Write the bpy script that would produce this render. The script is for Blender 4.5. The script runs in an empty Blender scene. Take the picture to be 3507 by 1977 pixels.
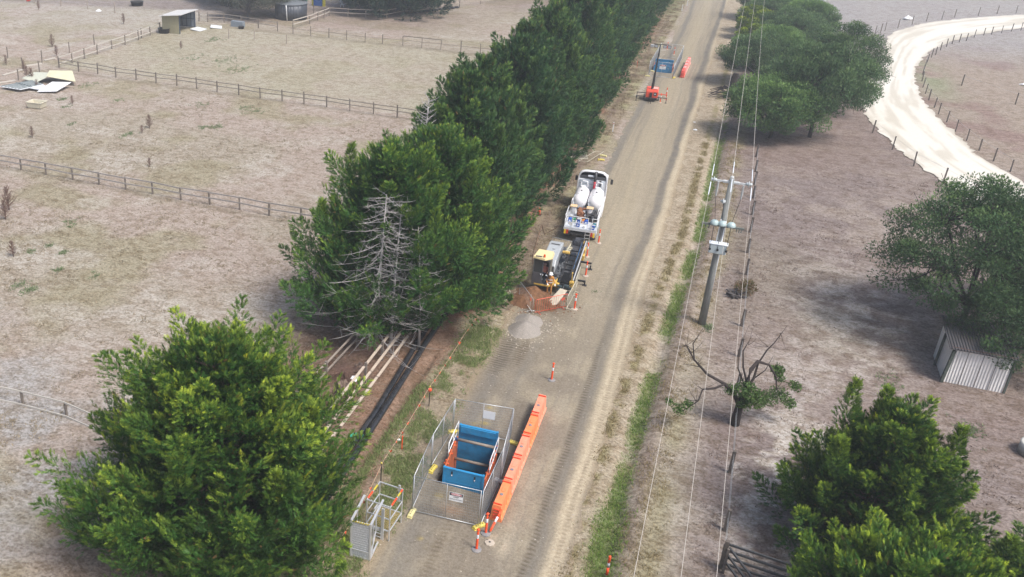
import bpy, math, random
import numpy as np
from mathutils import Vector, Matrix
rad = math.radians
sc = bpy.context.scene
C = sc.collection

# ------------------------------------------------------------------ camera
F_PX, PPX, PPY, CAM_H = 3085.0, 1232.0, 876.0, 28.0
PITCH, YAW, ROLL = rad(24.7), rad(21.9), rad(1.6)
_d = np.array([-math.sin(YAW)*math.cos(PITCH), math.cos(YAW)*math.cos(PITCH), -math.sin(PITCH)])
_r0 = np.array([math.cos(YAW), math.sin(YAW), 0.0]); _u0 = np.cross(_r0, _d)
_r = math.cos(ROLL)*_r0 + math.sin(ROLL)*_u0
_u = -math.sin(ROLL)*_r0 + math.cos(ROLL)*_u0
cam = bpy.data.cameras.new('camera'); cam_o = bpy.data.objects.new('camera', cam); C.objects.link(cam_o)
cam.sensor_width = 36.0; cam.lens = F_PX/3507*36
cam.shift_x = (1753.5-PPX)/3507; cam.shift_y = (PPY-988.5)/3507
cam.clip_start = 0.5; cam.clip_end = 6000
M = Matrix(((_r[0], _u[0], -_d[0], 0), (_r[1], _u[1], -_d[1], 0), (_r[2], _u[2], -_d[2], CAM_H), (0, 0, 0, 1)))
cam_o.matrix_world = M
sc.camera = cam_o

# ------------------------------------------------------------------ world, sun, exposure
SUN_EL, SUN_AZ = rad(57), rad(112)        # azimuth measured from +Y (along the road) towards +X
w = bpy.data.worlds.new('World'); sc.world = w; w.use_nodes = True
nt = w.node_tree; nt.nodes.clear()
sky = nt.nodes.new('ShaderNodeTexSky'); sky.sky_type = 'NISHITA'; sky.sun_disc = False
sky.sun_elevation = SUN_EL; sky.sun_rotation = SUN_AZ; sky.dust_density = 4.0; sky.air_density = 1.0; sky.ozone_density = 1.0
bg = nt.nodes.new('ShaderNodeBackground'); bg.inputs[1].default_value = 0.105
ow = nt.nodes.new('ShaderNodeOutputWorld')
nt.links.new(sky.outputs[0], bg.inputs[0]); nt.links.new(bg.outputs[0], ow.inputs[0])
sun = bpy.data.lights.new('sun', 'SUN'); sun.energy = 2.25; sun.angle = rad(17); sun.color = (1.0, 0.965, 0.92)
sun_o = bpy.data.objects.new('sun', sun); C.objects.link(sun_o)
sdir = Vector((math.sin(SUN_AZ)*math.cos(SUN_EL), math.cos(SUN_AZ)*math.cos(SUN_EL), math.sin(SUN_EL)))
sun_o.rotation_euler = sdir.to_track_quat('Z', 'Y').to_euler(); sun_o.location = (60, 40, 90)
sc.view_settings.view_transform = 'Standard'; sc.view_settings.look = 'None'
sc.view_settings.exposure = 0.86; sc.view_settings.gamma = 1.0
sc.render.engine = 'CYCLES'
sc.cycles.max_bounces = 6; sc.cycles.volume_bounces = 1; sc.cycles.transparent_max_bounces = 8
sc.cycles.caustics_reflective = False; sc.cycles.caustics_refractive = False

# ------------------------------------------------------------------ helpers
GAIN = 1.30
def lin(c):
    c = c/255.0
    return c/12.92 if c <= 0.04045 else ((c+0.055)/1.055)**2.4
def S(r, g, b, k=1.0):                    # colour seen in the photograph -> surface colour
    return tuple(min(0.85, lin(v)/GAIN*k) for v in (r, g, b))
def G(px, py, z=0.0):                     # measured point of the photograph -> metres on the plane at height z
    v = _r*(px-PPX) - _u*(py-PPY) + _d*F_PX
    t = (z-CAM_H)/v[2]
    return (float(v[0]*t), float(v[1]*t), z)

def _h(ix, iy, seed):
    n = (ix.astype(np.int64)*374761393 + iy.astype(np.int64)*668265263 + seed*1442695041) & 0x7fffffff
    n = ((n ^ (n >> 13))*1274126177) & 0x7fffffff
    return ((n ^ (n >> 16)) & 0xffff)/65535.0
def vnoise(x, y, seed=0):
    x = np.asarray(x, float); y = np.asarray(y, float)
    ix = np.floor(x); iy = np.floor(y); fx = x-ix; fy = y-iy
    fx = fx*fx*(3-2*fx); fy = fy*fy*(3-2*fy)
    a = _h(ix, iy, seed); b = _h(ix+1, iy, seed); c = _h(ix, iy+1, seed); d = _h(ix+1, iy+1, seed)
    return (a*(1-fx)+b*fx)*(1-fy)+(c*(1-fx)+d*fx)*fy
def fbm(x, y, sc_=1.0, seed=0, oct=4):
    x = np.asarray(x, float)*sc_; y = np.asarray(y, float)*sc_
    s = 0; a = 0.5; t = 0
    for i in range(oct):
        s = s + a*vnoise(x, y, seed+i*17); t += a; a *= 0.5; x = x*2.03+11.3; y = y*2.03+5.7
    return s/t
def sm(a, b, x):
    t = np.clip((np.asarray(x, float)-a)/(b-a), 0, 1); return t*t*(3-2*t)

def tagk(o, label=None, cat=None, group=None, kind=None):
    if label: o['label'] = label
    if cat: o['category'] = cat
    if group: o['group'] = group
    if kind: o['kind'] = kind
    return o
def thing(name, label, cat, loc=(0, 0, 0), rz=0.0, group=None):
    o = bpy.data.objects.new(name, None); C.objects.link(o); o.empty_display_size = 0.3
    o.location = loc; o.rotation_euler = (0, 0, rz)
    return tagk(o, label, cat, group)
def copy_tree(o, parent=None):
    c = o.copy(); C.objects.link(c); c.parent = parent
    for ch in list(o.children): copy_tree(ch, c)
    return c
def again(o, label, loc, rz=None, scale=None):
    c = copy_tree(o); c['label'] = label; c.location = loc
    if rz is not None: c.rotation_euler = (0, 0, rz)
    if scale is not None: c.scale = (scale,)*3 if not isinstance(scale, tuple) else scale
    return c

class MB:
    """collects shapes into ONE mesh"""
    def __init__(s): s.v = []; s.f = []
    def add(s, vs, fs):
        n = len(s.v); s.v.extend([tuple(v) for v in vs]); s.f.extend([tuple(i+n for i in f) for f in fs]); return s
    def box(s, c, d, rot=None):
        x, y, z = d[0]/2, d[1]/2, d[2]/2
        vs = [Vector(p) for p in ((-x,-y,-z),(x,-y,-z),(x,y,-z),(-x,y,-z),(-x,-y,z),(x,-y,z),(x,y,z),(-x,y,z))]
        if rot is not None: vs = [rot @ v for v in vs]
        vs = [v+Vector(c) for v in vs]
        return s.add(vs, [(0,3,2,1),(4,5,6,7),(0,1,5,4),(1,2,6,5),(2,3,7,6),(3,0,4,7)])
    def cbox(s, c, d, b=0.03, rot=None):          # box with bevelled edges
        x, y, z = d[0]/2, d[1]/2, d[2]/2; b = min(b, x*.9, y*.9, z*.9)
        vs = []
        for zz, ins in ((-z, b), (-z+b, 0), (z-b, 0), (z, b)):
            X, Y = x-ins, y-ins
            cc = max(b*0.6, 0.001)
            vs += [(-X+cc,-Y,zz),(X-cc,-Y,zz),(X,-Y+cc,zz),(X,Y-cc,zz),(X-cc,Y,zz),(-X+cc,Y,zz),(-X,Y-cc,zz),(-X,-Y+cc,zz)]
        fs = [tuple(range(7,-1,-1)), tuple(range(24,32))]
        for k in range(3):
            for i in range(8): fs.append((k*8+i, k*8+(i+1)%8, k*8+8+(i+1)%8, k*8+8+i))
        vs = [Vector(v) for v in vs]
        if rot is not None: vs = [rot @ v for v in vs]
        return s.add([v+Vector(c) for v in vs], fs)
    def beam(s, p0, p1, wd, ht, roll=0):
        p0 = Vector(p0); p1 = Vector(p1); d = p1-p0; L = d.length
        if L < 1e-6: return s
        q = d.to_track_quat('Y', 'Z').to_matrix()
        if roll: q = q @ Matrix.Rotation(roll, 3, 'Y')
        return s.box((p0+p1)/2, (wd, L, ht), q)
    def tube(s, pts, rs, n=8, caps=True):
        pts = [Vector(p) for p in pts]; m = len(pts)
        if not hasattr(rs, '__len__'): rs = [rs]*m
        base = len(s.v); up = Vector((0.13, 0.21, 1)).normalized()
        for i, p in enumerate(pts):
            d = (pts[min(i+1, m-1)]-pts[max(i-1, 0)])
            d = d.normalized() if d.length > 1e-9 else Vector((0, 0, 1))
            a = d.cross(up)
            if a.length < 0.15: a = d.cross(Vector((1, 0.1, 0)))
            a.normalize(); b = d.cross(a)
            for k in range(n):
                t = 2*math.pi*k/n
                s.v.append(tuple(p+(a*math.cos(t)+b*math.sin(t))*rs[i]))
        for i in range(m-1):
            for k in range(n):
                s.f.append((base+i*n+k, base+i*n+(k+1)%n, base+(i+1)*n+(k+1)%n, base+(i+1)*n+k))
        if caps:
            s.f.append(tuple(base+k for k in range(n-1, -1, -1))); s.f.append(tuple(base+(m-1)*n+k for k in range(n)))
        return s
    def lathe(s, prof, n=16, c=(0, 0, 0), axis='Z', capb=True, capt=True, ph=0.0):
        base = len(s.v)
        for r, z in prof:
            for k in range(n):
                t = 2*math.pi*k/n+ph
                p = (r*math.cos(t), r*math.sin(t), z)
                if axis == 'Y': p = (p[0], p[2], p[1])
                if axis == 'X': p = (p[2], p[0], p[1])
                s.v.append((p[0]+c[0], p[1]+c[1], p[2]+c[2]))
        for i in range(len(prof)-1):
            for k in range(n):
                s.f.append((base+i*n+k, base+i*n+(k+1)%n, base+(i+1)*n+(k+1)%n, base+(i+1)*n+k))
        if capb: s.f.append(tuple(base+k for k in range(n-1, -1, -1)))
        if capt: s.f.append(tuple(base+(len(prof)-1)*n+k for k in range(n)))
        return s
    def prism(s, poly, a, b, axis='Z'):            # extrude a 2-D outline
        n = len(poly); base = len(s.v)
        for h in (a, b):
            for p in poly:
                s.v.append({'Z': (p[0], p[1], h), 'Y': (p[0], h, p[1]), 'X': (h, p[0], p[1])}[axis])
        s.f.append(tuple(base+i for i in range(n-1, -1, -1))); s.f.append(tuple(base+n+i for i in range(n)))
        for i in range(n): s.f.append((base+i, base+(i+1)%n, base+n+(i+1)%n, base+n+i))
        return s
    def build(s, name, m, parent=None, smooth=False, loc=None, fixn=False):
        me = bpy.data.meshes.new(name); me.from_pydata(s.v, [], s.f)
        me.materials.append(m)
        if smooth: me.shade_smooth()
        if fixn:
            import bmesh
            b = bmesh.new(); b.from_mesh(me); bmesh.ops.recalc_face_normals(b, faces=b.faces); b.to_mesh(me); b.free()
        o = bpy.data.objects.new(name, me); C.objects.link(o)
        if parent is not None: o.parent = parent
        if loc is not None: o.location = loc
        return o

def np_mesh(name, V, Fidx, nper, m, attr=None, smooth=False):
    """V (n,3) float, Fidx flat loop indices, nper verts per face"""
    me = bpy.data.meshes.new(name); nf = len(Fidx)//nper
    me.vertices.add(len(V)); me.vertices.foreach_set('co', np.ascontiguousarray(V, np.float32).ravel())
    me.loops.add(len(Fidx)); me.loops.foreach_set('vertex_index', np.ascontiguousarray(Fidx, np.int32))
    me.polygons.add(nf); me.polygons.foreach_set('loop_start', np.arange(0, nf*nper, nper, dtype=np.int32))
    me.update(calc_edges=True)
    if attr is not None:
        for k, col in attr.items():
            a = me.color_attributes.new(k, 'FLOAT_COLOR', 'POINT')
            buf = np.ones((len(V), 4), np.float32); buf[:, :col.shape[1]] = col
            a.data.foreach_set('color', buf.ravel())
    me.materials.append(m)
    if smooth: me.shade_smooth()
    return me

# ------------------------------------------------------------------ materials
def nodes(m): m.use_nodes = True; return m.node_tree
_mc = {}
def mat(name, col, rough=0.6, metal=0.0, var=0.12, scale=5.0, bump=0.0, dirt=0.0, dirtcol=(0.20, 0.15, 0.11), stretch=None, bscale=None):
    if name in _mc: return _mc[name]
    m = bpy.data.materials.new(name); t = nodes(m); N = t.nodes; L = t.links
    P = N['Principled BSDF']; P.inputs['Roughness'].default_value = rough; P.inputs['Metallic'].default_value = metal
    tc = N.new('ShaderNodeTexCoord'); src = tc.outputs['Object']
    if stretch:
        mp = N.new('ShaderNodeMapping'); mp.inputs['Scale'].default_value = stretch; L.new(src, mp.inputs[0]); src = mp.outputs[0]
    n1 = N.new('ShaderNodeTexNoise'); n1.inputs['Scale'].default_value = scale; n1.inputs['Detail'].default_value = 6; n1.inputs['Roughness'].default_value = 0.65
    L.new(src, n1.inputs['Vector'])
    mx = N.new('ShaderNodeMix'); mx.data_type = 'RGBA'; mx.inputs['A'].default_value = (*[max(0, c*(1-var)) for c in col], 1); mx.inputs['B'].default_value = (*[min(1, c*(1+var)) for c in col], 1)
    cr = N.new('ShaderNodeMapRange'); cr.inputs['From Min'].default_value = 0.3; cr.inputs['From Max'].default_value = 0.7
    L.new(n1.outputs['Fac'], cr.inputs['Value']); L.new(cr.outputs['Result'], mx.inputs['Factor'])
    out = mx.outputs['Result']
    if dirt > 0:
        n2 = N.new('ShaderNodeTexNoise'); n2.inputs['Scale'].default_value = scale*0.55; n2.inputs['Detail'].default_value = 9; n2.inputs['Roughness'].default_value = 0.75
        L.new(src, n2.inputs['Vector'])
        r2 = N.new('ShaderNodeMapRange'); r2.inputs['From Min'].default_value = 0.48; r2.inputs['From Max'].default_value = 0.72; r2.inputs['To Max'].default_value = dirt
        L.new(n2.outputs['Fac'], r2.inputs['Value'])
        m2 = N.new('ShaderNodeMix'); m2.data_type = 'RGBA'; m2.inputs['B'].default_value = (*dirtcol, 1)
        L.new(r2.outputs['Result'], m2.inputs['Factor']); L.new(out, m2.inputs['A']); out = m2.outputs['Result']
    L.new(out, P.inputs['Base Color'])
    if bump > 0:
        b = N.new('ShaderNodeBump'); b.inputs['Strength'].default_value = 1.0; b.inputs['Distance'].default_value = bump
        nb = n1
        if bscale:
            nb = N.new('ShaderNodeTexNoise'); nb.inputs['Scale'].default_value = bscale; nb.inputs['Detail'].default_value = 5; L.new(src, nb.inputs['Vector'])
        L.new(nb.outputs['Fac'], b.inputs['Height']); L.new(b.outputs[0], P.inputs['Normal'])
    _mc[name] = m; return m

def leaf_mat(name, trans=0.28, rough=0.55, var=0.25):
    m = bpy.data.materials.new(name); t = nodes(m); N = t.nodes; L = t.links
    P = N['Principled BSDF']; P.inputs['Roughness'].default_value = rough; P.inputs['Specular IOR Level'].default_value = 0.25
    a = N.new('ShaderNodeAttribute'); a.attribute_name = 'tone'
    L.new(a.outputs['Color'], P.inputs['Base Color'])
    tr = N.new('ShaderNodeBsdfTranslucent'); L.new(a.outputs['Color'], tr.inputs['Color'])
    mx = N.new('ShaderNodeMixShader'); mx.inputs[0].default_value = trans
    L.new(P.outputs[0], mx.inputs[1]); L.new(tr.outputs[0], mx.inputs[2]); L.new(mx.outputs[0], N['Material Output'].inputs['Surface'])
    return m
def rib_mat(name, col, per, axis=0, rough=0.5, metal=0.0, dirt=0.3, amp=0.02, dirtcol=(0.2, 0.16, 0.13)):
    """sheet metal with corrugations along one object axis"""
    m = mat(name, col, rough, metal, 0.08, 1.5, 0, dirt, dirtcol); t = m.node_tree; N = t.nodes; L = t.links
    tc = N.new('ShaderNodeTexCoord'); sp = N.new('ShaderNodeSeparateXYZ'); L.new(tc.outputs['Object'], sp.inputs[0])
    mu = N.new('ShaderNodeMath'); mu.operation = 'MULTIPLY'; mu.inputs[1].default_value = 2*math.pi/per; L.new(sp.outputs[axis], mu.inputs[0])
    si = N.new('ShaderNodeMath'); si.operation = 'SINE'; L.new(mu.outputs[0], si.inputs[0])
    b = N.new('ShaderNodeBump'); b.inputs['Distance'].default_value = amp; L.new(si.outputs[0], b.inputs['Height']); L.new(b.outputs[0], N['Principled BSDF'].inputs['Normal'])
    return m

# ================================================================== GROUND
def swale_x(y): return np.interp(y, [0, 32, 39, 46, 60, 72, 88, 110, 240], [-1.2, -1.15, -1.05, -0.85, -0.3, 0.4, 0.5, 0.9, 2.6])
PIT = [(-9.32, -6.98, 33.95, 37.45), (-9.75, -7.0, 130.6, 134.6)]
def mixc(a, b, t): t = np.asarray(t)[..., None]; return a*(1-t)+b*t
def ground_colour(x, y):
    n1 = fbm(x, y, 0.07, 3, 4); n2 = fbm(x, y, 0.3, 9, 4); n3 = fbm(x, y, 1.3, 21, 4); n4 = fbm(x, y, 0.16, 77, 5)
    c = np.zeros(x.shape+(3,))+np.array(S(184, 170, 152))
    olive = np.array(S(172, 160, 132)); pink = np.array(S(189, 171, 157)); pale = np.array(S(206, 194, 181)); yel = np.array(S(188, 178, 155))
    c = mixc(c, pink, sm(0.40, 0.62, n1)); c = mixc(c, olive, sm(0.5, 0.68, n4)*0.8); c = mixc(c, pale, sm(0.52, 0.75, n2)*0.55)
    c = mixc(c, yel, sm(93, 96, y)*(1-sm(128, 131, y))*sm(-84, -80, x)*(1-sm(-24, -18, x))*(0.3+0.6*n2))
    c = mixc(c, np.array(S(198, 190, 182)), sm(100, 150, y)*sm(-80, -86, x)*0.6)
    # bare patches near the lower left
    c = mixc(c, np.array(S(184, 176, 170)), sm(0.35, 0.6, n2)*(1-sm(31, 36, y+0.4*(x+30)))*sm(-20, -24, x)*0.9)
    # right-hand paddock: greyish purple brown with pale bare blotches
    right = sm(0.6, 3.0, x-0.1*n2*10+0.4)
    rc = mixc(np.zeros_like(c)+np.array(S(160, 143, 134)), np.array(S(150, 134, 128)), sm(0.42, 0.66, n4))
    rc = mixc(rc, np.array(S(176, 160, 148)), sm(0.5, 0.7, n2)*0.7)
    bl = np.exp(-(((x-11)/4.5)**2+((y-62)/9)**2))+np.exp(-(((x-7.0)/2.6)**2+((y-42)/8)**2))+0.8*np.exp(-(((x-5.2)/1.6)**2+((y-36)/7)**2))
    rc = mixc(rc, np.array(S(208, 196, 186)), np.clip(bl*1.1, 0, 1)*sm(0.45, 0.54, n3*0.65+n2*0.35))
    rc = mixc(rc, np.array(S(150, 138, 112)), sm(0.5, 0.7, n1)*0.35)
    # beyond the pale gravel road
    far = sm(20, 24, x)*sm(95, 110, y)
    rc = mixc(rc, np.array(S(176, 158, 142)), far*0.9); rc = mixc(rc, np.array(S(150, 118, 112)), far*sm(0.55, 0.7, n4)*0.6)
    rc = mixc(rc, np.array(S(178, 172, 170)), sm(150, 185, y)*0.8)
    c = mixc(c, rc, right)
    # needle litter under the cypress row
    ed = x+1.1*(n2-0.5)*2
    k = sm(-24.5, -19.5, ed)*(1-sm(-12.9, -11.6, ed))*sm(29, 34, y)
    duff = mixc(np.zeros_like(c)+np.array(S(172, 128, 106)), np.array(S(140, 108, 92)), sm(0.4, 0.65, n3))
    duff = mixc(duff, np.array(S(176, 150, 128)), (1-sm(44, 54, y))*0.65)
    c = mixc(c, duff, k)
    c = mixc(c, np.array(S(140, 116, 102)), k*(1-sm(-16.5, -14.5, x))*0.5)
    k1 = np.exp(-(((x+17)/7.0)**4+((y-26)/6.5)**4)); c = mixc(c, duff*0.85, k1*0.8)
    for cx, cy, R, a in ((-59, 154, 17, .85), (-31, 189, 22, .9), (9, 104, 11, .6), (3, 100, 8, .55), (14, 118, 12, .5), (18, 66, 9, .55), (3, 150, 10, .6), (-76, 140, 8, .6), (17, 53.5, 5.5, .75), (11.5, 31, 9, .6), (3.8, 45.2, 1.6, .7)):  # tree litter plus shade under the crowns, painted as darker ground
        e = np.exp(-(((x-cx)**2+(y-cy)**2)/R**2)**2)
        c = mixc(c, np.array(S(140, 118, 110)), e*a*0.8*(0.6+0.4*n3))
    # left verge between litter and road
    v = sm(-12.9, -12.0, ed)*(1-sm(-10.4, -9.6, x))
    vc = mixc(np.zeros_like(c)+np.array(S(168, 150, 126)), np.array(S(186, 172, 140)), sm(0.4, 0.65, n2))
    vc = mixc(vc, np.array(S(150, 132, 118)), sm(0.5, 0.7, n3)*0.6)
    c = mixc(c, vc, v*0.9)
    # rut line on the left verge
    c = mixc(c, np.array(S(120, 96, 78)), np.exp(-((x+13.15-0.01*(y-30))/0.16)**2)*(1-sm(44, 48, y))*0.8)
    c = mixc(c, np.array(S(132, 112, 100)), np.exp(-((x+11.55+0.3*(n2-.5))/0.35)**2)*sm(44, 60, y)*(0.4+0.5*n3))
    # green grass
    gr = np.array(S(118, 132, 74)); gr2 = np.array(S(140, 144, 92))
    gm = np.exp(-((x+11.3)/0.9)**4)*(1-sm(43, 48, y))*sm(26, 29, y)*sm(0.38, 0.55, n2*0.5+n3*0.5)
    gm = np.maximum(gm, 0.9*np.exp(-((x+12.9-0.02*(y-30))/0.28)**2)*(1-sm(40, 44, y)))
    gm = np.maximum(gm, 0.8*np.exp(-((x+10.25)/0.3)**2)*(1-sm(44, 50, y))*sm(30, 32, y)*sm(0.4, 0.55, n2))
    gm = np.maximum(gm, sm(178, 186, y)*np.exp(-((x+13)/2.5)**4)*0.9)
    gm = np.maximum(gm, 0.5*sm(60, 66, y)*np.exp(-((x+10.6)/0.6)**2)*sm(0.42, 0.6, n2))
    c = mixc(c, mixc(np.zeros_like(c)+gr, gr2, sm(.35, .65, n3)), gm*0.62)
    # right verge: sandy shoulder, yellow-green tufts, green swale, eroded bank
    sx = swale_x(y)
    c = mixc(c, np.array(S(190, 172, 148)), sm(-3.2, -2.5, x)*(1-sm(-0.55, -0.1, x-sx))*0.9)
    tuf = np.exp(-((x-sx+1.3+0.25*(n2-.5))/0.30)**4)*sm(0.34, 0.46, n3)
    c = mixc(c, np.array(S(150, 138, 92)), tuf*0.75)
    g2 = np.exp(-((x-sx)/0.42)**4)*sm(0.3, 0.48, n2*0.7+0.3*n3)*(1-sm(96, 112, y)*0.7)
    wide = np.exp(-(((x+1.1)/0.75)**4+((y-33.2)/2.6)**4)); g2 = np.maximum(g2, wide)
    c = mixc(c, mixc(np.zeros_like(c)+np.array(S(104, 126, 60)), gr2, sm(.35, .65, n3)), g2*0.85)
    bk = np.exp(-((x-sx-0.9)/0.5)**2)
    c = mixc(c, np.array(S(142, 122, 112)), bk*(0.35+0.55*n3))
    c = mixc(c, np.array(S(160, 148, 108)), np.exp(-((x-sx-1.9)/0.6)**2)*sm(0.4, 0.6, n2)*0.6)
    # gentle fence-line dirt and grass tracks
    for yy, w_ in ((60.0, 0.35), (92.3, 0.45), (129.2, 0.8)):
        c = mixc(c, np.array(S(146, 132, 112)), np.exp(-((y-yy-0.2*(n3-.5))/w_)**2)*sm(-20, -24, x)*(0.25+0.6*n3)*(x > -82))
    # verge of the curved gravel road
    gd = np.exp(-(((x-26.5)/2.2)**2+((y-146)/13)**2)); c = mixc(c, np.array(S(150, 160, 122)), gd*sm(.35, .55, n2)*0.7)
    # dark bare yard, top left
    c = mixc(c, np.array(S(150, 135, 130)), sm(134, 138, y-0.25*(x+100))*sm(-60, -92, x)*0.7*(0.5+n2))
    # spoil around the pits and the work site
    for cx, cy, rx, ry in ((-8.1, 35.6, 2.0, 2.6), (-8.6, 55.5, 2.4, 3.2)):
        c = mixc(c, np.array(S(132, 112, 92)), np.exp(-(((x-cx)/rx)**4+((y-cy)/ry)**4))*(0.45+0.5*n3))
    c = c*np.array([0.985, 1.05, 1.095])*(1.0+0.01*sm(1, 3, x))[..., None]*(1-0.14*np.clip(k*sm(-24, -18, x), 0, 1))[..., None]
    return np.clip(c, 0.01, 0.85)
def ground_z(x, y):
    z = 0.09*(fbm(x, y, 0.35, 5, 3)-0.5)+0.06*(fbm(x, y, 1.6, 8, 3)-0.5)
    sx = swale_x(y)
    z = z-0.30*np.exp(-((x-sx)/0.45)**2)*(y < 120)+0.16*np.exp(-((x-sx-1.0)/0.5)**2)*(fbm(x, y, 1.5, 31, 3)*1.3)
    z = z-0.12*np.exp(-((x+13.15)/0.25)**2)*(y < 45)
    calm = sm(-11.2, -10.4, x)*(1-sm(-2.2, -1.7, x)); calm = np.maximum(calm, 0)
    return z*(1-calm)-0.012
def lines(segs):
    out = []
    for a, b, st in segs: out += list(np.arange(a, b-1e-6, st))
    out.append(segs[-1][1]); return out
def sheet(name, xs, ys, m, zf, cf, holes=(), warp=None, label=None):
    xs = np.array(sorted(set([round(float(v), 4) for v in xs]+[h for q in holes for h in q[:2]])))
    ys = np.array(sorted(set([round(float(v), 4) for v in ys]+[h for q in holes for h in q[2:]])))
    X, Y = np.meshgrid(xs, ys); nx, ny = len(xs), len(ys)
    i, j = np.meshgrid(np.arange(nx-1), np.arange(ny-1)); a = (j*nx+i)
    mx_, my_ = (xs[:-1]+xs[1:])/2, (ys[:-1]+ys[1:])/2; MX, MY = np.meshgrid(mx_, my_)
    keep = np.ones(MX.shape, bool)
    for q in holes: keep &= ~((MX > q[0]) & (MX < q[1]) & (MY > q[2]) & (MY < q[3]))
    a = a[keep]; F = np.stack([a, a+1, a+nx+1, a+nx], -1).ravel()
    if warp: X, Y = warp(X, Y)
    Z = zf(X, Y); V = np.stack([X, Y, Z], -1).reshape(-1, 3)
    me = np_mesh(name, V, F, 4, m, {'zone': (lambda q: q.reshape(-1, q.shape[-1]))(cf(X, Y))}, smooth=True)
    o = bpy.data.objects.new(name, me); C.objects.link(o); o['kind'] = 'structure'; return o

def soil_mat(name, tuft=0.5, fine=0.3, gravel=0.0, bump=0.03, dark=(0.62, 0.56, 0.48), rough=0.95, tread=False):
    m = bpy.data.materials.new(name); t = nodes(m); N = t.nodes; L = t.links; P = N['Principled BSDF']
    P.inputs['Roughness'].default_value = rough; P.inputs['Specular IOR Level'].default_value = 0.15
    a = N.new('ShaderNodeAttribute'); a.attribute_name = 'zone'
    tc = N.new('ShaderNodeTexCoord'); src = tc.outputs['Object']
    def noise(s, det=6, ro=0.6, off=0, sx=1.0):
        mp = N.new('ShaderNodeMapping'); mp.inputs['Location'].default_value = (off, off*1.7, 0); mp.inputs['Scale'].default_value = (sx, 1, 1); L.new(src, mp.inputs[0])
        n = N.new('ShaderNodeTexNoise'); n.inputs['Scale'].default_value = s; n.inputs['Detail'].default_value = det; n.inputs['Roughness'].default_value = ro
        L.new(mp.outputs[0], n.inputs['Vector']); return n.outputs['Fac']
    def rng(v, a_, b_, lo=0.0, hi=1.0):
        r = N.new('ShaderNodeMapRange'); r.interpolation_type = 'SMOOTHSTEP'
        for k, q in (('From Min', a_), ('From Max', b_), ('To Min', lo), ('To Max', hi)): r.inputs[k].default_value = q
        L.new(v, r.inputs['Value']); return r.outputs['Result']
    def mul(colr, fac, c2):
        q = N.new('ShaderNodeMix'); q.data_type = 'RGBA'; q.blend_type = 'MULTIPLY'; L.new(fac, q.inputs['Factor']); L.new(colr, q.inputs['A']); q.inputs['B'].default_value = (*c2, 1); return q.outputs['Result']
    nA = noise(1.7, 8, 0.72, 3.1, 0.7); nB = noise(0.55, 5, 0.6, 8.3); nC = noise(9.0, 5, 0.7, 1.1); nD = noise(34.0, 3, 0.6, 2.2)
    col = a.outputs['Color']
    # dark dead tufts, denser where nB is high
    sub = N.new('ShaderNodeMath'); sub.operation = 'MULTIPLY_ADD'; L.new(nB, sub.inputs[0]); sub.inputs[1].default_value = 0.35; L.new(nA, sub.inputs[2])
    col = mul(col, rng(sub.outputs[0], 0.60, 0.80, 0, tuft), dark)
    nE = noise(6.0, 5, 0.7, 5.9, 0.8)
    col = mul(col, rng(nE, 0.50, 0.60, 0, tuft*0.95), (0.60, 0.57, 0.52))
    col = mul(col, rng(nE, 0.48, 0.38, 0, min(1.0, tuft*1.1)), (1.24, 1.24, 1.25))
    col = mul(col, rng(nC, 0.40, 0.68, 0, fine), (0.55, 0.52, 0.48))
    sc2 = N.new('ShaderNodeMix'); sc2.data_type = 'RGBA'; sc2.blend_type = 'SCREEN' if False else 'MIX'
    L.new(rng(nC, 0.52, 0.30, 0, fine*0.6), sc2.inputs['Factor']); L.new(col, sc2.inputs['A'])
    br = N.new('ShaderNodeMix'); br.data_type = 'RGBA'; br.blend_type = 'MULTIPLY'; br.inputs['Factor'].default_value = 1; L.new(a.outputs['Color'], br.inputs['A']); br.inputs['B'].default_value = (1.3, 1.28, 1.24, 1)
    L.new(br.outputs['Result'], sc2.inputs['B']); col = sc2.outputs['Result']
    if tread:
        sp = N.new('ShaderNodeSeparateXYZ'); L.new(src, sp.inputs[0]); m1 = N.new('ShaderNodeMath'); m1.operation = 'MULTIPLY_ADD'; L.new(noise(0.9, 2, 0.5, 4.4), m1.inputs[0]); m1.inputs[1].default_value = 9.0
        m2 = N.new('ShaderNodeMath'); m2.operation = 'MULTIPLY'; m2.inputs[1].default_value = 24.0; L.new(sp.outputs[1], m2.inputs[0]); L.new(m2.outputs[0], m1.inputs[2])
        m3 = N.new('ShaderNodeMath'); m3.operation = 'SINE'; L.new(m1.outputs[0], m3.inputs[0]); m4 = N.new('ShaderNodeMath'); m4.operation = 'MULTIPLY'; L.new(rng(m3.outputs[0], -0.2, 0.6), m4.inputs[0]); L.new(a.outputs['Alpha'], m4.inputs[1])
        col = mul(col, m4.outputs[0], (0.62, 0.58, 0.52))
    if gravel > 0:
        col = mul(col, rng(nD, 0.45, 0.7, 0, gravel), (0.55, 0.54, 0.53))
    L.new(col, P.inputs['Base Color'])
    ad = N.new('ShaderNodeMath'); ad.operation = 'MULTIPLY_ADD'; L.new(nC, ad.inputs[0]); ad.inputs[1].default_value = 0.5; L.new(nA, ad.inputs[2])
    b = N.new('ShaderNodeBump'); b.inputs['Distance'].default_value = bump; b.inputs['Strength'].default_value = 1.0
    L.new(ad.outputs[0], b.inputs['Height']); L.new(b.outputs[0], P.inputs['Normal'])
    return m
M_ground = soil_mat('dry_grass_soil', 0.82, 0.42, 0.25, 0.14)
M_road = soil_mat('dirt_road', 0.32, 0.42, 0.6, 0.03, (0.76, 0.73, 0.69), tread=True)
M_gravel = soil_mat('pale_gravel', 0.10, 0.10, 0.12, 0.01, (0.9, 0.88, 0.85))
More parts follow.
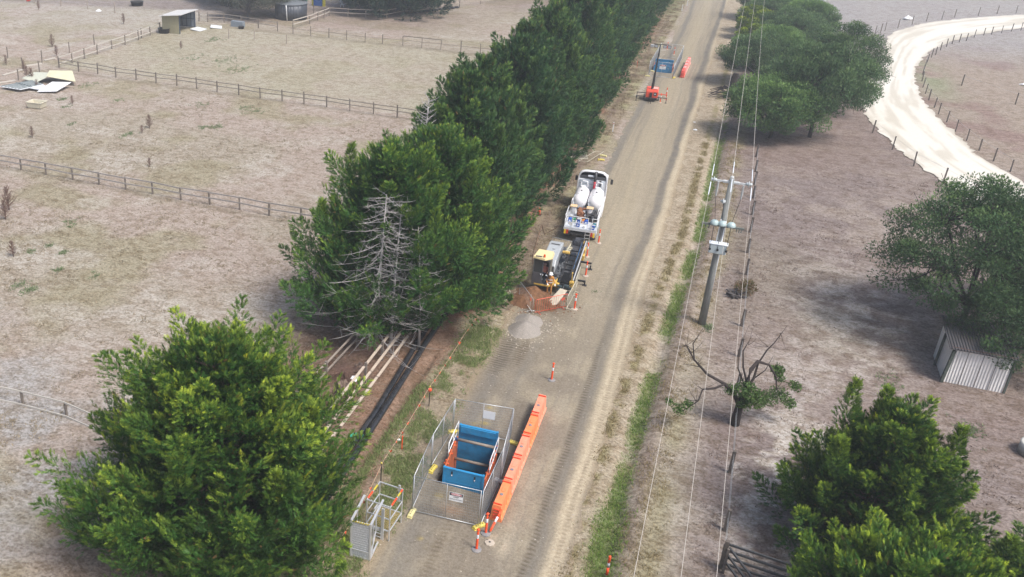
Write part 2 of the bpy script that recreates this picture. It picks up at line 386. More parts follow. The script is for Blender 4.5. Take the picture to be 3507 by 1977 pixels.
gx = lines([(-2600, -400, 400), (-400, -150, 25), (-150, -24, 0.5), (-24, 12, 0.22), (12, 62, 0.45), (62, 150, 8), (150, 2600, 350)])
gy = lines([(-2600, -200, 400), (-200, 0, 25), (0, 20, 2), (20, 64, 0.24), (64, 112, 0.36), (112, 240, 0.7), (240, 400, 10), (400, 2600, 300)])
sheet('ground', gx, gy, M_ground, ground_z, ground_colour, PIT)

def road_colour(x, y):
    w_ = x+0.5*(fbm(y*0.12, y*0+2, 1, 4, 3)-0.5)+0.15*(fbm(x, y, 0.8, 14, 2)-0.5)
    st = fbm(w_*2.6, y*0.05, 1.0, 41, 4); st2 = fbm(w_*9, y*0.12, 1.0, 43, 3); n = fbm(x, y, 0.6, 51, 4); nb = fbm(x, y, 2.0, 53, 4)
    c = np.zeros(x.shape+(3,))+np.array(S(176, 163, 139))
    c = mixc(c, np.array(S(156, 146, 128)), sm(0.45, 0.65, st)); c = mixc(c, np.array(S(190, 178, 152)), sm(0.5, 0.7, st2)*0.5)
    c = mixc(c, np.array(S(160, 150, 132)), 0.3+0*x); c = mixc(c, np.array(S(186, 174, 152)), np.exp(-((w_+5.2)/0.35)**2)*0.45*(0.4+nb))
    damp = (1-sm(44, 62, y))*sm(0.3, 0.6, n)*(1-sm(-4.6, -3.8, w_))
    c = mixc(c, np.array(S(146, 135, 119)), damp*0.8)
    c = mixc(c, np.array(S(124, 119, 111)), np.exp(-((w_-np.interp(y, [0, 50, 90, 130, 200], [-4.0, -3.95, -3.3, -3.5, -2.9]))/0.36)**4)*(0.62+0.3*sm(50, 95, y))*(0.6+0.6*nb))
    c = mixc(c, np.array(S(134, 130, 122)), np.exp(-((w_+8.2-0.04*(y-40))/0.4)**2)*(1-sm(48, 66, y))*0.35*(0.4+nb))
    c = mixc(c, np.array(S(132, 128, 120)), np.exp(-((w_+8.5-0.3*np.sin(y*0.05))/0.45)**2)*sm(62, 90, y)*(0.45+0.5*nb))
    c = mixc(c, np.array(S(138, 132, 122)), np.exp(-((w_+9.3)/0.45)**2)*(1-sm(50, 64, y))*0.75*(0.4+nb))
    c = mixc(c, np.array(S(216, 200, 170)), np.exp(-((w_-np.interp(y, [0, 50, 90, 200], [-3.0, -3.0, -2.55, -2.2]))/0.42)**4)*(0.9*(0.6+0.5*nb)))
    c = mixc(c, np.array(S(186, 173, 146)), np.exp(-((w_+6.1)/0.9)**2)*sm(50, 80, y)*0.6)
    c = mixc(c, np.array(S(122, 108, 90)), np.exp(-(((x+8.3)/1.7)**4+((y-55.3)/2.6)**4))*(0.4+0.6*nb))
    c = mixc(c, np.array(S(116, 106, 96)), np.exp(-(((x+7.0)/0.55)**4+((y-36.8)/5.0)**4))*0.55)  # barrier row's shadow painted as a dark strip on its left
    c = mixc(c, np.array(S(120, 110, 94)), np.exp(-(((x+8.2)/1.55)**4+((y-33.0)/1.2)**4))*0.55*(.5+nb))
    # yellow-brown fringe on both edges
    e = np.minimum(x+10.35, -2.2-x); c = mixc(c, np.array(S(170, 152, 124)), (1-sm(0.0, 0.6, e))*0.8)
    # pale chippings spill, surveyor's yellow paint
    c = mixc(c, np.array(S(224, 204, 176)), np.exp(-(((x+5.55)/0.42)**2+((y-31.1+0.5*(x+5.5))/0.36)**2)*1.3)*sm(0.3, 0.5, nb)*1.0)
    for px_, py_ in ((-8.6, 29.9), (-8.2, 29.6), (-9.0, 39.3), (-9.1, 41.5), (-8.7, 41.2), (-8.9, 33.1), (-8.5, 39.6)):
        c = mixc(c, np.array(S(186, 164, 70)), np.exp(-(((x-px_)/0.22)**2+((y-py_)/0.09)**2))*sm(0.35, 0.5, nb)*0.85)
    c = mixc(c, np.array(S(190, 140, 100)), np.exp(-(((x+8.0)/0.5)**2+((y-32.3)/0.35)**2))*0.4)
    tr = np.exp(-(((x+9.4)/0.55)**4+((y-47.2)/2.6)**4))+0.9*np.exp(-(((x+8.4)/0.35)**4+((y-47.6)/1.6)**4))+0.8*np.exp(-((w_+4.15)/0.17)**4)*(1-sm(46, 56, y))+0.5*np.exp(-((w_+2.95)/0.13)**4)*(1-sm(60, 80, y))+0.6*np.exp(-(((x+7.9)/.2)**4+((y-29.5)/2)**4))
    c = mixc(c, np.array(S(128, 118, 104)), np.clip(tr, 0, 1)*0.4); c = c*np.array([0.95, 0.97, 1.01])
    return np.concatenate([np.clip(c, 0.01, 0.85), np.clip(tr, 0, 1)[..., None]], -1)
def road_warp(X, Y):
    l = np.clip((-8.0-X)/2.4, 0, 1); r = np.clip((X+3.9)/1.5, 0, 1)
    return X+l*(fbm(Y*1.3, Y*0+7, 1, 61, 4)-0.5)*0.9+r*(fbm(Y*1.1, Y*0+3, 1, 63, 4)-0.5)*0.9+l*sm(60, 80, Y)*1.2, Y
rz = lambda X, Y: 0.004+0.010*fbm(X*4, Y*0.6, 1, 66, 3)*0+0.018*sm(0.45, 0.7, fbm(X*3.0, Y*0.15, 1, 67, 3))*(1-sm(-2.6, -1.9, X))
sheet('road', lines([(-10.4, -2.35, 0.09)]), lines([(-40, 24, 4), (24, 70, 0.22), (70, 140, 0.5), (140, 420, 2)]), M_road, rz, road_colour, [(-9.32, -6.98, 33.95, 37.45), (-9.75, -7.0, 130.6, 134.6)], road_warp)

# curved pale gravel road (strip between two measured edges)
LE = [(19.6, 60), (21.5, 88), (19.5, 100.4), (17.9, 107.2), (16.4, 117.1), (16.3, 128.7), (19.2, 144.4), (22.2, 163.4), (25.0, 180.2), (31.2, 195.1), (40.5, 207.4), (52.5, 219.7), (75, 240), (120, 270)]
RE = [(42, 62), (34, 85), (26.5, 103.9), (25.2, 113.4), (23.9, 123.9), (23.8, 136.1), (24.7, 148.2), (26.8, 158.5), (30.7, 171.2), (36.8, 184.4), (48.9, 201.6), (58, 211), (80, 226), (120, 250)]
LE[0] = (30, 66); LE[1] = (23.5, 88)
def spline(P_, n):
    P_ = np.array(P_, float); t = np.linspace(0, len(P_)-1.001, n); i = t.astype(int); f = (t-i)[:, None]
    p0 = P_[np.clip(i-1, 0, len(P_)-1)]; p1 = P_[i]; p2 = P_[np.clip(i+1, 0, len(P_)-1)]; p3 = P_[np.clip(i+2, 0, len(P_)-1)]
    return 0.5*((2*p1)+(-p0+p2)*f+(2*p0-5*p1+4*p2-p3)*f**2+(-p0+3*p1-3*p2+p3)*f**3)
nL = 420; A = spline(LE, nL); B = spline(RE, nL); K = 26
tt = np.linspace(0, 1, K)[None, :, None]; X3 = A[:, None, :]*(1-tt)+B[:, None, :]*tt
u_ = np.arange(nL)[:, None]+0*tt[..., 0]; tv = tt[..., 0]+0*u_
edge = (1-sm(0, 0.08, tv))+sm(0.92, 1, tv)
X3[..., 0] += edge*(fbm(u_*0.35, tv*3, 1, 71, 4)-0.5)*1.0
cw = fbm(tv*11, u_*0.04, 1, 73, 4); cc = mixc(np.zeros(tv.shape+(3,))+np.array(S(229, 225, 214)), np.array(S(207, 201, 187)), sm(0.44, 0.66, cw))
cc = mixc(cc, np.array(S(196, 186, 170)), np.clip(edge*0.6+np.exp(-((tv-0.12)/0.05)**2)*0.35, 0, 1)*sm(0.3, 0.5, fbm(u_*.3, tv*8, 1, 75, 4)))
Vg = np.concatenate([X3, np.full(tv.shape+(1,), 0.055)], -1).reshape(-1, 3)
ii, jj = np.meshgrid(np.arange(K-1), np.arange(nL-1)); a_ = jj*K+ii
me = np_mesh('gravel_road', Vg, np.stack([a_, a_+1, a_+K+1, a_+K], -1).ravel(), 4, M_gravel, {'zone': cc.reshape(-1, 3)}, True)
o = bpy.data.objects.new('gravel_road', me); C.objects.link(o); o['kind'] = 'structure'

# pits: walls and floor of bare soil
M_clay = mat('pit_clay', S(112, 84, 66), 0.95, 0, 0.35, 3.0, 0.08)
for q in PIT:
    x0, x1, y0, y1 = q; mb = MB(); D = -1.45
    n = 9
    rng_ = random.Random(5)
    ring = [(x0+(x1-x0)*k/n, y0) for k in range(n)]+[(x1, y0+(y1-y0)*k/n) for k in range(n)]+[(x1-(x1-x0)*k/n, y1) for k in range(n)]+[(x0, y1-(y1-y0)*k/n) for k in range(n)]
    rings = []
    for z in (0.012, -0.3, -0.6, -0.9, -1.2, D):
        rings.append([(p[0]+(0 if z > 0 else rng_.uniform(-.06, .06)), p[1]+(0 if z > 0 else rng_.uniform(-.06, .06)), z) for p in ring])
    V = [v for r_ in rings for v in r_]; m_ = len(ring); F = []
    for a in range(5):
        for k in range(m_): F.append((a*m_+k, (a+1)*m_+k, (a+1)*m_+(k+1) % m_, a*m_+(k+1) % m_))
    F.append(tuple(5*m_+k for k in range(m_)))
    mb.add(V, F); o = mb.build('excavation_pit', M_clay); o['kind'] = 'structure'

# ================================================================== SHARED MATERIALS
M_or = mat('fluoro_orange', (0.80, 0.085, 0.022), 0.45, 0, 0.06, 4, 0, 0.12, (0.5, 0.2, 0.12))
M_refl = mat('reflective_white', (0.72, 0.76, 0.80), 0.35, 0, 0.05)
M_rub = mat('grey_rubber', (0.20, 0.195, 0.20), 0.85, 0, 0.2, 8, 0.003, 0.4, (0.32, 0.28, 0.23))
M_dusty = mat('dusty_rubber', S(196, 184, 168), 0.9, 0, 0.15, 8, 0, 0.3)
M_galv = mat('galvanised_steel', (0.50, 0.52, 0.54), 0.42, 0.55, 0.12, 6)
M_white = mat('white_paint', (0.78, 0.79, 0.80), 0.4, 0, 0.04, 3, 0, 0.14, (0.5, 0.47, 0.42))
M_alu = mat('bare_aluminium', (0.66, 0.67, 0.68), 0.38, 0.5, 0.08, 5)
M_yel = mat('yellow_plastic', S(226, 206, 96), 0.55, 0, 0.1, 6, 0, 0.3, S(190, 170, 120))
M_pyel = mat('pale_yellow_plastic', S(232, 222, 160), 0.55, 0, 0.1, 6, 0, 0.3, S(200, 190, 150))
M_black = mat('black_steel', (0.028, 0.029, 0.032), 0.5, 0.2, 0.25, 6, 0, 0.25, (0.12, 0.10, 0.08))
M_dgrey = mat('dark_grey_steel', (0.10, 0.105, 0.115), 0.5, 0.3, 0.25, 6, 0, 0.3, (0.2, 0.17, 0.13))
M_wood = mat('weathered_wood', S(176, 164, 152), 0.9, 0, 0.2, 5, 0.01, 0.3, S(130, 116, 104), stretch=(6, 1, 6))
M_wood2 = mat('grey_post_wood', S(138, 128, 118), 0.9, 0, 0.25, 8, 0.01, 0.3, S(100, 88, 80))
M_palewood = mat('pale_timber', S(206, 190, 172), 0.9, 0, 0.12, 5, 0.005, 0.35, S(160, 136, 118))
M_pink = mat('faded_orange_plastic', (0.84, 0.28, 0.17), 0.5, 0, 0.08, 2, 0, 0.35, (0.84, 0.40, 0.30))
M_orp = mat('orange_plastic', (0.84, 0.24, 0.09), 0.45, 0, 0.08, 2, 0, 0.35, (0.84, 0.36, 0.2))
M_rust = mat('rusty_steel', S(150, 100, 70), 0.85, 0, 0.3, 6, 0.004, 0.5, S(90, 62, 48))
M_glass = mat('tinted_glass', (0.03, 0.035, 0.04), 0.08, 0, 0.1)
M_grayp = mat('pale_grey_plastic', S(196, 198, 198), 0.5, 0, 0.08)

def text_mesh(s, size, m, parent, loc, rot, name='lettering', ext=0.002, bold=0.0):
    cu = bpy.data.curves.new(name, 'FONT'); cu.body = s; cu.size = size; cu.align_x = 'CENTER'; cu.align_y = 'CENTER'; cu.extrude = ext; cu.offset = bold
    to = bpy.data.objects.new(name, cu); C.objects.link(to)
    bpy.context.view_layer.update()
    me = bpy.data.meshes.new_from_object(to.evaluated_get(bpy.context.evaluated_depsgraph_get()))
    bpy.data.objects.remove(to); me.materials.clear(); me.materials.append(m)
    o = bpy.data.objects.new(name, me); C.objects.link(o); o.parent = parent; o.location = loc; o.rotation_euler = rot; return o

# ================================================================== BOLLARDS
def make_bollard(label):
    t = thing('traffic_bollard', label, 'bollard', group='orange T-top traffic bollards around the works')
    MB().lathe([(0.225, 0.0), (0.235, 0.015), (0.225, 0.045), (0.13, 0.07), (0.07, 0.085)], 8, ph=math.pi/8).build('base', M_rub, t)
    MB().lathe([(0.062, 0.07), (0.058, 0.10), (0.054, 0.64), (0.052, 0.66)], 12).lathe([(0.05, 0.86), (0.052, 0.88), (0.050, 0.98), (0.036, 1.02), (0.03, 1.06)], 12).build('post', M_or, t, True)
    MB().lathe([(0.053, 0.655), (0.055, 0.66), (0.054, 0.86), (0.052, 0.865)], 12).build('reflective_band', M_refl, t, True)
    mb = MB().lathe([(0.03, 1.05), (0.055, 1.08), (0.062, 1.12), (0.045, 1.17), (0.02, 1.18)], 12); mb.cbox((0, 0, 1.12), (0.17, 0.05, 0.05), 0.015)
    mb.build('handle', M_or, t, True)
    return t
boll = make_bollard('orange traffic bollard standing alone on the road beyond the long orange barrier row')
boll.location = (-6.1, 45.4, 0)
BL = [(-6.3, 30.3, 'nearest orange traffic bollard on a dark grey base, beside the loose round base'),
      (-6.2, 31.45, 'orange traffic bollard at the near fence corner with a fallen tube leaning behind it'),
      (-6.8, 66.7, 'orange traffic bollard at the rear right corner of the white tanker truck'),
      (-7.2, 63.7, 'orange traffic bollard beside the rear end of the drilling rig'),
      (-6.7, 60.3, 'orange traffic bollard beside the middle outrigger of the drilling rig'),
      (-6.5, 54.8, 'orange traffic bollard in front of the white crowd barrier near the drilling rig'),
      (-9.1, 147.1, 'farthest orange traffic bollard, behind the far fenced pit'),
      (-7.8, 143.8, 'orange traffic bollard behind the middle of the far fenced pit'),
      (-6.6, 141.6, 'orange traffic bollard at the far end of the far barrier row'),
      (-6.6, 127.8, 'orange traffic bollard at the near right corner of the far pit fence'),
      (-6.4, 116.8, 'orange traffic bollard right of the red lighting tower trailer'),
      (-6.8, 113.5, 'orange traffic bollard at the near right jack of the lighting tower')]
for i, (x, y, l) in enumerate(BL):
    b = again(boll, l, (x, y, 0), rz=i*0.7)
    for ch in b.children:
        if ch.name.startswith('base') and y > 50: ch.data = ch.data.copy() if i == 2 else ch.data
dusty = None
for o in list(C.objects):
    if o.name.startswith('base') and o.parent and o.parent.name.startswith('traffic_bollard') and o.parent.location.y > 50:
        if dusty is None: dusty = boll.children[0].data.copy(); dusty.materials.clear(); dusty.materials.append(M_dusty)
        o.data = dusty
# the fallen tube leaning at the corner
t = thing('delineator_tube', 'orange and white tube lying tilted between bollard and orange barrier', 'delineator post', (-6.02, 31.5, 0.0))
a, b = Vector((0, 0, 0.16)), Vector((0.22, 0.95, 0.72)); d = (b-a)
MB().tube([a, a+d*0.42], 0.052, 10).tube([a+d*0.66, b], 0.05, 10).build('post', M_or, t, True)
MB().tube([a+d*0.42, a+d*0.66], 0.053, 10).build('reflective_band', M_refl, t, True)
# loose base
t = thing('bollard_base', 'loose pale octagonal bollard base lying beside the nearest bollard', 'bollard base', (-5.88, 30.95, 0.0), 0.3)
MB().lathe([(0.22, 0.0), (0.235, 0.015), (0.22, 0.045), (0.07, 0.06)], 8).build('rubber_disc', M_dusty, t)
mb = MB().lathe([(0.05, 0.055), (0.05, 0.066)], 12); mb.box((-0.1, 0.13, 0.054), (0.09, 0.03, 0.02)); mb.build('socket', M_black, t)
# verge delineator without base
t = thing('verge_post', 'orange tube post with silver band in the grass at the bottom edge', 'delineator post', (-0.82, 31.2, -0.05), 0)
MB().tube([(0, 0, 0), (0.0, 0, 0.42)], [0.062, 0.058], 12).tube([(0, 0, 0.66), (0, 0, 0.98), (0, 0, 1.02)], [0.058, 0.058, 0.05], 12).build('post', M_or, t, True)
MB().tube([(0, 0, 0.42), (0, 0, 0.66)], 0.059, 12).build('reflective_band', M_galv, t, True)

# ================================================================== WATER-FILLED BARRIERS
def make_barrier(name, label, m, group, rm=None):
    t = thing(name, label, 'traffic barrier', group=group); L = 1.94
    ys = np.linspace(-L/2, L/2, 41); secs = []
    for y in ys:
        u = (y/(L/2)); rib = 0.5+0.5*math.cos(u*math.pi*5); k = 1-0.15*(rib > 0.5)*(abs(u) < 0.93); kt = 1.0-0.02*(rib > .5)
        top = 0.90-(0.035 if 0.74 < abs(u) < 0.93 else 0.0)-(0.02 if abs(u) < 0.36 else 0)
        w0, w1, w2 = 0.29, 0.27*k, 0.205*kt
        secs.append([(-w0, 0.0), (-w0, 0.13), (-w1+0.02, 0.2), (-0.22*k, 0.55), (-w2, 0.80), (-w2+0.03, top), (w2-0.03, top), (w2, 0.80), (0.22*k, 0.55), (w1-0.02, 0.2), (w0, 0.13), (w0, 0.0)])
    V = [(p[0], ys[i], p[1]) for i, s_ in enumerate(secs) for p in s_]; n = 12; F = []
    for i in range(len(ys)-1):
        for k in range(n): F.append((i*n+k, i*n+(k+1) % n, (i+1)*n+(k+1) % n, (i+1)*n+k))
    F += [tuple(range(n)), tuple(range((len(ys)-1)*n+n-1, (len(ys)-1)*n-1, -1))]
    mb = MB().add(V, F)
    rb = MB()
    for e in (-1, 1):                                       # ribbed ends
        for z in (0.2, 0.36, 0.52, 0.68):
            rb.cbox((0, e*(L/2+0.02), z), (0.34-0.12*z, 0.07, 0.075), 0.02)
        rb.cbox((0, e*(L/2-0.13), 0.90), (0.42, 0.055, 0.06), 0.012); rb.cbox((0, e*(L/2-0.03), 0.87), (0.34, 0.03, 0.06), 0.012)
    mb.cbox((0, 0.36, 0.895), (0.16, 0.5, 0.035), 0.012); mb.cbox((0, -0.50, 0.895), (0.2, 0.04, 0.03), 0.01)
    mb.build('body', m, t, fixn=True); rb.build('end_ribs', rm or mat('deep_orange', (0.62, 0.06, 0.018), 0.45), t)
    cap = MB().lathe([(0.085, 0.88), (0.085, 0.905), (0.06, 0.912)], 14, (0, -0.12, 0)); cap.box((0, -0.12, 0.917), (0.13, 0.022, 0.014)); cap.box((0, -0.12, 0.917), (0.022, 0.13, 0.014))
    cap.build('filler_cap', mat('cap_grey', (0.22, 0.21, 0.22), 0.6), t)
    return t
g = 'row of water-filled barriers beside the near fenced pit'
b1 = make_barrier('plastic_barrier', 'bright orange water-filled barrier at the near end of the row by the road', M_orp, g)
b1.location = (-6.02, 33.4, 0); b1.rotation_euler = (0, 0, 0.0)
b1b = make_barrier('plastic_barrier', 'faded salmon barrier, second from the near end of the row', M_pink, g); b1b.location = (-6.02, 35.38, 0)
again(b1b, 'faded salmon barrier in the middle of the near row of five', (-6.03, 37.36, 0), 0)
again(b1, 'orange barrier, fourth of the near row, beside the rear fence block', (-6.03, 39.34, 0), 0)
again(b1b, 'faded salmon barrier at the far end of the near row', (-6.04, 41.32, 0), 0)
M_red = mat('red_plastic', (0.72, 0.10, 0.07), 0.5, 0, 0.06, 2, 0, 0.3, (0.8, 0.4, 0.34))
M_wpk = mat('pale_red_plastic', (0.80, 0.36, 0.32), 0.5, 0, 0.06, 2, 0, 0.4, (0.82, 0.6, 0.55))
fg = 'row of water-filled barriers beside the far fenced pit'
p0, p1 = Vector(G(2336, 265)), Vector(G(2358, 193)); p0.x = -5.2
bf = make_barrier('plastic_barrier', 'red water-filled barrier at the near end of the far row', M_red, fg, M_red)
FX = [(-5.45, 129.6), (-5.42, 131.6), (-5.38, 133.6), (-5.35, 135.6), (-5.3, 137.6)]
bf.location = (*FX[0], 0)
bfw = make_barrier('plastic_barrier', 'pale pink barrier second in the far row', M_wpk, fg, M_red); bfw.location = (*FX[1], 0)
again(bfw, 'pale pink barrier in the middle of the far row', (*FX[2], 0)); again(bfw, 'pale pink barrier fourth in the far row', (*FX[3], 0)); again(bfw, 'pale pink barrier at the far end of the far row', (*FX[4], 0))

# ================================================================== TEMPORARY FENCES
def fence_panel(label, p, q, group, h=2.06, mid=(0.5,)):
    p = Vector((p[0], p[1], 0)); q = Vector((q[0], q[1], 0)); d = q-p; W = d.length
    t = thing('mesh_fence_panel', label, 'temporary fence', p, math.atan2(d.y, d.x), group)
    z0 = 0.10; f = MB()
    for x in (0.04, W-0.04): f.tube([(x, 0, 0.0), (x, 0, h)], 0.021, 8)
    for z in (z0, h-0.02): f.tube([(0.04, 0, z), (W-0.04, 0, z)], 0.018, 8)
    f.build('frame', M_galv, t, True)
    for m_ in mid: MB().tube([(W*m_, 0, z0), (W*m_, 0, h-0.02)], 0.015, 8).build('middle_stile', M_galv, t, True)
    w_ = MB(); r_ = 0.0022
    n = int(W/0.085)
    for i in range(1, n): w_.box((0.04+(W-0.08)*i/n, 0, (z0+h)/2), (2*r_, 2*r_, h-z0))
    n2 = 13
    for i in range(1, n2): w_.box((W/2, 0.002, z0+(h-z0)*i/n2), (W-0.08, 2*r_, 2*r_))
    w_.build('wire_mesh', mat('mesh_wire', (0.34, 0.37, 0.40), 0.5, 0.4), t)
    return t
def fence_block(label, x, y, rz, m=None, group='plastic feet of the temporary fences'):
    t = thing('fence_block', label, 'fence foot', (x, y, 0), rz, group)
    mb = MB(); mb.cbox((0, 0, 0.085), (0.62, 0.23, 0.15), 0.035); mb.cbox((0, 0, 0.155), (0.30, 0.15, 0.04), 0.015)
    mb.cbox((0.27, 0.0, 0.03), (0.14, 0.25, 0.06), 0.015); mb.cbox((-0.27, 0.0, 0.03), (0.14, 0.25, 0.06), 0.015)
    mb.build('body', m or M_yel, t)
    s = MB()
    for x_ in (-0.18, -0.06, 0.06, 0.18): s.lathe([(0.028, 0.15), (0.028, 0.178)], 8, (x_, 0, 0))
    s.build('post_socket', M_dgrey, t); return t
g1 = 'mesh fence panels around the near pit'
c_fl, c_ml, c_rl = (-9.72, 31.45), (-9.93, 34.85), (-9.86, 38.2); c_fr, c_mr, c_rr = (-6.6, 31.72), (-6.52, 35.2), (-6.85, 38.6)
fence_panel('front mesh fence panel of the near pit, carrying the danger sign', c_fl, c_fr, g1)
fence_panel('left near mesh fence panel beside the grass verge', c_fl, c_ml, g1, 2.0)
fence_panel('left rear mesh fence panel beside the grass verge', (c_ml[0], c_ml[1]+.05), c_rl, g1, 2.0)
fence_panel('rear mesh fence panel of the near pit, carrying a blank white board', c_rl, c_rr, g1)
fence_panel('right near mesh fence panel beside the orange barriers', (c_fr[0]+.05, c_fr[1]), c_mr, g1)
fence_panel('right rear mesh fence panel beside the orange barriers', (c_mr[0], c_mr[1]+.06), c_rr, g1)
fence_block('pale yellow fence foot at the front left corner of the near pit', -9.66, 31.3, 1.55, M_pyel)
fence_block('yellow fence foot halfway along the grass side of the near pit', -9.78, 34.75, 1.45)
fence_block('yellow fence foot at the rear left corner of the near pit', -9.75, 38.15, 0.5)
fence_block('yellow fence foot poking out between fence and orange barriers', -6.72, 38.5, -0.05)
fence_block('grey fence foot under the right fence against the orange barrier', -6.5, 35.2, -0.25, M_grayp)
fence_block('yellow fence foot at the front right corner beside the bollard', -6.58, 31.72, 0.95)
g2 = 'mesh fence panels around the far pit'
f_fl, f_fr, f_rr, f_rl = (-9.75, 127.3), (-6.55, 127.6), (-6.45, 141.0), (-9.7, 141.4)
def _m(a, b, t_): return (a[0]+(b[0]-a[0])*t_, a[1]+(b[1]-a[1])*t_)
fence_panel('front mesh fence panel of the far pit with its danger sign', f_fl, f_fr, g2)
fence_panel('rear mesh fence panel of the far pit', f_rl, f_rr, g2)
for k, nm in enumerate(('nearest', 'second', 'third', 'farthest')):
    fence_panel(nm+' mesh panel on the tree side of the far pit', _m(f_fl, f_rl, k/4), _m(f_fl, f_rl, (k+1)/4), g2, 2.0)
    fence_panel(nm+' mesh panel on the road side of the far pit', _m(f_fr, f_rr, k/4), _m(f_fr, f_rr, (k+1)/4), g2, 2.0)
fence_block('pale yellow fence foot at the near left corner of the far pit', -9.8, 127.2, 0.05, M_pyel)
fence_block('pale yellow fence foot on the tree side of the far pit', -9.6, 130.6, 0.1, M_pyel)
fence_block('yellow fence foot at the near right corner of the far pit', -6.45, 127.9, 1.3)
fence_block('pale yellow block lying on the verge ahead of the truck, farther of the pair', -9.85, 89.0, 0.0, M_pyel)
fence_block('yellow block lying on the verge ahead of the truck, nearer of the pair', -9.85, 87.6, 0.25)

# signs
M_sw = mat('sign_white', (0.78, 0.79, 0.80), 0.45, 0, 0.03); M_sk = mat('sign_black', (0.015, 0.015, 0.018), 0.4); M_sr = mat('sign_red', (0.55, 0.03, 0.05), 0.4)
def danger_sign(label, p, rz, sc_=1.0, words=True):
    t = thing('danger_sign', label, 'sign', p, rz, 'boards hung on the mesh fences'); t.scale = (sc_,)*3
    MB().box((0, 0, 0), (0.60, 0.006, 0.45)).build('board', M_sw, t)
    if words:
        MB().box((0, -0.005, 0.135), (0.57, 0.004, 0.15)).build('header', M_sk, t)
        for r1, r2, yy, m_ in ((0.245, 0.062, -0.009, M_sw), (0.23, 0.050, -0.012, M_sr)):
            MB().prism([(r1*math.cos(k*math.pi/12), 0.135+r2*math.sin(k*math.pi/12)) for k in range(24)], yy-0.001, yy+0.002, 'Y').build('oval', m_, t, fixn=True)
        text_mesh('DANGER', 0.085, M_sw, t, (0, -0.0145, 0.135), (math.pi/2, 0, 0), bold=0.002)
        text_mesh('DEEP', 0.10, M_sk, t, (0, -0.0055, -0.01), (math.pi/2, 0, 0)); text_mesh('EXCAVATION', 0.088, M_sk, t, (0, -0.0055, -0.13), (math.pi/2, 0, 0))
    return t
a_ = math.atan2(c_fr[1]-c_fl[1], c_fr[0]-c_fl[0])
danger_sign('white and black DANGER DEEP EXCAVATION board on the near fence', (-7.72, 31.59, 1.42), a_, 1.05)
danger_sign('blank white board back hung on the rear fence of the near pit', (-8.05, 38.42, 1.42), a_, 1.05, False)
danger_sign('DANGER DEEP EXCAVATION board on the far pit fence', (-8.05, 127.4, 1.45), a_, 1.35)

# ================================================================== TRENCH BOXES
M_blue = mat('blue_steel', S(50, 150, 206), 0.5, 0.0, 0.12, 3, 0.002, 0.65, S(44, 92, 124))
M_dblue = mat('blue_steel_dark', S(24, 70, 130), 0.5, 0.1)
M_orw = mat('orange_sheet', S(222, 120, 76), 0.6, 0, 0.25, 2.5, 0.002, 0.95, S(132, 88, 66))
M_orr = mat('orange_red_fitting', (0.7, 0.12, 0.03), 0.5)
M_conc = mat('pale_grey_pipe', S(150, 140, 128), 0.8, 0, 0.15, 4, 0, 0.4, S(110, 96, 82))
def trench_box(label, x, y, rz, W=1.98, Ln=3.1, zf=0.92, zr=1.32, rails=True):
    t = thing('trench_shield', label, 'trench shield', (x, y, 0), rz)
    for nm, yy, zt in (('front_panel', 0.0, zf), ('rear_panel', Ln, zr)):
        p = MB(); hh = zt+1.35
        p.box((0, yy, zt-hh/2), (W, 0.10, hh)); p.box((0, yy, zt-0.03), (W+0.02, 0.13, 0.05))
        for s_ in (-1, 1): p.box((s_*(W/2-0.04), yy, zt-hh/2), (0.09, 0.15, hh+0.03))
        for z_ in (zt-0.75,): p.box((0, yy, z_), (W-0.2, 0.115, 0.03))
        po = p.build(nm, M_blue, t)
        sl = MB(); sw = MB()
        for xx in (-W*0.28, W*0.28):
            sl.box((xx, yy-0.056, zt-0.28), (0.07, 0.02, 0.26)); sw.box((xx, yy-0.07, zt-0.36), (0.05, 0.016, 0.07))
        sl.build('lifting_slot', M_black, po); sw.build('lug', M_refl, po)
    MB().box((0, Ln-0.12, zr-0.20), (W*0.9, 0.06, 0.36)).build('upper_plate', M_blue, t) if rails else None
    for s_ in (-1, 1):
        q = MB(); q.box((s_*(W/2+0.02), Ln/2, -0.42), (0.05, Ln-0.2, 2.1))
        for k in range(16): q.box((s_*(W/2+0.02+0.02*(k % 2)), 0.2+k*(Ln-0.4)/15, -0.42), (0.05, 0.10, 2.08))
        q.build('side_sheet', M_orw, t)
        for yy in ((0.75, 1.6, 2.3) if rails else ()):
            f = MB(); f.tube([(s_*(W/2-0.07), yy, 0.55), (s_*(W/2+0.16), yy, 0.55)], 0.045, 8); f.tube([(s_*(W/2+0.06), yy-0.16, 0.55), (s_*(W/2+0.06), yy+0.16, 0.55)], 0.03, 8); f.box((s_*(W/2+0.06), yy, 0.62), (0.06, 0.06, 0.3)); f.build('clamp', M_orr, t)
        if rails:
            hk = MB(); hk.tube([(s_*(W/2-0.05), Ln-0.45, 0.72), (s_*(W/2+0.10), Ln-0.45, 0.72)], 0.06, 8); hk.box((s_*W/2, Ln-0.45, 0.66), (0.1, 0.14, 0.16)); hk.build('corner_bracket', M_dblue, t)
            rl = MB(); x_ = s_*(W/2+0.10); y0, y1 = (0.7, 2.7) if s_ > 0 else (1.3, 3.3)
            for z_ in (0.75, 1.35): rl.tube([(x_, y0, z_), (x_, y1, z_)], 0.022, 8)
            for yy in (y0, (y0+y1)/2, y1): rl.tube([(x_, yy, 0.4), (x_, yy, 1.35)], 0.02, 8)
            rl.build('guard_rail', M_white, t, True)
    for yy, zz in ((Ln-0.45, 0.70), (Ln-0.65, -0.35)) if rails else ((Ln-0.6, 0.3),):
        MB().tube([(-W/2+0.02, yy, zz), (W/2-0.02, yy, zz)], 0.075, 10).build('spreader', M_conc, t, True)
    return t
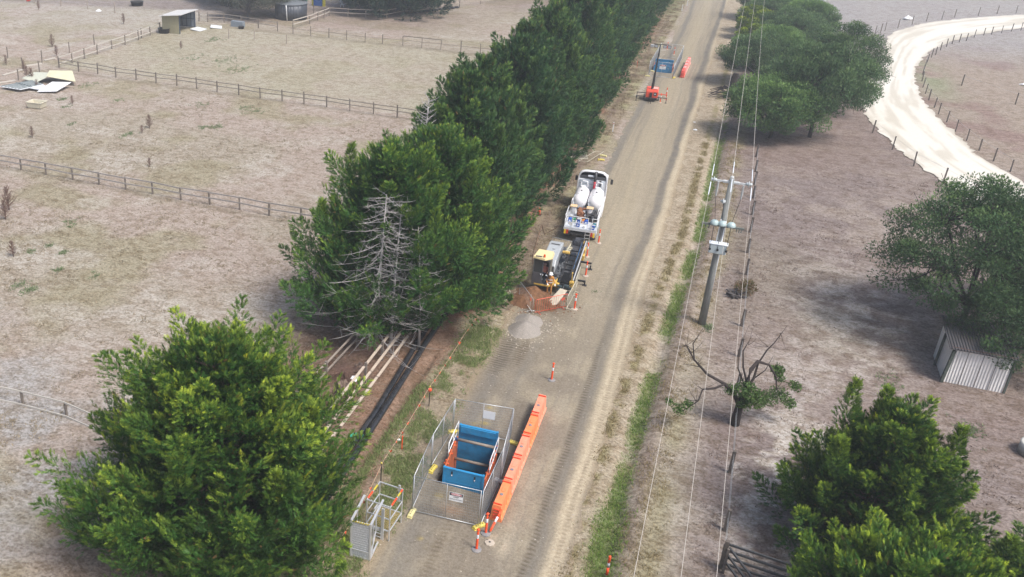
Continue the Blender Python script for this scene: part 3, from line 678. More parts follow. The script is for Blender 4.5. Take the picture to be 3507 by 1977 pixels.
trench_box('blue and orange trench shield sunk in the near fenced pit', -8.08, 34.15, rad(3.0))
trench_box('all blue trench shield in the far fenced pit', -8.25, 131.2, rad(2.0), 2.45, 3.0, 0.85, 1.1, False)

# ================================================================== ACCESS CAGES (bottom left)
M_hz = mat('yellow_hazard_tape', S(220, 200, 70), 0.5)
t = thing('access_cage', 'aluminium lattice stair cage standing upright at the bottom, nearer of the two', 'access cage', (-10.75, 27.75, 0), 0.06)
fr = MB(); Wc, Dc, Hc = 0.86, 1.9, 1.95
for x_ in (-Wc/2, Wc/2):
    fr.box((x_, 0, 1.0), (0.07, 0.07, 2.0)); fr.beam((x_, 0, 0.05), (x_, 0.75, 1.0), 0.06, 0.05); fr.beam((x_, 0.02, 1.95), (x_, Dc*0.9, 1.95), 0.09, 0.05)
    fr.box((x_, 0.75, 1.45), (0.05, 0.05, 1.0)); fr.beam((x_, 0.02, 0.06), (x_, 1.15, 0.06), 0.07, 0.06); fr.box((x_, 0.36, 1.0), (0.03, 0.04, 1.9))
for z_ in (0.05, 0.42, 1.93): fr.box((0, -0.001, z_), (Wc, 0.05, 0.07))
fr.build('frame', M_alu, t)
lt = MB()
for k in range(22):
    z_ = 0.50+k*0.062
    for i in range(11): lt.beam((-0.36+i*0.072, -0.01, z_), (-0.30+i*0.072, -0.01, z_+0.03*(-1)**k), 0.008, 0.022)
for k in range(4):
    for i in range(9): lt.box((-0.34+i*0.085, -0.012, 0.13+k*0.07), (0.045, 0.01, 0.045))
lt.box((0, 0.005, 1.17), (0.78, 0.006, 1.36)); lt.box((0, 0.005, 0.24), (0.78, 0.006, 0.3))
lt.build('lattice_panel', mat('lattice', (0.60, 0.62, 0.65), 0.5, 0.4, 0.35, 22), t)
hz = MB()
for i in range(7): hz.beam((-0.38+i*0.11, -0.03, 1.93), (-0.30+i*0.11, -0.03, 1.99), 0.03, 0.05)
hz.build('hazard_strip', M_hz, t)
t = thing('access_platform', 'aluminium guard rail platform with orange tape behind the nearer cage', 'access platform', (-10.55, 29.25, 0), -0.06)
fr = MB(); Wc, Dc = 1.12, 1.35
for x_ in (-Wc/2, Wc/2):
    for y_ in (0, Dc): fr.box((x_, y_, 0.95), (0.045, 0.045, 1.9))
    for z_ in (0.55, 1.2, 1.88): fr.box((x_, Dc/2, z_), (0.04, Dc, 0.045))
for y_ in (0, Dc):
    for z_ in (0.55, 1.2, 1.88): fr.box((0, y_, z_), (Wc, 0.04, 0.05))
fr.box((0.25, -0.05, 0.85), (0.13, 0.06, 1.75)); fr.box((-0.05, -0.12, 1.8), (0.05, 0.4, 0.05)); fr.box((0.4, Dc, 1.6), (0.09, 0.06, 0.9))
for z_ in (0.15, 0.35): fr.box((0.05, -0.1, z_), (0.3, 0.03, 0.03))
fr.build('frame', M_alu, t)
gr = MB()
for k in range(14): gr.beam((-0.5+k*0.077, 0.02, 0.56), (-0.5+k*0.077+0.0, Dc-0.02, 0.56), 0.014, 0.012)
for k in range(12): gr.box((0, 0.06+k*0.11, 0.565), (1.05, 0.02, 0.012))
gr.build('grating', mat('ochre_grate', S(190, 170, 110), 0.7), t)
mb = MB(); mb.box((-0.1, -0.03, 0.47), (0.85, 0.03, 0.13)); mb.build('kick_plate', M_grayp, t)
for nm, c_, d_, m_ in (('orange_tape', (Wc/2+0.004, Dc*0.3, 1.89), (0.06, 0.55, 0.06), M_or), ('orange_tape', (Wc/2, Dc*0.9, 1.89), (0.06, 0.2, 0.06), M_or), ('orange_tape', (-Wc/2, 0.35, 1.89), (0.06, 0.5, 0.06), M_or), ('yellow_tape', (Wc/2, Dc*0.7, 1.89), (0.055, 0.3, 0.058), M_hz), ('yellow_tape', (-Wc/2, 0.9, 1.89), (0.055, 0.4, 0.058), M_hz)):
    MB().box(c_, d_).build(nm, m_, t)

# ================================================================== BUNTING LINE
def catenary(a, b, sag, n=12): return [tuple(Vector(a)*(1-k/n)+Vector(b)*(k/n)-Vector((0, 0, sag*4*(k/n)*(1-k/n)))) for k in range(n+1)]
t = thing('flag_bunting', 'thin rope with small orange flags strung along the grass verge', 'bunting', (0, 0, 0))
pts = [(-12.0, 26.6, 0.25), (-11.55, 29.2, 1.0), (-11.72, 33.0, 1.25), (-11.75, 39.9, 1.25), (-11.75, 46.5, 1.1), (-11.7, 52.5, 0.9)]
rp = MB(); fl = []
for a, b in zip(pts[:-1], pts[1:]):
    c_ = catenary(a, b, 0.10); rp.tube(c_, 0.008, 5)
    n_ = int((Vector(b)-Vector(a)).length/0.85)
    for k in range(1, n_):
        q = Vector(c_[0]).lerp(Vector(c_[-1]), k/n_); q.z -= 0.1*4*(k/n_)*(1-k/n_); fl.append(q)
rp.build('rope', mat('rope', S(226, 190, 160), 0.8), t)
for i, q in enumerate(fl):
    s_ = 0.07+0.03*((i*7) % 3)/2; a_ = i*1.3
    dx, dy = math.cos(a_)*s_, math.sin(a_)*s_
    MB().add([(-dx, -dy, 0), (dx, dy, 0), (dy*.3, dx*.3, -0.17), (dx*.1+.01, dy*.1+.012, -0.02)], [(0, 1, 2), (1, 3, 2), (3, 0, 2), (0, 3, 1)]).build('flag', M_or, t, loc=q)
def picket(label, x, y, h, capm, wrap=True, m=None):
    p = thing('star_picket', label, 'star picket', (x, y, 0))
    b = MB()
    for k in range(3): b.box((0.014*math.cos(k*2.094), 0.014*math.sin(k*2.094), h/2), (0.03, 0.008, h), Matrix.Rotation(k*2.094, 3, 'Z'))
    b.build('stake', m or M_black, p)
    MB().lathe([(0.03, h-0.02), (0.045, h), (0.04, h+0.05), (0.015, h+0.07)], 8).build('cap', capm, p)
    if wrap: MB().lathe([(0.03, h-0.32), (0.11, h-0.2), (0.09, h-0.1), (0.04, h-0.06)], 7, ph=0.3).build('ribbon_wrap', M_or, p)
picket('black star picket with yellow cap on the verge, wrapped in orange ribbon', -11.72, 39.9, 1.25, M_yel)
picket('black star picket with yellow cap nearest the aluminium platform', -11.70, 32.6, 1.3, M_yel, False)
picket('thin orange stake on the bunting line, left of the near pit', -11.75, 35.7, 0.75, M_or, False, M_or)

# green bottle thing, litter
t = thing('green_bag', 'crumpled turquoise bag beside the black pipes', 'bag', (*G(1218, 1497)[:2], 0.0), 0.5)
mb = MB(); rr = random.Random(4)
ring = []
prof = [(0.05, 0.02), (0.16, 0.05), (0.19, 0.12), (0.14, 0.19), (0.04, 0.22)]
mb.lathe(prof, 9); mb.v = [(v[0]*1.9*(1+0.25*rr.uniform(-1, 1)), v[1]*(1+0.3*rr.uniform(-1, 1)), max(0, v[2]*(1+.2*rr.uniform(-1, 1)))) for v in mb.v]
mb.build('plastic_film', mat('turquoise_plastic', S(60, 190, 160), 0.4), t)
def litter(label, px, py, s_, m, seed=0, z=0.03, fl=0.35, cat='litter'):
    rr = random.Random(seed); o = MB().lathe([(0.4, 0), (1, .25), (.9, .6), (.2, 1)], 7)
    o.v = [(v[0]*s_*(1+.35*rr.uniform(-1, 1)), v[1]*s_*(1+.35*rr.uniform(-1, 1)), v[2]*s_*fl*(1+.4*rr.uniform(-1, 1))) for v in o.v]
    o = o.build('litter', m, loc=(*G(px, py)[:2], z)); tagk(o, label, cat); return o
litter('white plastic rag hanging on the pale rails left of the pipes', 1217, 1338, 0.26, M_white, 3, 0.75)
litter('small white scrap in the grass between bunting and pit', 1367, 1508, 0.09, M_white, 4)
litter('white scrap on the right verge of the road, upper one', 2382, 446, 0.22, M_white, 5)
litter('thin white scrap on the right verge of the road, lower one', 2378, 420, 0.14, M_white, 8)
litter('white feed bag lying in the far paddock beyond the rail fence', 338, 40, 0.5, M_white, 6, 0.02, 0.6, 'bag')
litter('red object at the top left corner of the paddock', 98, 5, 0.45, mat('red_stuff', (0.5, 0.05, 0.04)), 7, 0.02, 1.0, 'red bucket')
litter('white block standing beside the bend of the pale gravel road', 3106, 68, 0.75, M_white, 9, 0, 0.9, 'white block')
litter('pale rock in the paddock right of the gravel road', 3503, 292, 0.4, M_white, 10, 0.02, 0.6, 'rock')

# ================================================================== BLACK PIPES, RAILS
M_pipe = mat('black_poly_pipe', (0.022, 0.023, 0.027), 0.22, 0, 0.3, 3, 0, 0.25, (0.10, 0.09, 0.08))
def pipe(label, pts, r, m=M_pipe, name='long_pipe', cat='pipe', grp='black pipes laid beside the cypress row'):
    o = MB().tube(pts, r, 14).build(name, m, smooth=True); tagk(o, label, cat, grp); return o
pipe('left black pipe of the pair, under the cypress row', [(-14.05, 29.4, 0.17), (-14.05, 31, 0.16), (-14.10, 38, 0.17), (-14.5, 46, 0.16), (-14.7, 56, 0.16)], 0.16)
pipe('right black pipe of the pair, nearer the grass', [(-13.58, 29.2, 0.18), (-13.6, 31, 0.16), (-13.75, 38, 0.17), (-14.0, 46, 0.16), (-14.1, 56, 0.16)], 0.17)
t = thing('plank_fence', 'pale three-rail timber fence leaning beside the black pipes', 'fence', (0, 0, 0))
for k, (dx, z_) in enumerate(((-0.42, 1.05), (-0.02, 0.82), (0.38, 0.55))):
    mb = MB(); 
    for y_ in (30.0, 35.5, 40.7, 46.0): mb.beam((-15.45+dx, y_, z_), (-15.45+dx, y_+5.1, z_+0.02), 0.15, 0.05)
    mb.build('rail', M_palewood, t)
for y_ in (35.4, 40.7, 43.3, 48): MB().box((-15.8, y_, 0.65), (0.13, 0.13, 1.3)).build('post', M_wood2, t)
t = thing('old_rail_fence', 'grey two-rail paddock fence at the left of the stumps', 'fence', (0, 0, 0))
for a, b in (((-18.1, 36.5), (-17.95, 40.1)), ((-17.95, 40.1), (-17.8, 44.3)), ((-17.8, 44.3), (-17.8, 49))):
    for z_ in (0.5, 1.05): MB().beam((*a, z_), (*b, z_+0.02), 0.06, 0.12).build('rail', M_wood, t)
for x_, y_ in ((-17.95, 40.0), (-17.75, 44.2), (-18.1, 36.5)): MB().box((x_, y_, 0.6), (0.14, 0.14, 1.25)).build('post', M_wood2, t)

# ================================================================== CROWD BARRIERS
def crowd_barrier(label, p, q, m, h=1.05, z0=0.12, tilt=0.0, bars=14, board=None, loc_z=0.0):
    p = Vector((p[0], p[1], loc_z)); q = Vector((q[0], q[1], loc_z)); d = q-p; W = d.length
    t = thing('crowd_barrier', label, 'crowd barrier', p, math.atan2(d.y, d.x), 'steel crowd barriers around the works'); t.rotation_euler[0] = tilt
    f = MB(); r_ = 0.02
    f.tube([(0, 0, z0), (0, 0, h-0.06), (0.02, 0, h-0.02), (0.07, 0, h), (W-0.07, 0, h), (W-0.02, 0, h-0.02), (W, 0, h-0.06), (W, 0, z0), (0, 0, z0)], r_, 8)
    f.build('frame', m, t, True)
    b = MB()
    for i in range(1, bars): b.tube([(W*i/bars, 0, z0), (W*i/bars, 0, h)], 0.008, 6)
    b.build('bars', m, t)
    for x_ in (0.3, W-0.3):
        MB().tube([(x_, 0, z0), (x_, 0, 0.03)], 0.018, 6).tube([(x_, -0.28, 0.02), (x_, 0, 0.06), (x_, 0.28, 0.02)], 0.018, 6).build('foot', m, t)
    if board: MB().box((board[0]*W, -0.015, 0.72), (0.26, 0.01, 0.18)).build('plate', m, t)
    return t
M_cb = mat('cream_barrier_paint', S(232, 226, 206), 0.5, 0.1, 0.06); M_cor = mat('orange_barrier_paint', S(236, 106, 84), 0.5)
crowd_barrier('orange crowd barrier standing across the front of the red dirt', (-8.78, 53.0), (-7.05, 54.8), M_cor, board=(0.86,))
crowd_barrier('white crowd barrier standing beside the bollard at the drill rig', (-6.98, 54.35), (-6.88, 57.0), M_cb, 1.1)
crowd_barrier('thin grey crowd barrier left of the red dirt', (-8.95, 53.0), (-10.35, 55.2), M_galv, bars=12)
crowd_barrier('grey crowd barrier between the drill rig and the truck', (-9.9, 63.9), (-7.2, 63.5), M_galv)
crowd_barrier('white crowd barrier leaning on the right side of the drill rig', (-6.95, 57.1), (-7.02, 59.4), M_cb, 1.1)
crowd_barrier('cream crowd barrier lying flat under the cypress beside the gravel heap', (-11.5, 53.6), (-12.3, 55.6), M_cb, tilt=rad(82), loc_z=0.08, bars=8)
crowd_barrier('cream crowd barrier lying on the red soil ahead of the truck', (-11.9, 86.0), (-10.95, 90.0), M_cb, tilt=rad(80), loc_z=0.08, bars=10)
t = thing('lattice_frame', 'small cream mesh panel lying under branches ahead of the truck', 'mesh panel', (-12.6, 86.6, 0.12), 0.3); t.rotation_euler[0] = rad(6)
mb = MB(); mb.tube([(0, 0, 0), (1.6, 0, 0), (1.6, 1.8, 0), (0, 1.8, 0), (0, 0, 0)], 0.03, 6); mb.build('frame', M_cb, t)
mb = MB()
for k in range(16): mb.box((0.1*k+0.05, 0.9, 0), (0.03, 1.8, 0.012))
mb.build('slats', mat('cream_slats', S(190, 188, 176), 0.6), t)
t = thing('marker_post', 'white guide post with a red reflector on the left verge ahead of the truck', 'guide post', (*G(2098, 452)[:2], 0))
MB().box((0, 0, 0.55), (0.11, 0.04, 1.1)).build('post', M_white, t); MB().box((0, -0.025, 0.92), (0.07, 0.012, 0.12)).build('reflector', mat('red_reflector', (0.5, 0.03, 0.02), 0.3), t)
for l, q in (('white guide post on the left verge at the top of the road', (2335, 38)), ('farther white guide post by the green patch at the top', (2353, 20))):
    t = thing('marker_post', l, 'guide post', (*G(*q)[:2], 0)); MB().box((0, 0, 0.6), (0.12, 0.05, 1.2)).build('post', M_white, t)
for l, q in (('orange survey stake under the cypresses left of the far pit', (2181, 232)), ('red and white stake in the corner of the grey crowd barrier', (1814, 1060))):
    t = thing('survey_stake', l, 'stake', (*G(*q)[:2], 0)); MB().box((0, 0, 0.55), (0.05, 0.03, 1.1)).build('stake', M_cor if 'orange' in l else M_palewood, t)
    MB().box((0, 0, 0.75), (0.06, 0.04, 0.25)).build('painted_band', M_or, t)
t = thing('traffic_cone', 'small red cone under the cypress branches left of the truck', 'cone', (*G(1846, 736)[:2], 0))
MB().lathe([(0.15, 0.03), (0.04, 0.62)], 12).build('cone', M_or, t, True); MB().box((0, 0, 0.015), (0.36, 0.36, 0.03)).build('base', M_black, t)
o = MB().tube([(-10.1, 67.6, 0.5), (-10.5, 67.9, 0.06), (-11.0, 66.6, 0.04), (-11.6, 68.3, 0.04), (-11.2, 64.5, 0.04), (-10.9, 62.0, 0.04), (-10.6, 60.5, 0.05)], 0.03, 6).build('hose', mat('brown_hose', S(140, 112, 92), 0.7), smooth=True)
tagk(o, 'thin brown hose running from the truck along the red soil', 'hose')

# ================================================================== HEAPS
def heap(name, label, cat, loc, blobs, m, res=0.1, ext=3.0, seed=0, rough=0.06):
    n = int(2*ext/res); xs = np.linspace(-ext, ext, n); X, Y = np.meshgrid(xs, xs); Z = np.full(X.shape, -0.12)
    for bx, by, rx, ry, h, p in blobs:
        d = np.sqrt(((X-bx)/rx)**2+((Y-by)/ry)**2+0.004); Z = np.maximum(Z, h*(1-d**p))
    Z = Z+rough*(fbm(X+seed, Y, 2.2, seed, 4)-0.5)*2*(Z > -0.1)+0.3*rough*(fbm(X, Y+seed, 9, seed+3, 2)-.5)
    keep = Z > 0.0; V = np.stack([X, Y, np.maximum(Z, -0.05)], -1).reshape(-1, 3)
    i, j = np.meshgrid(np.arange(n-1), np.arange(n-1)); a = j*n+i
    kk = keep[:-1, :-1] | keep[1:, 1:] | keep[:-1, 1:] | keep[1:, :-1]; a = a[kk]
    me = np_mesh(name, V, np.stack([a, a+1, a+n+1, a+n], -1).ravel(), 4, m, None, True)
    o = bpy.data.objects.new(name, me); C.objects.link(o); o.location = loc; return tagk(o, label, cat)
heap('gravel_pile', 'double heap of pale grey gravel in front of the drill rig', 'gravel pile', (-9.0, 50.9, 0),
     [(0.1, -0.35, 1.05, 1.2, 0.66, 1.15), (0.1, 0.95, 0.95, 1.0, 0.48, 1.2)], mat('grey_gravel', S(158, 151, 143), 0.95, 0, 0.25, 14, 0.03, 0.5, S(150, 142, 136)), 0.08, 3.0, 3, 0.05)
heap('dirt_heap', 'reddish brown spoil heap in front of the drill rig', 'dirt pile', (-9.0, 55.2, 0),
     [(-0.45, 0.4, 1.3, 1.3, 0.66, 1.2), (0.5, -0.6, 1.2, 1.1, 0.36, 1.5), (-0.9, -0.7, 0.9, 1.0, 0.45, 1.5)], mat('red_spoil', S(128, 92, 64), 0.95, 0, 0.5, 3.5, 0.10, 0.6, S(78, 56, 42)), 0.07, 3.0, 9, 0.16)
o = MB().add([(-0.28, -0.1, 0), (0.12, -0.25, 0.02), (0.42, 0.1, 0.03), (0.75, 1.6, 0.42), (0.25, 1.7, 0.42), (0.25, 1.7, 0.38), (0.75, 1.6, 0.38), (0.42, 0.1, -0.02), (0.12, -0.25, -0.03), (-0.28, -0.1, -0.04)],
             [(0, 1, 2, 3, 4), (9, 8, 7, 6, 5), (0, 9, 8, 1), (1, 8, 7, 2), (2, 7, 6, 3), (3, 6, 5, 4), (4, 5, 9, 0)]).build('plywood_sheet', mat('pale_board', S(206, 196, 176), 0.8, 0, 0.15, 4, 0, 0.3, S(170, 150, 126)))
o.location = (*G(1885, 1050)[:2], 0.22); tagk(o, 'pale board lying on the red spoil under the drill rod', 'board')

# ================================================================== TANKER TRUCK
t = thing('vacuum_truck', 'white truck with two round tanks and pumps on its deck, parked by the cypresses', 'truck', (-8.27, 66.0, 0), rad(3.3))
M_tr = mat('truck_white', (0.66, 0.67, 0.69), 0.3, 0, 0.03, 2, 0, 0.12, (0.55, 0.53, 0.5))
M_trg = mat('truck_pale_grey', (0.56, 0.59, 0.63), 0.45, 0, 0.05, 2, 0, 0.2, (0.4, 0.38, 0.36))
mb = MB()
for s_ in (-1, 1): mb.box((s_*0.42, 4.9, 0.85), (0.1, 9.2, 0.26))
for k in range(9): mb.box((0, 0.5+k*1.05, 0.85), (0.84, 0.1, 0.16))
mb.box((0, 8.4, 0.7), (1.0, 1.6, 0.5)); mb.build('chassis', M_black, t)
mb = MB(); mb.cbox((0, 3.6, 1.16), (2.46, 7.1, 0.10), 0.02); mb.box((0, 0.06, 1.10), (2.46, 0.06, 0.22)); mb.build('deck', M_trg, t)
mb = MB(); mb.cbox((1.12, 4.9, 1.32), (0.26, 5.2, 0.26), 0.03); mb.cbox((1.15, 5.6, 0.85), (0.22, 2.0, 0.5), 0.04); mb.cbox((-1.15, 5.2, 0.85), (0.22, 1.8, 0.5), 0.04); mb.build('side_locker', M_tr, t)
MB().box((0.88, 3.0, 1.25), (0.2, 2.4, 0.06)).build('timber_plank', mat('plank_yellow', S(212, 180, 120), 0.8), t)
def wheel(t, x, y, r, wd, twin=False):
    w_ = MB().lathe([(r*0.6, -wd/2), (r*0.93, -wd/2), (r, -wd/2+0.05), (r, wd/2-0.05), (r*0.93, wd/2), (r*0.6, wd/2)], 24, (x, y, r), 'X').build('wheel', M_rub, t, True)
    h = MB().lathe([(r*0.58, -wd/2+0.03), (r*0.60, wd/2-0.03)], 16, (x, y, r), 'X'); h.lathe([(0.12, -wd/2-0.03), (0.12, wd/2+0.03)], 10, (x, y, r), 'X'); h.build('rim', M_trg, w_, True); return w_
for y_ in (1.35, 2.65, 8.1):
    for s_ in (-1, 1): wheel(t, s_*1.0, y_, 0.5, 0.42 if y_ < 5 else 0.3)
for y_, r_ in ((1.35, 0.6), (2.65, 0.6)):
    for s_ in (-1, 1):
        P_ = [(0.5+0.0, 0)]; mb = MB(); prev = None
        A_ = [rad(-12+k*17) for k in range(13)]
        V = []; F = []
        for k, a in enumerate(A_):
            for xx in (s_*0.76, s_*1.24):
                for rr_ in (r_, r_-0.03): V.append((xx, y_-rr_*math.cos(a), 0.5+rr_*math.sin(a)))
        for k in range(len(A_)-1):
            a = k*4; F += [(a, a+4, a+6, a+2), (a+1, a+3, a+7, a+5), (a, a+1, a+5, a+4), (a+2, a+6, a+7, a+3)]
        F += [(0, 2, 3, 1), (len(V)-4, len(V)-3, len(V)-1, len(V)-2)]
        mb.add(V, F).build('mudguard', M_trg, t, fixn=True)
# cab with a hollow roof fairing
c_ = MB()
sec = [(7.35, 0.95), (7.35, 2.78), (7.55, 2.86), (9.0, 2.86), (9.35, 2.75), (9.62, 1.85), (9.68, 1.1), (9.66, 0.6), (8.75, 0.6), (8.7, 1.05), (7.6, 1.05)]
c_.prism(sec, -1.16, 1.16, 'X'); cab_o = c_.build('cab', M_tr, t, fixn=True)
bv = cab_o.modifiers.new('b', 'BEVEL'); bv.width = 0.09; bv.segments = 3; bv.limit_method = 'ANGLE'
f_ = MB(); n_ = 20; V = []; F = []
for yy, sc1, zz in ((7.3, 1.0, 3.52), (7.6, 1.0, 3.54), (8.3, 0.95, 3.32), (9.1, 0.88, 2.95), (9.3, 0.86, 2.86)):
    for thick in (0, 0.09):
        for k in range(n_+1):
            a = math.pi*k/n_; e = 0.42
            cx = math.copysign(abs(math.cos(a))**e, math.cos(a))*(1.22-thick)*sc1; cz = abs(math.sin(a))**e*(zz-2.0-thick)
            if yy < 8: cz0 = 2.0-0.9*(1 if abs(math.cos(a)) > .999 else 0)
            else: cz0 = 2.0
            V.append((cx, yy, cz0+cz if cz > 0.02 else (1.2 if yy < 7.5 else 2.0)))
w2 = (n_+1)
for i in range(4):
    for th in (0, 1):
        for k in range(n_):
            a = (i*2+th)*w2+k; b = ((i+1)*2+th)*w2+k
            F.append((a, b, b+1, a+1) if th == 0 else (a, a+1, b+1, b))
for k in range(n_): F.append((k, k+1, w2+k+1, w2+k))
f_.add(V, F).build('roof_fairing', M_tr, t, True)
MB().box((0, 7.38, 2.98), (2.1, 0.03, 0.22)).box((0, 7.9, 2.9), (2.0, 1.0, 0.05)).build('fairing_shade', M_dgrey, t)  # dark plates stand in for the shade under the hollow fairing
MB().cbox((-0.05, 7.30, 3.1), (0.75, 0.12, 0.2), 0.08).build('rear_vent', M_trg, t)
MB().cbox((0, 7.31, 1.95), (2.02, 0.05, 1.6), 0.02).build('rear_wall', mat('cab_rear_grey', S(214, 224, 234), 0.35, 0, 0.04), t)
MB().box((0.66, 7.27, 2.1), (0.16, 0.04, 1.4)).build('cable_duct', M_dgrey, t)
mb = MB().tube([(0.22, 7.15, 1.3), (0.22, 7.15, 2.75)], 0.10, 12).build('exhaust_pipe', mat('exhaust_red', (0.42, 0.03, 0.05), 0.35), t, True)
MB().tube([(0.22, 7.15, 2.75), (0.22, 7.15, 3.35), (0.24, 7.3, 3.5)], 0.12, 12).build('exhaust_stack', M_dgrey, t, True)
for s_ in (-1, 1):
    MB().box((s_*1.17, 8.85, 2.2), (0.02, 0.8, 0.6)).build('side_window', M_glass, t)
    m_ = MB(); m_.tube([(s_*1.15, 9.3, 2.4), (s_*1.42, 9.3, 2.4)], 0.02, 6); m_.cbox((s_*1.48, 9.28, 2.15), (0.2, 0.1, 0.45), 0.03); m_.build('mirror', M_black, t)
MB().add([(-1.0, 9.40, 2.68), (1.0, 9.40, 2.68), (1.0, 9.63, 1.9), (-1.0, 9.63, 1.9)], [(0, 1, 2, 3)]).build('windscreen', M_glass, t)
for s_ in (-1, 1): MB().cbox((s_*0.9, 9.69, 0.85), (0.35, 0.05, 0.2), 0.02).build('headlight', M_refl, t)
# the two tanks
for s_ in (-1, 1):
    x_ = s_*0.60; R_ = 0.575
    prof = [(0.06, 3.75), (0.28, 3.80), (0.45, 3.93), (R_*0.96, 4.15), (R_, 4.3), (R_, 6.3), (R_*0.96, 6.5), (0.45, 6.72), (0.28, 6.85), (0.06, 6.9)]
    tk = MB().lathe(prof, 28, (x_, 0, 1.9), 'Y').build('tank', mat('tank_white', (0.72, 0.71, 0.73), 0.28, 0, 0.03, 2, 0, 0.15, (0.66, 0.64, 0.64)), t, True)
    MB().lathe([(0.24, 2.40), (0.24, 2.52), (0.20, 2.56), (0.05, 2.58)], 18, (x_, 6.2, 0)).build('hatch', M_tr, tk)
    MB().lathe([(0.17, 2.40), (0.19, 2.47), (0.05, 2.49)], 16, (x_-0.05, 4.6, 0)).build('manhole', M_tr, tk)
    MB().lathe([(0.05, 2.44), (0.06, 2.56)], 10, (x_, 5.15, 0)).build('valve', M_dgrey, tk)
    MB().tube([(x_-0.2, 6.3, 2.35), (x_-0.2, 6.35, 2.85), (x_-0.1, 6.35, 2.95), (x_+0.28, 6.35, 2.92), (x_+0.36, 6.3, 2.5)], 0.045, 8).build('pipework', M_white, tk, True)
    MB().tube([(x_-0.42, 4.5, 2.33), (x_-0.50, 4.1, 2.1), (x_-0.4, 3.75, 1.7), (x_-0.1, 3.6, 1.35)], 0.035, 8).build('drain_hose', M_trg, tk, True)
    for yy in (4.5, 6.1): MB().box((x_, yy, 1.36), (0.9, 0.14, 0.35)).build('saddle', M_tr, tk)
MB().tube([(-0.95, 6.45, 2.7), (0.8, 6.45, 2.7)], 0.02, 6).build('cross_bar', M_dgrey, t)
# pumps and engines
rr = random.Random(11)
e_ = MB()
for k in range(26): e_.cbox((rr.uniform(-0.45, -0.05), rr.uniform(1.7, 2.9), rr.uniform(1.3, 1.9)), (rr.uniform(.1, .35), rr.uniform(.1, .4), rr.uniform(.1, .3)), 0.02)
e_.lathe([(0.22, 1.7), (0.26, 1.75), (0.26, 2.0), (0.1, 2.1)], 14, (-0.28, 0, 1.75), 'Y'); e_.build('rusty_pump', M_rust, t)
e_ = MB()
for k in range(44): e_.cbox((rr.uniform(0.05, 1.05), rr.uniform(1.7, 3.3), rr.uniform(1.25, 1.85)), (rr.uniform(.06, .35), rr.uniform(.06, .35), rr.uniform(.06, .3)), 0.02)
for k in range(8): e_.tube([(rr.uniform(0.1, 1), rr.uniform(1.6, 3), 1.3), (rr.uniform(0.1, 1), rr.uniform(1.6, 3), 2.0), (rr.uniform(0.1, 1), rr.uniform(1.6, 3), 1.5)], 0.03, 6)
e_.build('diesel_engine', M_dgrey, t)
e_ = MB(); e_.lathe([(0.28, 1.75), (0.28, 2.15)], 16, (0.88, 0, 1.55), 'Y'); e_.build('air_cleaner', M_black, t, True)
for x_ in (-0.85, 0.42):
    MB().cbox((x_, 2.25, 2.2), (0.55, 0.5, 0.07), 0.02).build('hopper_lid', mat('apricot_paint', S(240, 206, 160), 0.5), t)
    MB().lathe([(0.12, 1.5), (0.2, 1.85), (0.22, 2.15)], 10, (x_, 2.25, 0)).build('hopper', M_white, t)
M_jb = mat('jerry_blue', (0.02, 0.10, 0.46), 0.4); M_jg = mat('jerry_green', (0.03, 0.22, 0.10), 0.4)
for x_, y_, z_, m_, d in ((-0.92, 1.15, 1.40, M_jb, .38), (-0.62, 1.2, 1.40, M_jg, .36), (-0.22, 1.0, 1.42, M_jb, .42), (-0.22, 0.45, 1.38, M_jb, .34), (0.33, 1.15, 1.40, M_jb, .36), (0.95, 0.28, 1.38, M_jb, .36), (1.0, 0.8, 1.36, mat('teal_drum', (0.03, 0.2, 0.25), 0.4), .3), (0.1, 1.25, 1.38, mat('orange_can', (0.65, 0.22, 0.03), 0.4), .34)):
    jc = MB().cbox((x_, y_, z_), (0.27, 0.24, d), 0.04).build('jerry_can', m_, t)
    MB().lathe([(0.04, d/2), (0.04, d/2+0.05)], 8, (x_-0.06, y_, z_)).build('cap', M_black, jc); MB().box((x_, y_-0.122, z_-0.02), (0.14, 0.006, 0.11)).build('sticker', M_refl, jc)
mb = MB().cbox((-0.2, 1.0, 1.66), (0.34, 0.3, 0.06), 0.02).build('tray', M_grayp, t)
mb = MB(); mb.lathe([(0.09, 1.21), (0.1, 1.38)], 10, (0.3, 0.35, 0)); mb.build('white_bucket', M_white, t)
mb = MB(); mb.cbox((-0.75, 0.08, 1.5), (0.3, 0.05, 0.26), 0.02, Matrix.Rotation(0.7, 3, 'Y')); mb.build('vice_plate', M_white, t)
rl = MB()
def rail(a, b, zs=(1.65, 2.15), posts=3, r_=0.024):
    for z_ in zs: rl.tube([(a[0], a[1], z_), (b[0], b[1], z_)], r_, 6)
    for k in range(posts):
        q = (a[0]+(b[0]-a[0])*k/(posts-1), a[1]+(b[1]-a[1])*k/(posts-1)); rl.tube([(q[0], q[1], 1.2), (q[0], q[1], zs[-1])], r_, 6)
rail((-1.2, 0.06), (0.55, 0.06), posts=4); rail((-1.2, 0.06), (-1.2, 2.2), posts=4); rail((0.85, 0.06), (1.2, 0.06), posts=2); rail((1.2, 0.06), (1.2, 1.7), posts=3); rail((-1.05, 2.2), (-1.05, 2.9), (1.9, 2.6), 2); rail((1.05, 2.2), (1.05, 2.9), (1.9, 2.5), 2)
rl.build('railing', M_white, t)
ld = MB()
for x_ in (0.45, 0.82): ld.box((x_, -0.06, 0.72), (0.035, 0.04, 1.05))
for k in range(4): ld.box((0.635, -0.06, 0.25+k*0.28), (0.37, 0.05, 0.03))
ld.build('rear_ladder', M_alu, t)
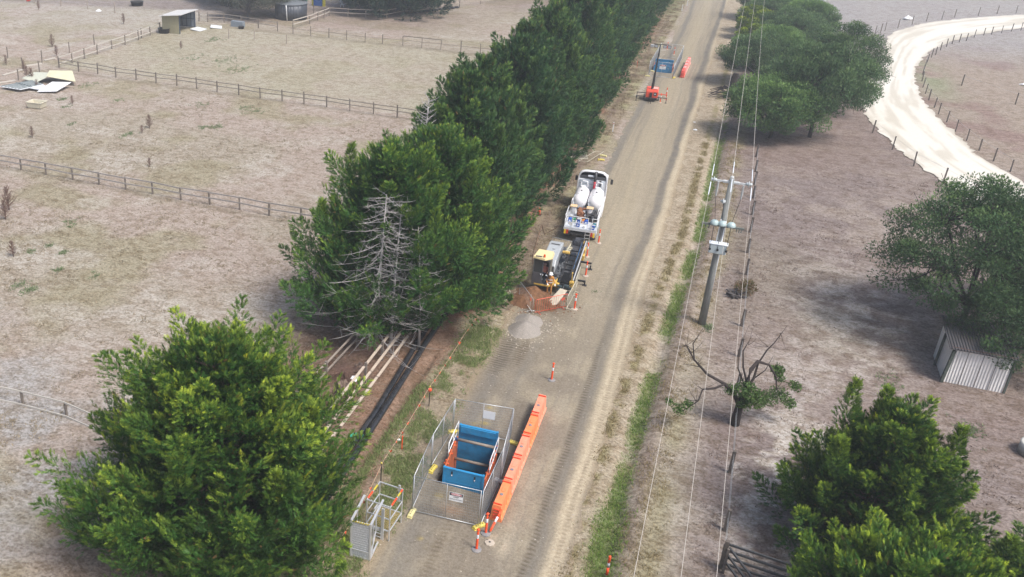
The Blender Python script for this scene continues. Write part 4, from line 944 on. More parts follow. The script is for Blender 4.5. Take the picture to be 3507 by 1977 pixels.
for s_ in (-1, 1):
    MB().box((s_*0.93, -0.02, 0.86), (0.16, 0.04, 0.32)).build('tail_light', mat('lamp_red', (0.5, 0.05, 0.02), 0.3), t); MB().box((s_*0.93+0.17*(1 if s_ > 0 else -1), -0.02, 0.84), (0.14, 0.03, 0.36)).build('marker_plate', mat('plate_yellow', (0.75, 0.5, 0.03), 0.4), t)
MB().box((0, 0.1, 0.72), (2.2, 0.08, 0.2)).build('rear_bumper', M_black, t)

# ================================================================== DRILLING RIG
t = thing('drilling_rig', 'tracked directional drilling rig with pale yellow cab roof and grey engine hood', 'drilling rig', (-8.25, 57.3, 0), rad(1.5))
for s_ in (-1, 1):
    p = MB(); n_ = 22; V = []; pts = []
    for k in range(n_):
        a = 2*math.pi*k/n_; yy = 1.5 if math.cos(a) > 0 else -1.5; pts.append((2.8+yy+0.33*math.cos(a), 0.36+0.33*math.sin(a)))
    p.prism(pts, s_*0.85-0.2, s_*0.85+0.2, 'X')
    for k in range(22):
        for z_ in (0.02, 0.71): p.box((s_*0.85, 1.35+k*0.138, z_), (0.42, 0.05, 0.04))
    p.build('crawler_track', M_black, t, fixn=True)
mb = MB(); mb.box((0, 2.8, 0.8), (1.3, 5.0, 0.35)); mb.box((-0.7, 2.6, 0.95), (1.1, 4.4, 0.1)); mb.build('chassis', M_dgrey, t)
h_ = MB(); h_.prism([(0.35, 1.0), (0.35, 1.45), (0.75, 1.86), (3.4, 2.02), (3.9, 1.92), (4.0, 1.0)], -1.25, -0.28, 'X'); ho = h_.build('engine_hood', mat('hood_grey', S(184, 190, 194), 0.4, 0, 0.06, 3, 0, 0.5, S(134, 130, 122)), t, fixn=True)
bv = ho.modifiers.new('b', 'BEVEL'); bv.width = 0.07; bv.segments = 2
for c_, d_ in (((-0.76, 0.40, 1.25), (0.85, 0.2, 0.5)), ((-0.76, 3.1, 2.02), (0.62, 0.16, 0.02)), ((-0.76, 2.3, 1.965), (0.2, 0.06, 0.02))): MB().box(c_, d_).build('hood_grille', M_dgrey, ho)
# operator's cab
cx, cy = -0.98, -0.72
fr = MB()
for dx, dy in ((-0.52, -0.58), (0.52, -0.58), (-0.52, 0.58), (0.52, 0.58)): fr.box((cx+dx, cy+dy, 1.72), (0.07, 0.07, 1.85))
for z_ in (0.82, 2.6):
    for dy in (-0.58, 0.58): fr.box((cx, cy+dy, z_), (1.1, 0.06, 0.07))
    for dx in (-0.52, 0.52): fr.box((cx+dx, cy, z_), (0.06, 1.2, 0.07))
fr.box((cx+0.1, cy-0.58, 1.72), (0.06, 0.05, 1.8)); fr.box((cx, cy, 0.8), (1.1, 1.2, 0.08)); fr.build('cab_frame', M_dgrey, t)
MB().box((cx-0.22, cy-0.6, 2.1), (0.58, 0.02, 0.9)).box((cx-0.55, cy, 2.0), (0.02, 1.1, 1.1)).build('cab_window', M_glass, t)
MB().cbox((cx-0.22, cy-0.6, 1.24), (0.60, 0.05, 0.78), 0.02).box((cx-0.55, cy, 1.15), (0.03, 1.12, 0.6)).build('cab_door', mat('door_grey', (0.07, 0.07, 0.08), 0.5), t)
MB().cbox((cx, cy+0.6, 1.5), (1.0, 0.04, 1.3), 0.01).build('cab_rear_wall', mat('cab_wall', (0.16, 0.15, 0.14), 0.7), t)
MB().box((cx+0.55, cy+0.12, 1.9), (0.02, 0.8, 1.2)).build('cab_side_screen', mat('dusty_screen', S(128, 124, 112), 0.4, 0, 0.15, 3, 0, 0.4, S(90, 84, 72)), t)
rf = MB().add([(cx-0.62, cy-0.62, 2.66), (cx+0.22, cy-0.78, 2.66), (cx+0.66, cy-0.3, 2.66), (cx+0.62, cy+0.62, 2.66), (cx-0.5, cy+0.68, 2.66), (cx-0.60, cy-0.60, 2.78), (cx+0.2, cy-0.75, 2.78), (cx+0.63, cy-0.3, 2.8), (cx+0.55, cy+0.58, 2.84), (cx-0.45, cy+0.62, 2.84)],
     [(4, 3, 2, 1, 0), (5, 6, 7, 8, 9), (0, 1, 6, 5), (1, 2, 7, 6), (2, 3, 8, 7), (3, 4, 9, 8), (4, 0, 5, 9)]).build('cab_roof', mat('cream_yellow', S(244, 226, 172), 0.45, 0, 0.04, 3, 0, 0.15, S(214, 190, 130)), t)
MB().lathe([(0.07, 2.80), (0.075, 2.95), (0.05, 3.0)], 12, (cx+0.12, cy-0.52, 0)).build('beacon', mat('amber_beacon', (0.75, 0.10, 0.01), 0.25), rf, True)
MB().box((cx-0.25, cy-0.55, 2.81), (0.4, 0.1, 0.06)).build('light_bar', M_dgrey, rf)
MB().lathe([(0.045, -0.02), (0.045, 0.02)], 10, (cx+0.02, cy-0.66, 1.55), 'Y').build('door_knob', M_refl, t)
M_yb = mat('machine_yellow', S(222, 184, 92), 0.5, 0, 0.12, 4, 0, 0.5, S(140, 112, 70))
se = MB(); se.cbox((cx+0.12, cy+0.2, 1.2), (0.5, 0.5, 0.16), 0.05); se.cbox((cx+0.12, cy+0.44, 1.55), (0.48, 0.14, 0.7), 0.05); se.build('seat', M_black, t)
pl = MB(); pl.prism([(-0.45, -1.55), (0.55, -1.6), (1.0, -0.9), (0.95, -0.2), (0.2, -0.1)], 0.72, 0.82); pl.v = [(v[0]-0.9, v[1]+0.2, v[2]) for v in pl.v]; pl.build('cab_step', M_yb, t, fixn=True)
# inclined drill frame with pipe rack
A0, A1 = Vector((0.62, -0.35, 0.62)), Vector((0.76, 4.3, 1.95))
rk = MB()
for dx in (-0.42, 0.42):
    rk.beam(A0+Vector((dx, 0, 0)), A1+Vector((dx, 0, 0)), 0.13, 0.26)
    rk.beam(A0+Vector((dx, 0.3, 0.28)), A1+Vector((dx, -0.1, 0.28)), 0.05, 0.05)
for k in range(10): rk.box(tuple(A0.lerp(A1, k/9)), (0.8, 0.07, 0.08))
for k in range(9): q = A0.lerp(A1, 0.02+k*0.022); rk.box((q.x, q.y, q.z+0.16), (0.6, 0.035, 0.2))
rk.build('drill_frame', M_black, t)
rr = random.Random(2); pr = MB()
for k in range(7):
    x_ = -0.26+0.085*k; pr.tube([A0+Vector((x_, 3.2, 1.22)), A1+Vector((x_, 0.1, 0.30))], 0.05, 8)
for k in range(7): x_ = -0.30+0.095*k; pr.prism([(0, 0), (0.75, 0), (0.8, 0.28), (0.3, 0.42), (0, 0.32)], x_, x_+0.035, 'X')
pr.v = [(v[0], v[1], v[2]) for v in pr.v]
n0 = 7*16
pr.v = [v if i < n0 else (v[0]+0.76, v[1]+3.4, v[2]+1.85) for i, v in enumerate(pr.v)]
pr.build('pipe_magazine', mat('slate_steel', (0.06, 0.065, 0.075), 0.5, 0.3, 0.3, 6, 0, 0.3), t)
hs = MB()
for k in range(4):
    o_ = k*0.055; hs.tube([A0+Vector((0.36-o_, 0.4, 0.32)), A0.lerp(A1, .35)+Vector((0.34-o_, 0, 0.40+0.03*math.sin(k))), A0.lerp(A1, .65)+Vector((0.38-o_, 0, 0.37)), A1+Vector((0.3-o_, -0.2, 0.38))], 0.024, 6)
hs.build('hydraulic_hoses', M_black, t, True)
MB().tube([A0.lerp(A1, .25)+Vector((0.28, 0, 0.42)), A0.lerp(A1, .9)+Vector((0.25, 0, 0.42))], 0.022, 6).build('blue_hose', mat('hose_blue', (0.05, 0.14, 0.30), 0.4), t, True)
MB().beam(A0+Vector((0.5, 0.2, 0.30)), A1+Vector((0.5, -0.3, 0.26)), 0.06, 0.16).build('guide_rail', M_alu, t)
ms = MB()
for k in range(60):
    u_ = rr.random(); q = A0.lerp(A1, u_*0.85); ms.cbox((q.x-0.62+rr.uniform(-.12, .16), q.y, q.z-0.1+rr.uniform(-.15, .3)), (rr.uniform(.05, .2), rr.uniform(.06, .35), rr.uniform(.05, .18)), 0.015)
for k in range(14):
    u_ = rr.uniform(.1, .7); q = A0.lerp(A1, u_)+Vector((-0.6, 0, 0)); ms.tube([q, q+Vector((rr.uniform(-.2, .2), 0.3, 0.35)), q+Vector((rr.uniform(-.2, .2), 0.8, 0.15))], 0.02, 5)
ms.build('drive_machinery', mat('grey_machinery', (0.16, 0.17, 0.18), 0.45, 0.4, 0.5, 12, 0, 0.4, (0.3, 0.28, 0.25)), t)
MB().cbox((0.16, 2.0, 2.0), (0.52, 0.2, 0.18), 0.04).build('yellow_box', M_yb, t)
mb = MB()
for k in range(6): mb.box((0.22+k*0.03, 2.4+k*0.31, 1.95), (0.32, 0.14, 0.05))
mb.beam((0.1, 2.3, 1.9), (0.3, 4.2, 2.0), 0.06, 0.06); mb.build('walkway_steps', mat('cream_steel', S(220, 212, 184), 0.5), t)
for c_, d_ in (((1.22, 3.4, 1.25), (0.22, 0.5, 0.45)), ((1.22, 3.9, 1.6), (0.2, 0.7, 0.3)), ((1.05, 4.1, 2.0), (0.25, 0.4, 0.3))): MB().cbox(c_, d_, 0.05).build('side_bracket', M_yb, t)
for i, y_ in enumerate((1.35, 4.2)):
    o_ = MB(); o_.box((1.35, y_, 0.32 if i == 0 else 0.5), (0.95, 0.11, 0.12)); o_.box((1.78, y_, 0.16), (0.1, 0.1, 0.35)); o_.cbox((1.78, y_, 0.03), (0.3, 0.26, 0.06), 0.02); o_.build('outrigger', M_black, t)
fb = MB(); fb.cbox((0.05, -0.45, 0.55), (0.4, 0.28, 0.3), 0.03); fb.cbox((1.05, -0.25, 0.6), (0.3, 0.25, 0.65), 0.04); fb.tube([(1.05, -0.3, 0.8), (1.02, -0.3, 1.55)], 0.03, 6); fb.lathe([(0.05, 1.5), (0.06, 1.58), (0.02, 1.63)], 8, (1.02, -0.3, 0)); fb.build('front_vice', M_yb, t)
vs = MB()
for k in range(22): vs.cbox((rr.uniform(0.2, 1.0), rr.uniform(-0.8, 0.3), rr.uniform(0.15, 0.7)), (rr.uniform(.1, .3), rr.uniform(.1, .3), rr.uniform(.08, .22)), 0.02)
vs.build('front_clamp', mat('dark_teal_steel', (0.06, 0.085, 0.095), 0.5, 0.3, 0.3), t)
MB().tube([(0.6, -0.3, 0.55), (0.45, -2.4, 0.05)], 0.035, 8).build('drill_rod', M_galv, t, True)

# ================================================================== PEOPLE (one continuous body each)
def body(name, label, loc, rz, J, R, edges, m, parts, root=0):
    t = thing('person', label, 'person', loc, rz)
    me = bpy.data.meshes.new('body'); me.from_pydata([tuple(p) for p in J], edges, [])
    o = bpy.data.objects.new('body', me); C.objects.link(o); o.parent = t
    sk = o.modifiers.new('s', 'SKIN'); o.modifiers.new('d', 'SUBSURF').levels = 1; o.modifiers['d'].render_levels = 1
    for v, r_ in zip(me.skin_vertices[0].data, R): v.radius = (r_, r_) if not hasattr(r_, '__len__') else r_
    me.skin_vertices[0].data[root].use_root = True; sk.use_smooth_shade = True
    bpy.context.view_layer.update()
    m2 = bpy.data.meshes.new_from_object(o.evaluated_get(bpy.context.evaluated_depsgraph_get())); o.modifiers.clear(); o.data = m2
    for k in m: m2.materials.append(k)
    for p in m2.polygons: p.material_index = parts(p.center); p.use_smooth = True
    return t
M_skin = mat('skin', (0.50, 0.27, 0.18), 0.6, 0, 0.08); M_navy = mat('navy_cloth', (0.018, 0.03, 0.06), 0.9, 0, 0.2); M_hiv = mat('dirty_orange_cloth', (0.50, 0.22, 0.05), 0.85, 0, 0.3, 8, 0, 0.5, (0.25, 0.12, 0.05)); M_boot = mat('muddy_boot', (0.10, 0.06, 0.04), 0.9)
M_hat = mat('white_helmet', (0.80, 0.80, 0.82), 0.3)
# standing worker, arms forward
J = [(0, 0, 0.93), (0, -0.01, 1.12), (0, -0.03, 1.32), (0, -0.06, 1.44), (0, -0.10, 1.52), (0, -0.13, 1.60), (0, -0.13, 1.68),
     (-0.18, -0.05, 1.40), (-0.24, -0.12, 1.13), (-0.16, -0.34, 1.02), (-0.13, -0.42, 1.01),
     (0.18, -0.05, 1.40), (0.26, -0.14, 1.14), (0.34, -0.36, 1.06), (0.37, -0.45, 1.05),
     (-0.10, 0, 0.86), (-0.12, -0.04, 0.48), (-0.13, 0.02, 0.10), (-0.13, -0.14, 0.04), (0.10, 0, 0.86), (0.12, -0.06, 0.48), (0.14, 0.0, 0.10), (0.15, -0.16, 0.04)]
R = [0.15, (0.15, .12), (0.17, .12), 0.09, 0.055, 0.085, 0.075, 0.068, 0.05, 0.04, 0.035, 0.068, 0.05, 0.04, 0.035, 0.095, 0.065, 0.05, 0.04, 0.095, 0.065, 0.05, 0.04]
E_ = [(0, 1), (1, 2), (2, 3), (3, 4), (4, 5), (5, 6), (3, 7), (7, 8), (8, 9), (9, 10), (3, 11), (11, 12), (12, 13), (13, 14), (0, 15), (15, 16), (16, 17), (17, 18), (0, 19), (19, 20), (20, 21), (21, 22)]
# five fingers and a thumb-side digit on each hand, small chains rooted in the palm
for root_, sx in ((10, -1), (14, 1)):
    bx, by, bz = J[root_]
    for f, (dx, L_) in enumerate(((-0.030, .055), (-0.011, .065), (0.010, .062), (0.029, .05))):
        i = len(J); J += [(bx+dx, by-0.045, bz-0.004), (bx+dx*1.1, by-0.045-L_*0.6, bz-0.02), (bx+dx*1.1, by-0.045-L_, bz-0.05)]; R += [.011, .010, .008]; E_ += [(root_, i), (i, i+1), (i+1, i+2)]
    i = len(J); J += [(bx-sx*0.045, by-0.01, bz), (bx-sx*0.055, by-0.05, bz-0.02)]; R += [.012, .009]; E_ += [(root_, i), (i, i+1)]
def pw(c):
    if c.z > 1.49: return 0
    if c.y < -0.36 and c.z > 0.9: return 3
    if c.z < 0.14: return 2
    return 1
t = body('person', 'worker in a white helmet and muddy orange clothes standing in front of the rig cab', (-8.52, 56.15, 0.0), rad(8), J, R, E_, [M_skin, M_hiv, M_boot, M_white], pw)
hm = MB(); hm.lathe([(0.165, 1.655), (0.135, 1.665), (0.13, 1.71), (0.105, 1.765), (0.055, 1.795), (0.01, 1.80)], 16, (0, -0.13, 0)); hm.cbox((0, -0.27, 1.665), (0.2, 0.12, 0.02), 0.01); hm.build('helmet', M_hat, t, True)
vs = MB()
for z_ in (1.22, 1.02): vs.lathe([(0.20, z_-0.025), (0.20, z_+0.025)], 16, (0, -0.01, 0), capb=False, capt=False)
vs.v = [(v[0], v[1]*0.75, v[2]) for v in vs.v]; vs.build('vest_band', M_refl, t, True)
# seated operator inside the cab
J = [(0, 0, 0.10), (0, 0.01, 0.28), (0, 0, 0.46), (0, -0.02, 0.58), (0, -0.04, 0.66), (0, -0.06, 0.74), (0, -0.06, 0.81),
     (-0.18, 0, 0.54), (-0.25, -0.10, 0.32), (-0.18, -0.32, 0.30), (0.18, 0, 0.54), (0.26, -0.1, 0.32), (0.2, -0.34, 0.30),
     (-0.10, -0.04, 0.08), (-0.14, -0.46, 0.12), (-0.14, -0.52, -0.30), (-0.14, -0.64, -0.36), (0.10, -0.04, 0.08), (0.16, -0.46, 0.12), (0.18, -0.56, -0.30), (0.18, -0.68, -0.36), (-0.17, -0.42, 0.30), (0.19, -0.44, 0.30)]
R = [0.15, (0.15, .12), (0.17, .12), 0.09, 0.055, 0.085, 0.075, 0.068, 0.05, 0.04, 0.068, 0.05, 0.04, 0.095, 0.07, 0.05, 0.04, 0.095, 0.07, 0.05, 0.04, .035, .035]
E_ = [(0, 1), (1, 2), (2, 3), (3, 4), (4, 5), (5, 6), (3, 7), (7, 8), (8, 9), (3, 10), (10, 11), (11, 12), (0, 13), (13, 14), (14, 15), (15, 16), (0, 17), (17, 18), (18, 19), (19, 20), (9, 21), (12, 22)]
def ps(c):
    if c.z > 0.62: return 0
    if c.z > 0.30 and c.y < -0.30: return 0
    if c.z > 0.2: return 2
    return 3 if (int((c.y*-1+c.z*-1+2)*8) % 3 == 0 and c.y < -0.1) else 1
t = body('person', 'operator sitting in the rig cab in pink shirt and navy trousers with reflective bands', (-9.08, 56.72, 1.22), rad(10), J, R, E_, [M_skin, M_navy, mat('pink_shirt', (0.62, 0.24, 0.20), 0.85), M_refl], ps)
MB().lathe([(0.12, 0.775), (0.115, 0.83), (0.06, 0.88), (0.01, 0.89)], 14, (0, -0.06, 0)).build('cap', mat('pink_cap', S(232, 190, 190), 0.7), t, True)

# ================================================================== LIGHTING TOWER
t = thing('lighting_tower', 'red trailer lighting tower with black telescopic mast raised, lamps off', 'lighting tower', (-7.95, 114.3, 0), rad(4))
M_lt = mat('tower_red', (0.72, 0.07, 0.03), 0.4, 0, 0.06, 3, 0, 0.2, (0.7, 0.25, 0.18))
cn = MB(); cn.prism([(-0.75, 0.45), (-0.75, 1.2), (-0.6, 1.5), (0.75, 1.55), (0.85, 1.35), (0.85, 0.45)], -0.72, 0.72, 'X'); co = cn.build('canopy', M_lt, t, fixn=True); bv = co.modifiers.new('b', 'BEVEL'); bv.width = 0.08; bv.segments = 2
MB().cbox((0.28, -0.1, 1.56), (0.7, 1.0, 0.03), 0.01).build('canopy_lid', mat('tower_pale', (0.80, 0.40, 0.33), 0.4), co)
MB().box((0.38, -0.77, 0.95), (0.34, 0.03, 0.4)).box((-0.1, -0.8, 0.8), (0.28, 0.08, 0.6)).build('control_panel', M_black, co)
MB().box((0.36, -0.79, 0.95), (0.14, 0.02, 0.14)).build('dial', M_refl, co)
mb = MB(); mb.box((0, 0, 0.4), (1.3, 2.0, 0.12)); mb.beam((0, -0.9, 0.45), (0, -1.9, 0.42), 0.1, 0.1); mb.tube([(0, -1.75, 0), (0, -1.75, 0.7)], 0.04, 8); mb.build('trailer_frame', M_black, t)
for s_ in (-1, 1): wheel(t, s_*0.85, 0.1, 0.33, 0.2)
for sx, sy in ((-1, -1), (1, -1), (1, 1), (-1, 1)):
    o_ = MB(); o_.box((sx*1.25, sy*0.9, 0.62), (1.1, 0.08, 0.08)); o_.box((sx*1.75, sy*0.9, 0.36), (0.07, 0.07, 0.62)); o_.cbox((sx*1.75, sy*0.9, 0.03), (0.22, 0.22, 0.05), 0.02); o_.build('outrigger', M_lt if (sx, sy) == (1, 1) else M_black, t)
ms = MB(); q0 = Vector((-0.1, -0.45, 0.6)); q1 = Vector((0.06, -0.7, 6.95))
for k, wd in enumerate((0.20, 0.17, 0.14, 0.11, 0.09)): ms.beam(q0.lerp(q1, k*0.19), q0.lerp(q1, min(1, k*0.19+0.26)), wd, wd)
ms.tube([q0+Vector((0.14, 0, 0)), q0.lerp(q1, 0.35)+Vector((0.14, 0, 0))], 0.02, 5); ms.build('mast', M_black, t)
ar = MB(); ar.beam(q1+Vector((-0.75, 0, 0)), q1+Vector((0.95, 0, 0)), 0.07, 0.07); ao = ar.build('cross_arm', M_black, t)
for dx, mm in ((-0.9, M_galv), (-0.45, M_black), (0.55, M_black), (1.05, M_black)):
    l_ = MB().cbox(tuple(q1+Vector((dx, -0.15, -0.22))), (0.42, 0.16, 0.34), 0.04).build('floodlight', mm, ao)
    MB().box(tuple(q1+Vector((dx, -0.235, -0.22))), (0.34, 0.01, 0.26)).build('lens', mat('lens_grey', (0.35, 0.37, 0.4), 0.2), l_)

# ================================================================== POWER POLE AND LINES
bp = Vector(G(2403, 1110))
t = thing('power_pole', 'grey timber power pole with white crossarm, round insulators and switch box', 'power pole', bp)
po = MB().tube([(0, 0, -0.1), (0, 0, 4), (0, 0, 10.0)], [0.25, 0.205, 0.155], 18).build('pole', mat('pole_grey', S(142, 145, 142), 0.85, 0, 0.3, 1.6, 0.01, 0.4, S(90, 94, 94), stretch=(4, 4, 0.6)), t, True)
mb = MB()
for z_ in (1.2, 1.9, 2.4, 3.2): mb.lathe([(0.22-0.008*z_, z_), (0.22-0.008*z_, z_+0.03)], 16)
mb.build('steel_strap', M_galv, po)
MB().tube([(0.17, -0.12, 2.2), (0.15, -0.12, 7.3)], 0.045, 8).tube([(-0.16, -0.12, 5.8), (-0.14, -0.12, 7.4)], 0.035, 8).build('conduit', M_white, t, True)
M_por = mat('porcelain', S(206, 214, 216), 0.3)
ca = MB(); ca.beam((-1.15, 0, 9.80), (1.15, 0, 9.80), 0.09, 0.10); ca.cbox((-0.28, 0, 9.80), (0.42, 0.14, 0.18), 0.04); ca.cbox((0.28, 0, 9.80), (0.42, 0.14, 0.18), 0.04); ca.cbox((0, 0, 9.98), (0.2, 0.2, 0.42), 0.05)
ca.build('crossarm', mat('crossarm_grey', S(214, 218, 218), 0.5), t)
for s_ in (-1, 1):
    iz = MB().lathe([(0.10, 0.0), (0.11, 0.1), (0.06, 0.12), (0.2, 0.14), (0.2, 0.17), (0.06, 0.19), (0.10, 0.22), (0.09, 0.34)], 12, (0, 0, 0), 'X'); iz.v = [(s_*(v[0]+0.84), v[1], v[2]+9.82) for v in iz.v]; iz.build('insulator', M_por, t, True)
    fz = MB().tube([(s_*0.72, -0.05, 9.75), (s_*0.72, -0.05, 9.1)], [0.05, 0.07], 8); fz.tube([(s_*0.72, -0.05, 9.1), (s_*0.72, -0.05, 8.85)], 0.05, 8); fz.build('drop_fuse', M_grayp, t)
iz = MB().lathe([(0.10, 0), (0.1, 0.1), (0.2, 0.12), (0.2, 0.15), (0.09, 0.17), (0.09, 0.3)], 12, (0, 0, 0), 'X'); iz.v = [(-v[0]-0.1, v[1]-0.1, v[2]+8.55) for v in iz.v]; iz.build('insulator', M_por, t, True)
lb = MB(); lb.beam((-1.2, -0.17, 7.0), (1.25, -0.17, 7.0), 0.1, 0.12); 
for x_ in (-1.15, -0.95, -0.75, 0.85, 1.0, 1.12): lb.tube([(x_, -0.17, 6.95), (x_, -0.17, 6.72)], 0.035, 6)
lb.build('lower_crossarm', mat('old_arm', S(120, 126, 120), 0.8), t)
for x_ in (-0.48, -0.02, 0.5):
    MB().lathe([(0.26, 0.0), (0.27, 0.06), (0.22, 0.20), (0.12, 0.28), (0.03, 0.30)], 18, (x_, -0.22, 7.05)).build('arrester', mat('frosted_grey', S(186, 206, 206), 0.3), t, True)
bx = MB(); bx.cbox((0.0, -0.38, 5.55), (1.02, 0.42, 0.62), 0.05); bo = bx.build('switch_box', mat('box_grey', S(196, 208, 212), 0.4, 0, 0.04, 2), t)
MB().cbox((0, -0.38, 5.90), (1.12, 0.46, 0.08), 0.02).build('lid', M_refl, bo)
mb = MB()
for x_ in (-0.45, 0.0, 0.5): mb.lathe([(0.07, 0), (0.07, 0.1)], 10, (x_, -0.68, 5.55), 'Y')
mb.build('bushing', M_black, bo)
for x_ in (-0.48, -0.02, 0.5): MB().tube(catenary((x_*0.96, -0.64, 5.6), (x_, -0.35, 7.1), 0.18, 8), 0.018, 5).build('cable', M_black, t, True)
MB().tube(catenary((-0.72, -0.05, 8.85), (-0.48, -0.25, 7.35), 0.1, 8), 0.014, 5).build('cable', M_black, t, True)
MB().tube(catenary((0.72, -0.05, 8.85), (0.5, -0.25, 7.35), -0.02, 8), 0.014, 5).build('cable', M_black, t, True)
MB().tube(catenary((-0.2, -0.1, 8.5), (-0.02, -0.25, 7.35), 0.2, 8), 0.014, 5).build('cable', M_black, t, True)
M_wire = mat('aluminium_wire', S(206, 198, 188), 0.5, 0.0, 0.03)
for nm, x_, dx0, dx1 in (('left overhead power line above the verge', -1.15, -0.25, 0.25), ('middle overhead power line from the pole top', 0.0, -0.15, 0.3), ('right overhead power line above the wire fence', 1.15, -0.45, 0.35)):
    z_ = 9.84 if x_ else 10.18
    w1 = catenary((bp.x+x_, bp.y, z_), (bp.x+x_+dx0*1.3, -14, z_-0.3), 0.45, 14); w2 = catenary((bp.x+x_, bp.y, z_), (bp.x+x_+dx1*1.2, 152, z_+0.1), 0.7, 16); w3 = catenary((bp.x+x_+dx1*1.2, 152, z_+0.1), (bp.x+x_+dx1*2.2, 250, z_), 0.6, 10)
    o = MB().tube(w1[::-1], 0.009, 5).tube(w2, 0.013, 5).tube(w3, 0.017, 5).build('power_line', M_wire); tagk(o, nm, 'power line', 'overhead power lines')
    s1 = Vector(w1[0]); MB().tube([s1.lerp(Vector(w1[1]), .12), s1.lerp(Vector(w1[1]), .55)], 0.03, 6).tube([s1.lerp(Vector(w2[1]), .12), s1.lerp(Vector(w2[1]), .55)], 0.03, 6).build('line_splice', M_refl, o)

# ================================================================== PADDOCK FENCES
def post_fence(label, pts, h=1.15, rails=(0.55, 1.08), rw=0.09, pw=0.11, lean=0.0, m=M_wood2, mr=M_wood, wires=(), skip=(), extra=None, zs=None, seed=0, cat='fence'):
    t = thing('paddock_fence' if rails else 'wire_fence', label, cat, (0, 0, 0)); rr = random.Random(seed+len(pts))
    base = MB().box((0, 0, h/2-0.05), (pw, pw, h+0.1))
    for i, (x, y) in enumerate(pts):
        hh = h*rr.uniform(0.94, 1.06); b = MB().box((0, 0, hh/2-0.05), (pw, pw, hh+0.1)); o = b.build('post', m, t, loc=(x, y, 0)); o.rotation_euler = (rr.uniform(-.03, .03), -lean+rr.uniform(-.03, .03), rr.uniform(-.3, .3))
    for i, (a, b) in enumerate(zip(pts[:-1], pts[1:])):
        if i in skip: continue
        for z_ in rails:
            mb = MB(); mb.beam((a[0], a[1]-0.07, z_+rr.uniform(-.03, .03)), (b[0], b[1]-0.07, z_+rr.uniform(-.03, .03)), 0.04, rw); mb.build('rail', mr, t)
    for z_ in wires:
        MB().tube([(p[0], p[1]+0.06, z_) for p in pts], 0.008, 4).build('wire', M_galv, t)
    return t
F1 = [(-63.2, 60.2), (-60.4, 60.3), (-57.7, 60.3), (-54.9, 60.3), (-51.9, 60.3), (-49.1, 60.3), (-46.3, 60.3), (-43.6, 60.4), (-40.7, 60.3), (-38.0, 60.5), (-35.2, 60.6), (-32.4, 60.5), (-29.6, 60.7), (-26.8, 60.7), (-24, 60.8), (-21, 60.8)]
post_fence('long grey two-rail fence across the nearer left paddock', F1, 1.15, (0.62, 1.12), 0.12, 0.12, mr=mat('grey_rail', S(168, 162, 156), 0.9), seed=1)
F2 = [(-81.0, 93.9), (-77.4, 93.3), (-74.4, 93.3), (-71.3, 92.9), (-68.4, 93.1), (-65.3, 92.9), (-62.4, 93.1), (-59.5, 93.0), (-56.5, 92.8), (-53.5, 92.8), (-50.5, 92.6), (-47.6, 92.6), (-44.8, 92.7), (-41.9, 92.7), (-38.9, 92.5), (-36.0, 92.5), (-33.1, 92.4), (-30.2, 92.4), (-27.2, 92.4), (-24.0, 92.4)]
post_fence('long thin grey fence across the middle of the left paddocks', F2, 1.4, (0.75, 1.2), 0.08, 0.12, mr=mat('dim_rail', S(142, 134, 126), 0.9), seed=2)
F3 = [(-64.5, 129.5), (-61.4, 129.5), (-58.4, 129.8), (-55.2, 129.3), (-52.0, 129.1), (-49.3, 129.5), (-46.1, 129.8), (-43.0, 129.6), (-40.1, 129.9), (-37, 130), (-34, 130), (-31, 130), (-28, 130)]
post_fence('thin fence with one gate-like bay across the farther paddock', F3, 1.5, (0.85,), 0.05, 0.10, mr=M_wood2, wires=(1.3, .5), seed=3)
t = thing('gate_rail', 'dark top rail between three posts in the farther paddock fence', 'rail', (0, 0, 0)); MB().beam((-46.1, 129.75, 1.45), (-40.1, 129.85, 1.45), 0.06, 0.1).build('rail', M_wood2, t)
FL = [(-81.0, 93.9), (-81.2, 96.8), (-81.4, 99.6), (-81.7, 102.8), (-82.0, 106.5), (-82.1, 109.8), (-82.5, 113.7), (-82.9, 117.3), (-83.6, 121.0)]
post_fence('pale two-rail fence running from the corner post to the open shelter', FL, 1.4, (0.5, 1.3), 0.13, 0.13, mr=mat('pale_rail', S(206, 200, 190), 0.8), skip=(), seed=4)
post_fence('row of leaning posts beyond the pale rail fence', [(-82.9, 115.0), (-85.9, 107.6), (-85.6, 101.7), (-84.9, 95.2), (-90.7, 95.2)], 1.5, (), pw=0.11, wires=(1.2,), seed=5)
post_fence('short run of posts with fallen rails behind the scrap heap', [(-81.4, 90.6), (-80.9, 86.2), (-84.4, 91.0)], 1.5, (), pw=0.12, seed=6)
post_fence('wire fence with pale posts at the far top left', [(-123.5, 132.2), (-117.7, 131.9), (-111.6, 131.7), (-105.5, 131.3), (-99.2, 130.6)], 1.9, (), pw=0.14, m=M_wood, wires=(1.6, 0.9), seed=7)
for i, (a, b) in enumerate((((-85.1, 92.0), (-84.3, 94.4)), ((-85.2, 96.0), (-84.9, 97.8)), ((-84.1, 87.0), (-84.0, 90.4)), ((-82.3, 82.5), (-80.9, 85.6)))):
    o = MB().beam((*a, 0.09), (*b, 0.09), 0.2, 0.14).build('fallen_rail', mat('pale_rail', (1, 1, 1))); tagk(o, ('fallen pale beam beside the leaning post behind the scrap', 'short pale beam lying nearest the corner of the rail fence', 'thin pale beam lying behind the bushes at the scrap heap', 'long pale beam at the left edge beside the scrap heap')[i], 'beam')
RB = [(-69.4, 133.0), (-66.4, 133.3), (-65.9, 138.6), (-66.1, 142.2), (-66.1, 144.8), (-66.2, 147.2)]
post_fence('pale rail fence running back from the dark water tank', RB[1:], 1.4, (0.7, 1.35), 0.14, 0.12, mr=mat('pale_rail', (1, 1, 1)), seed=8)
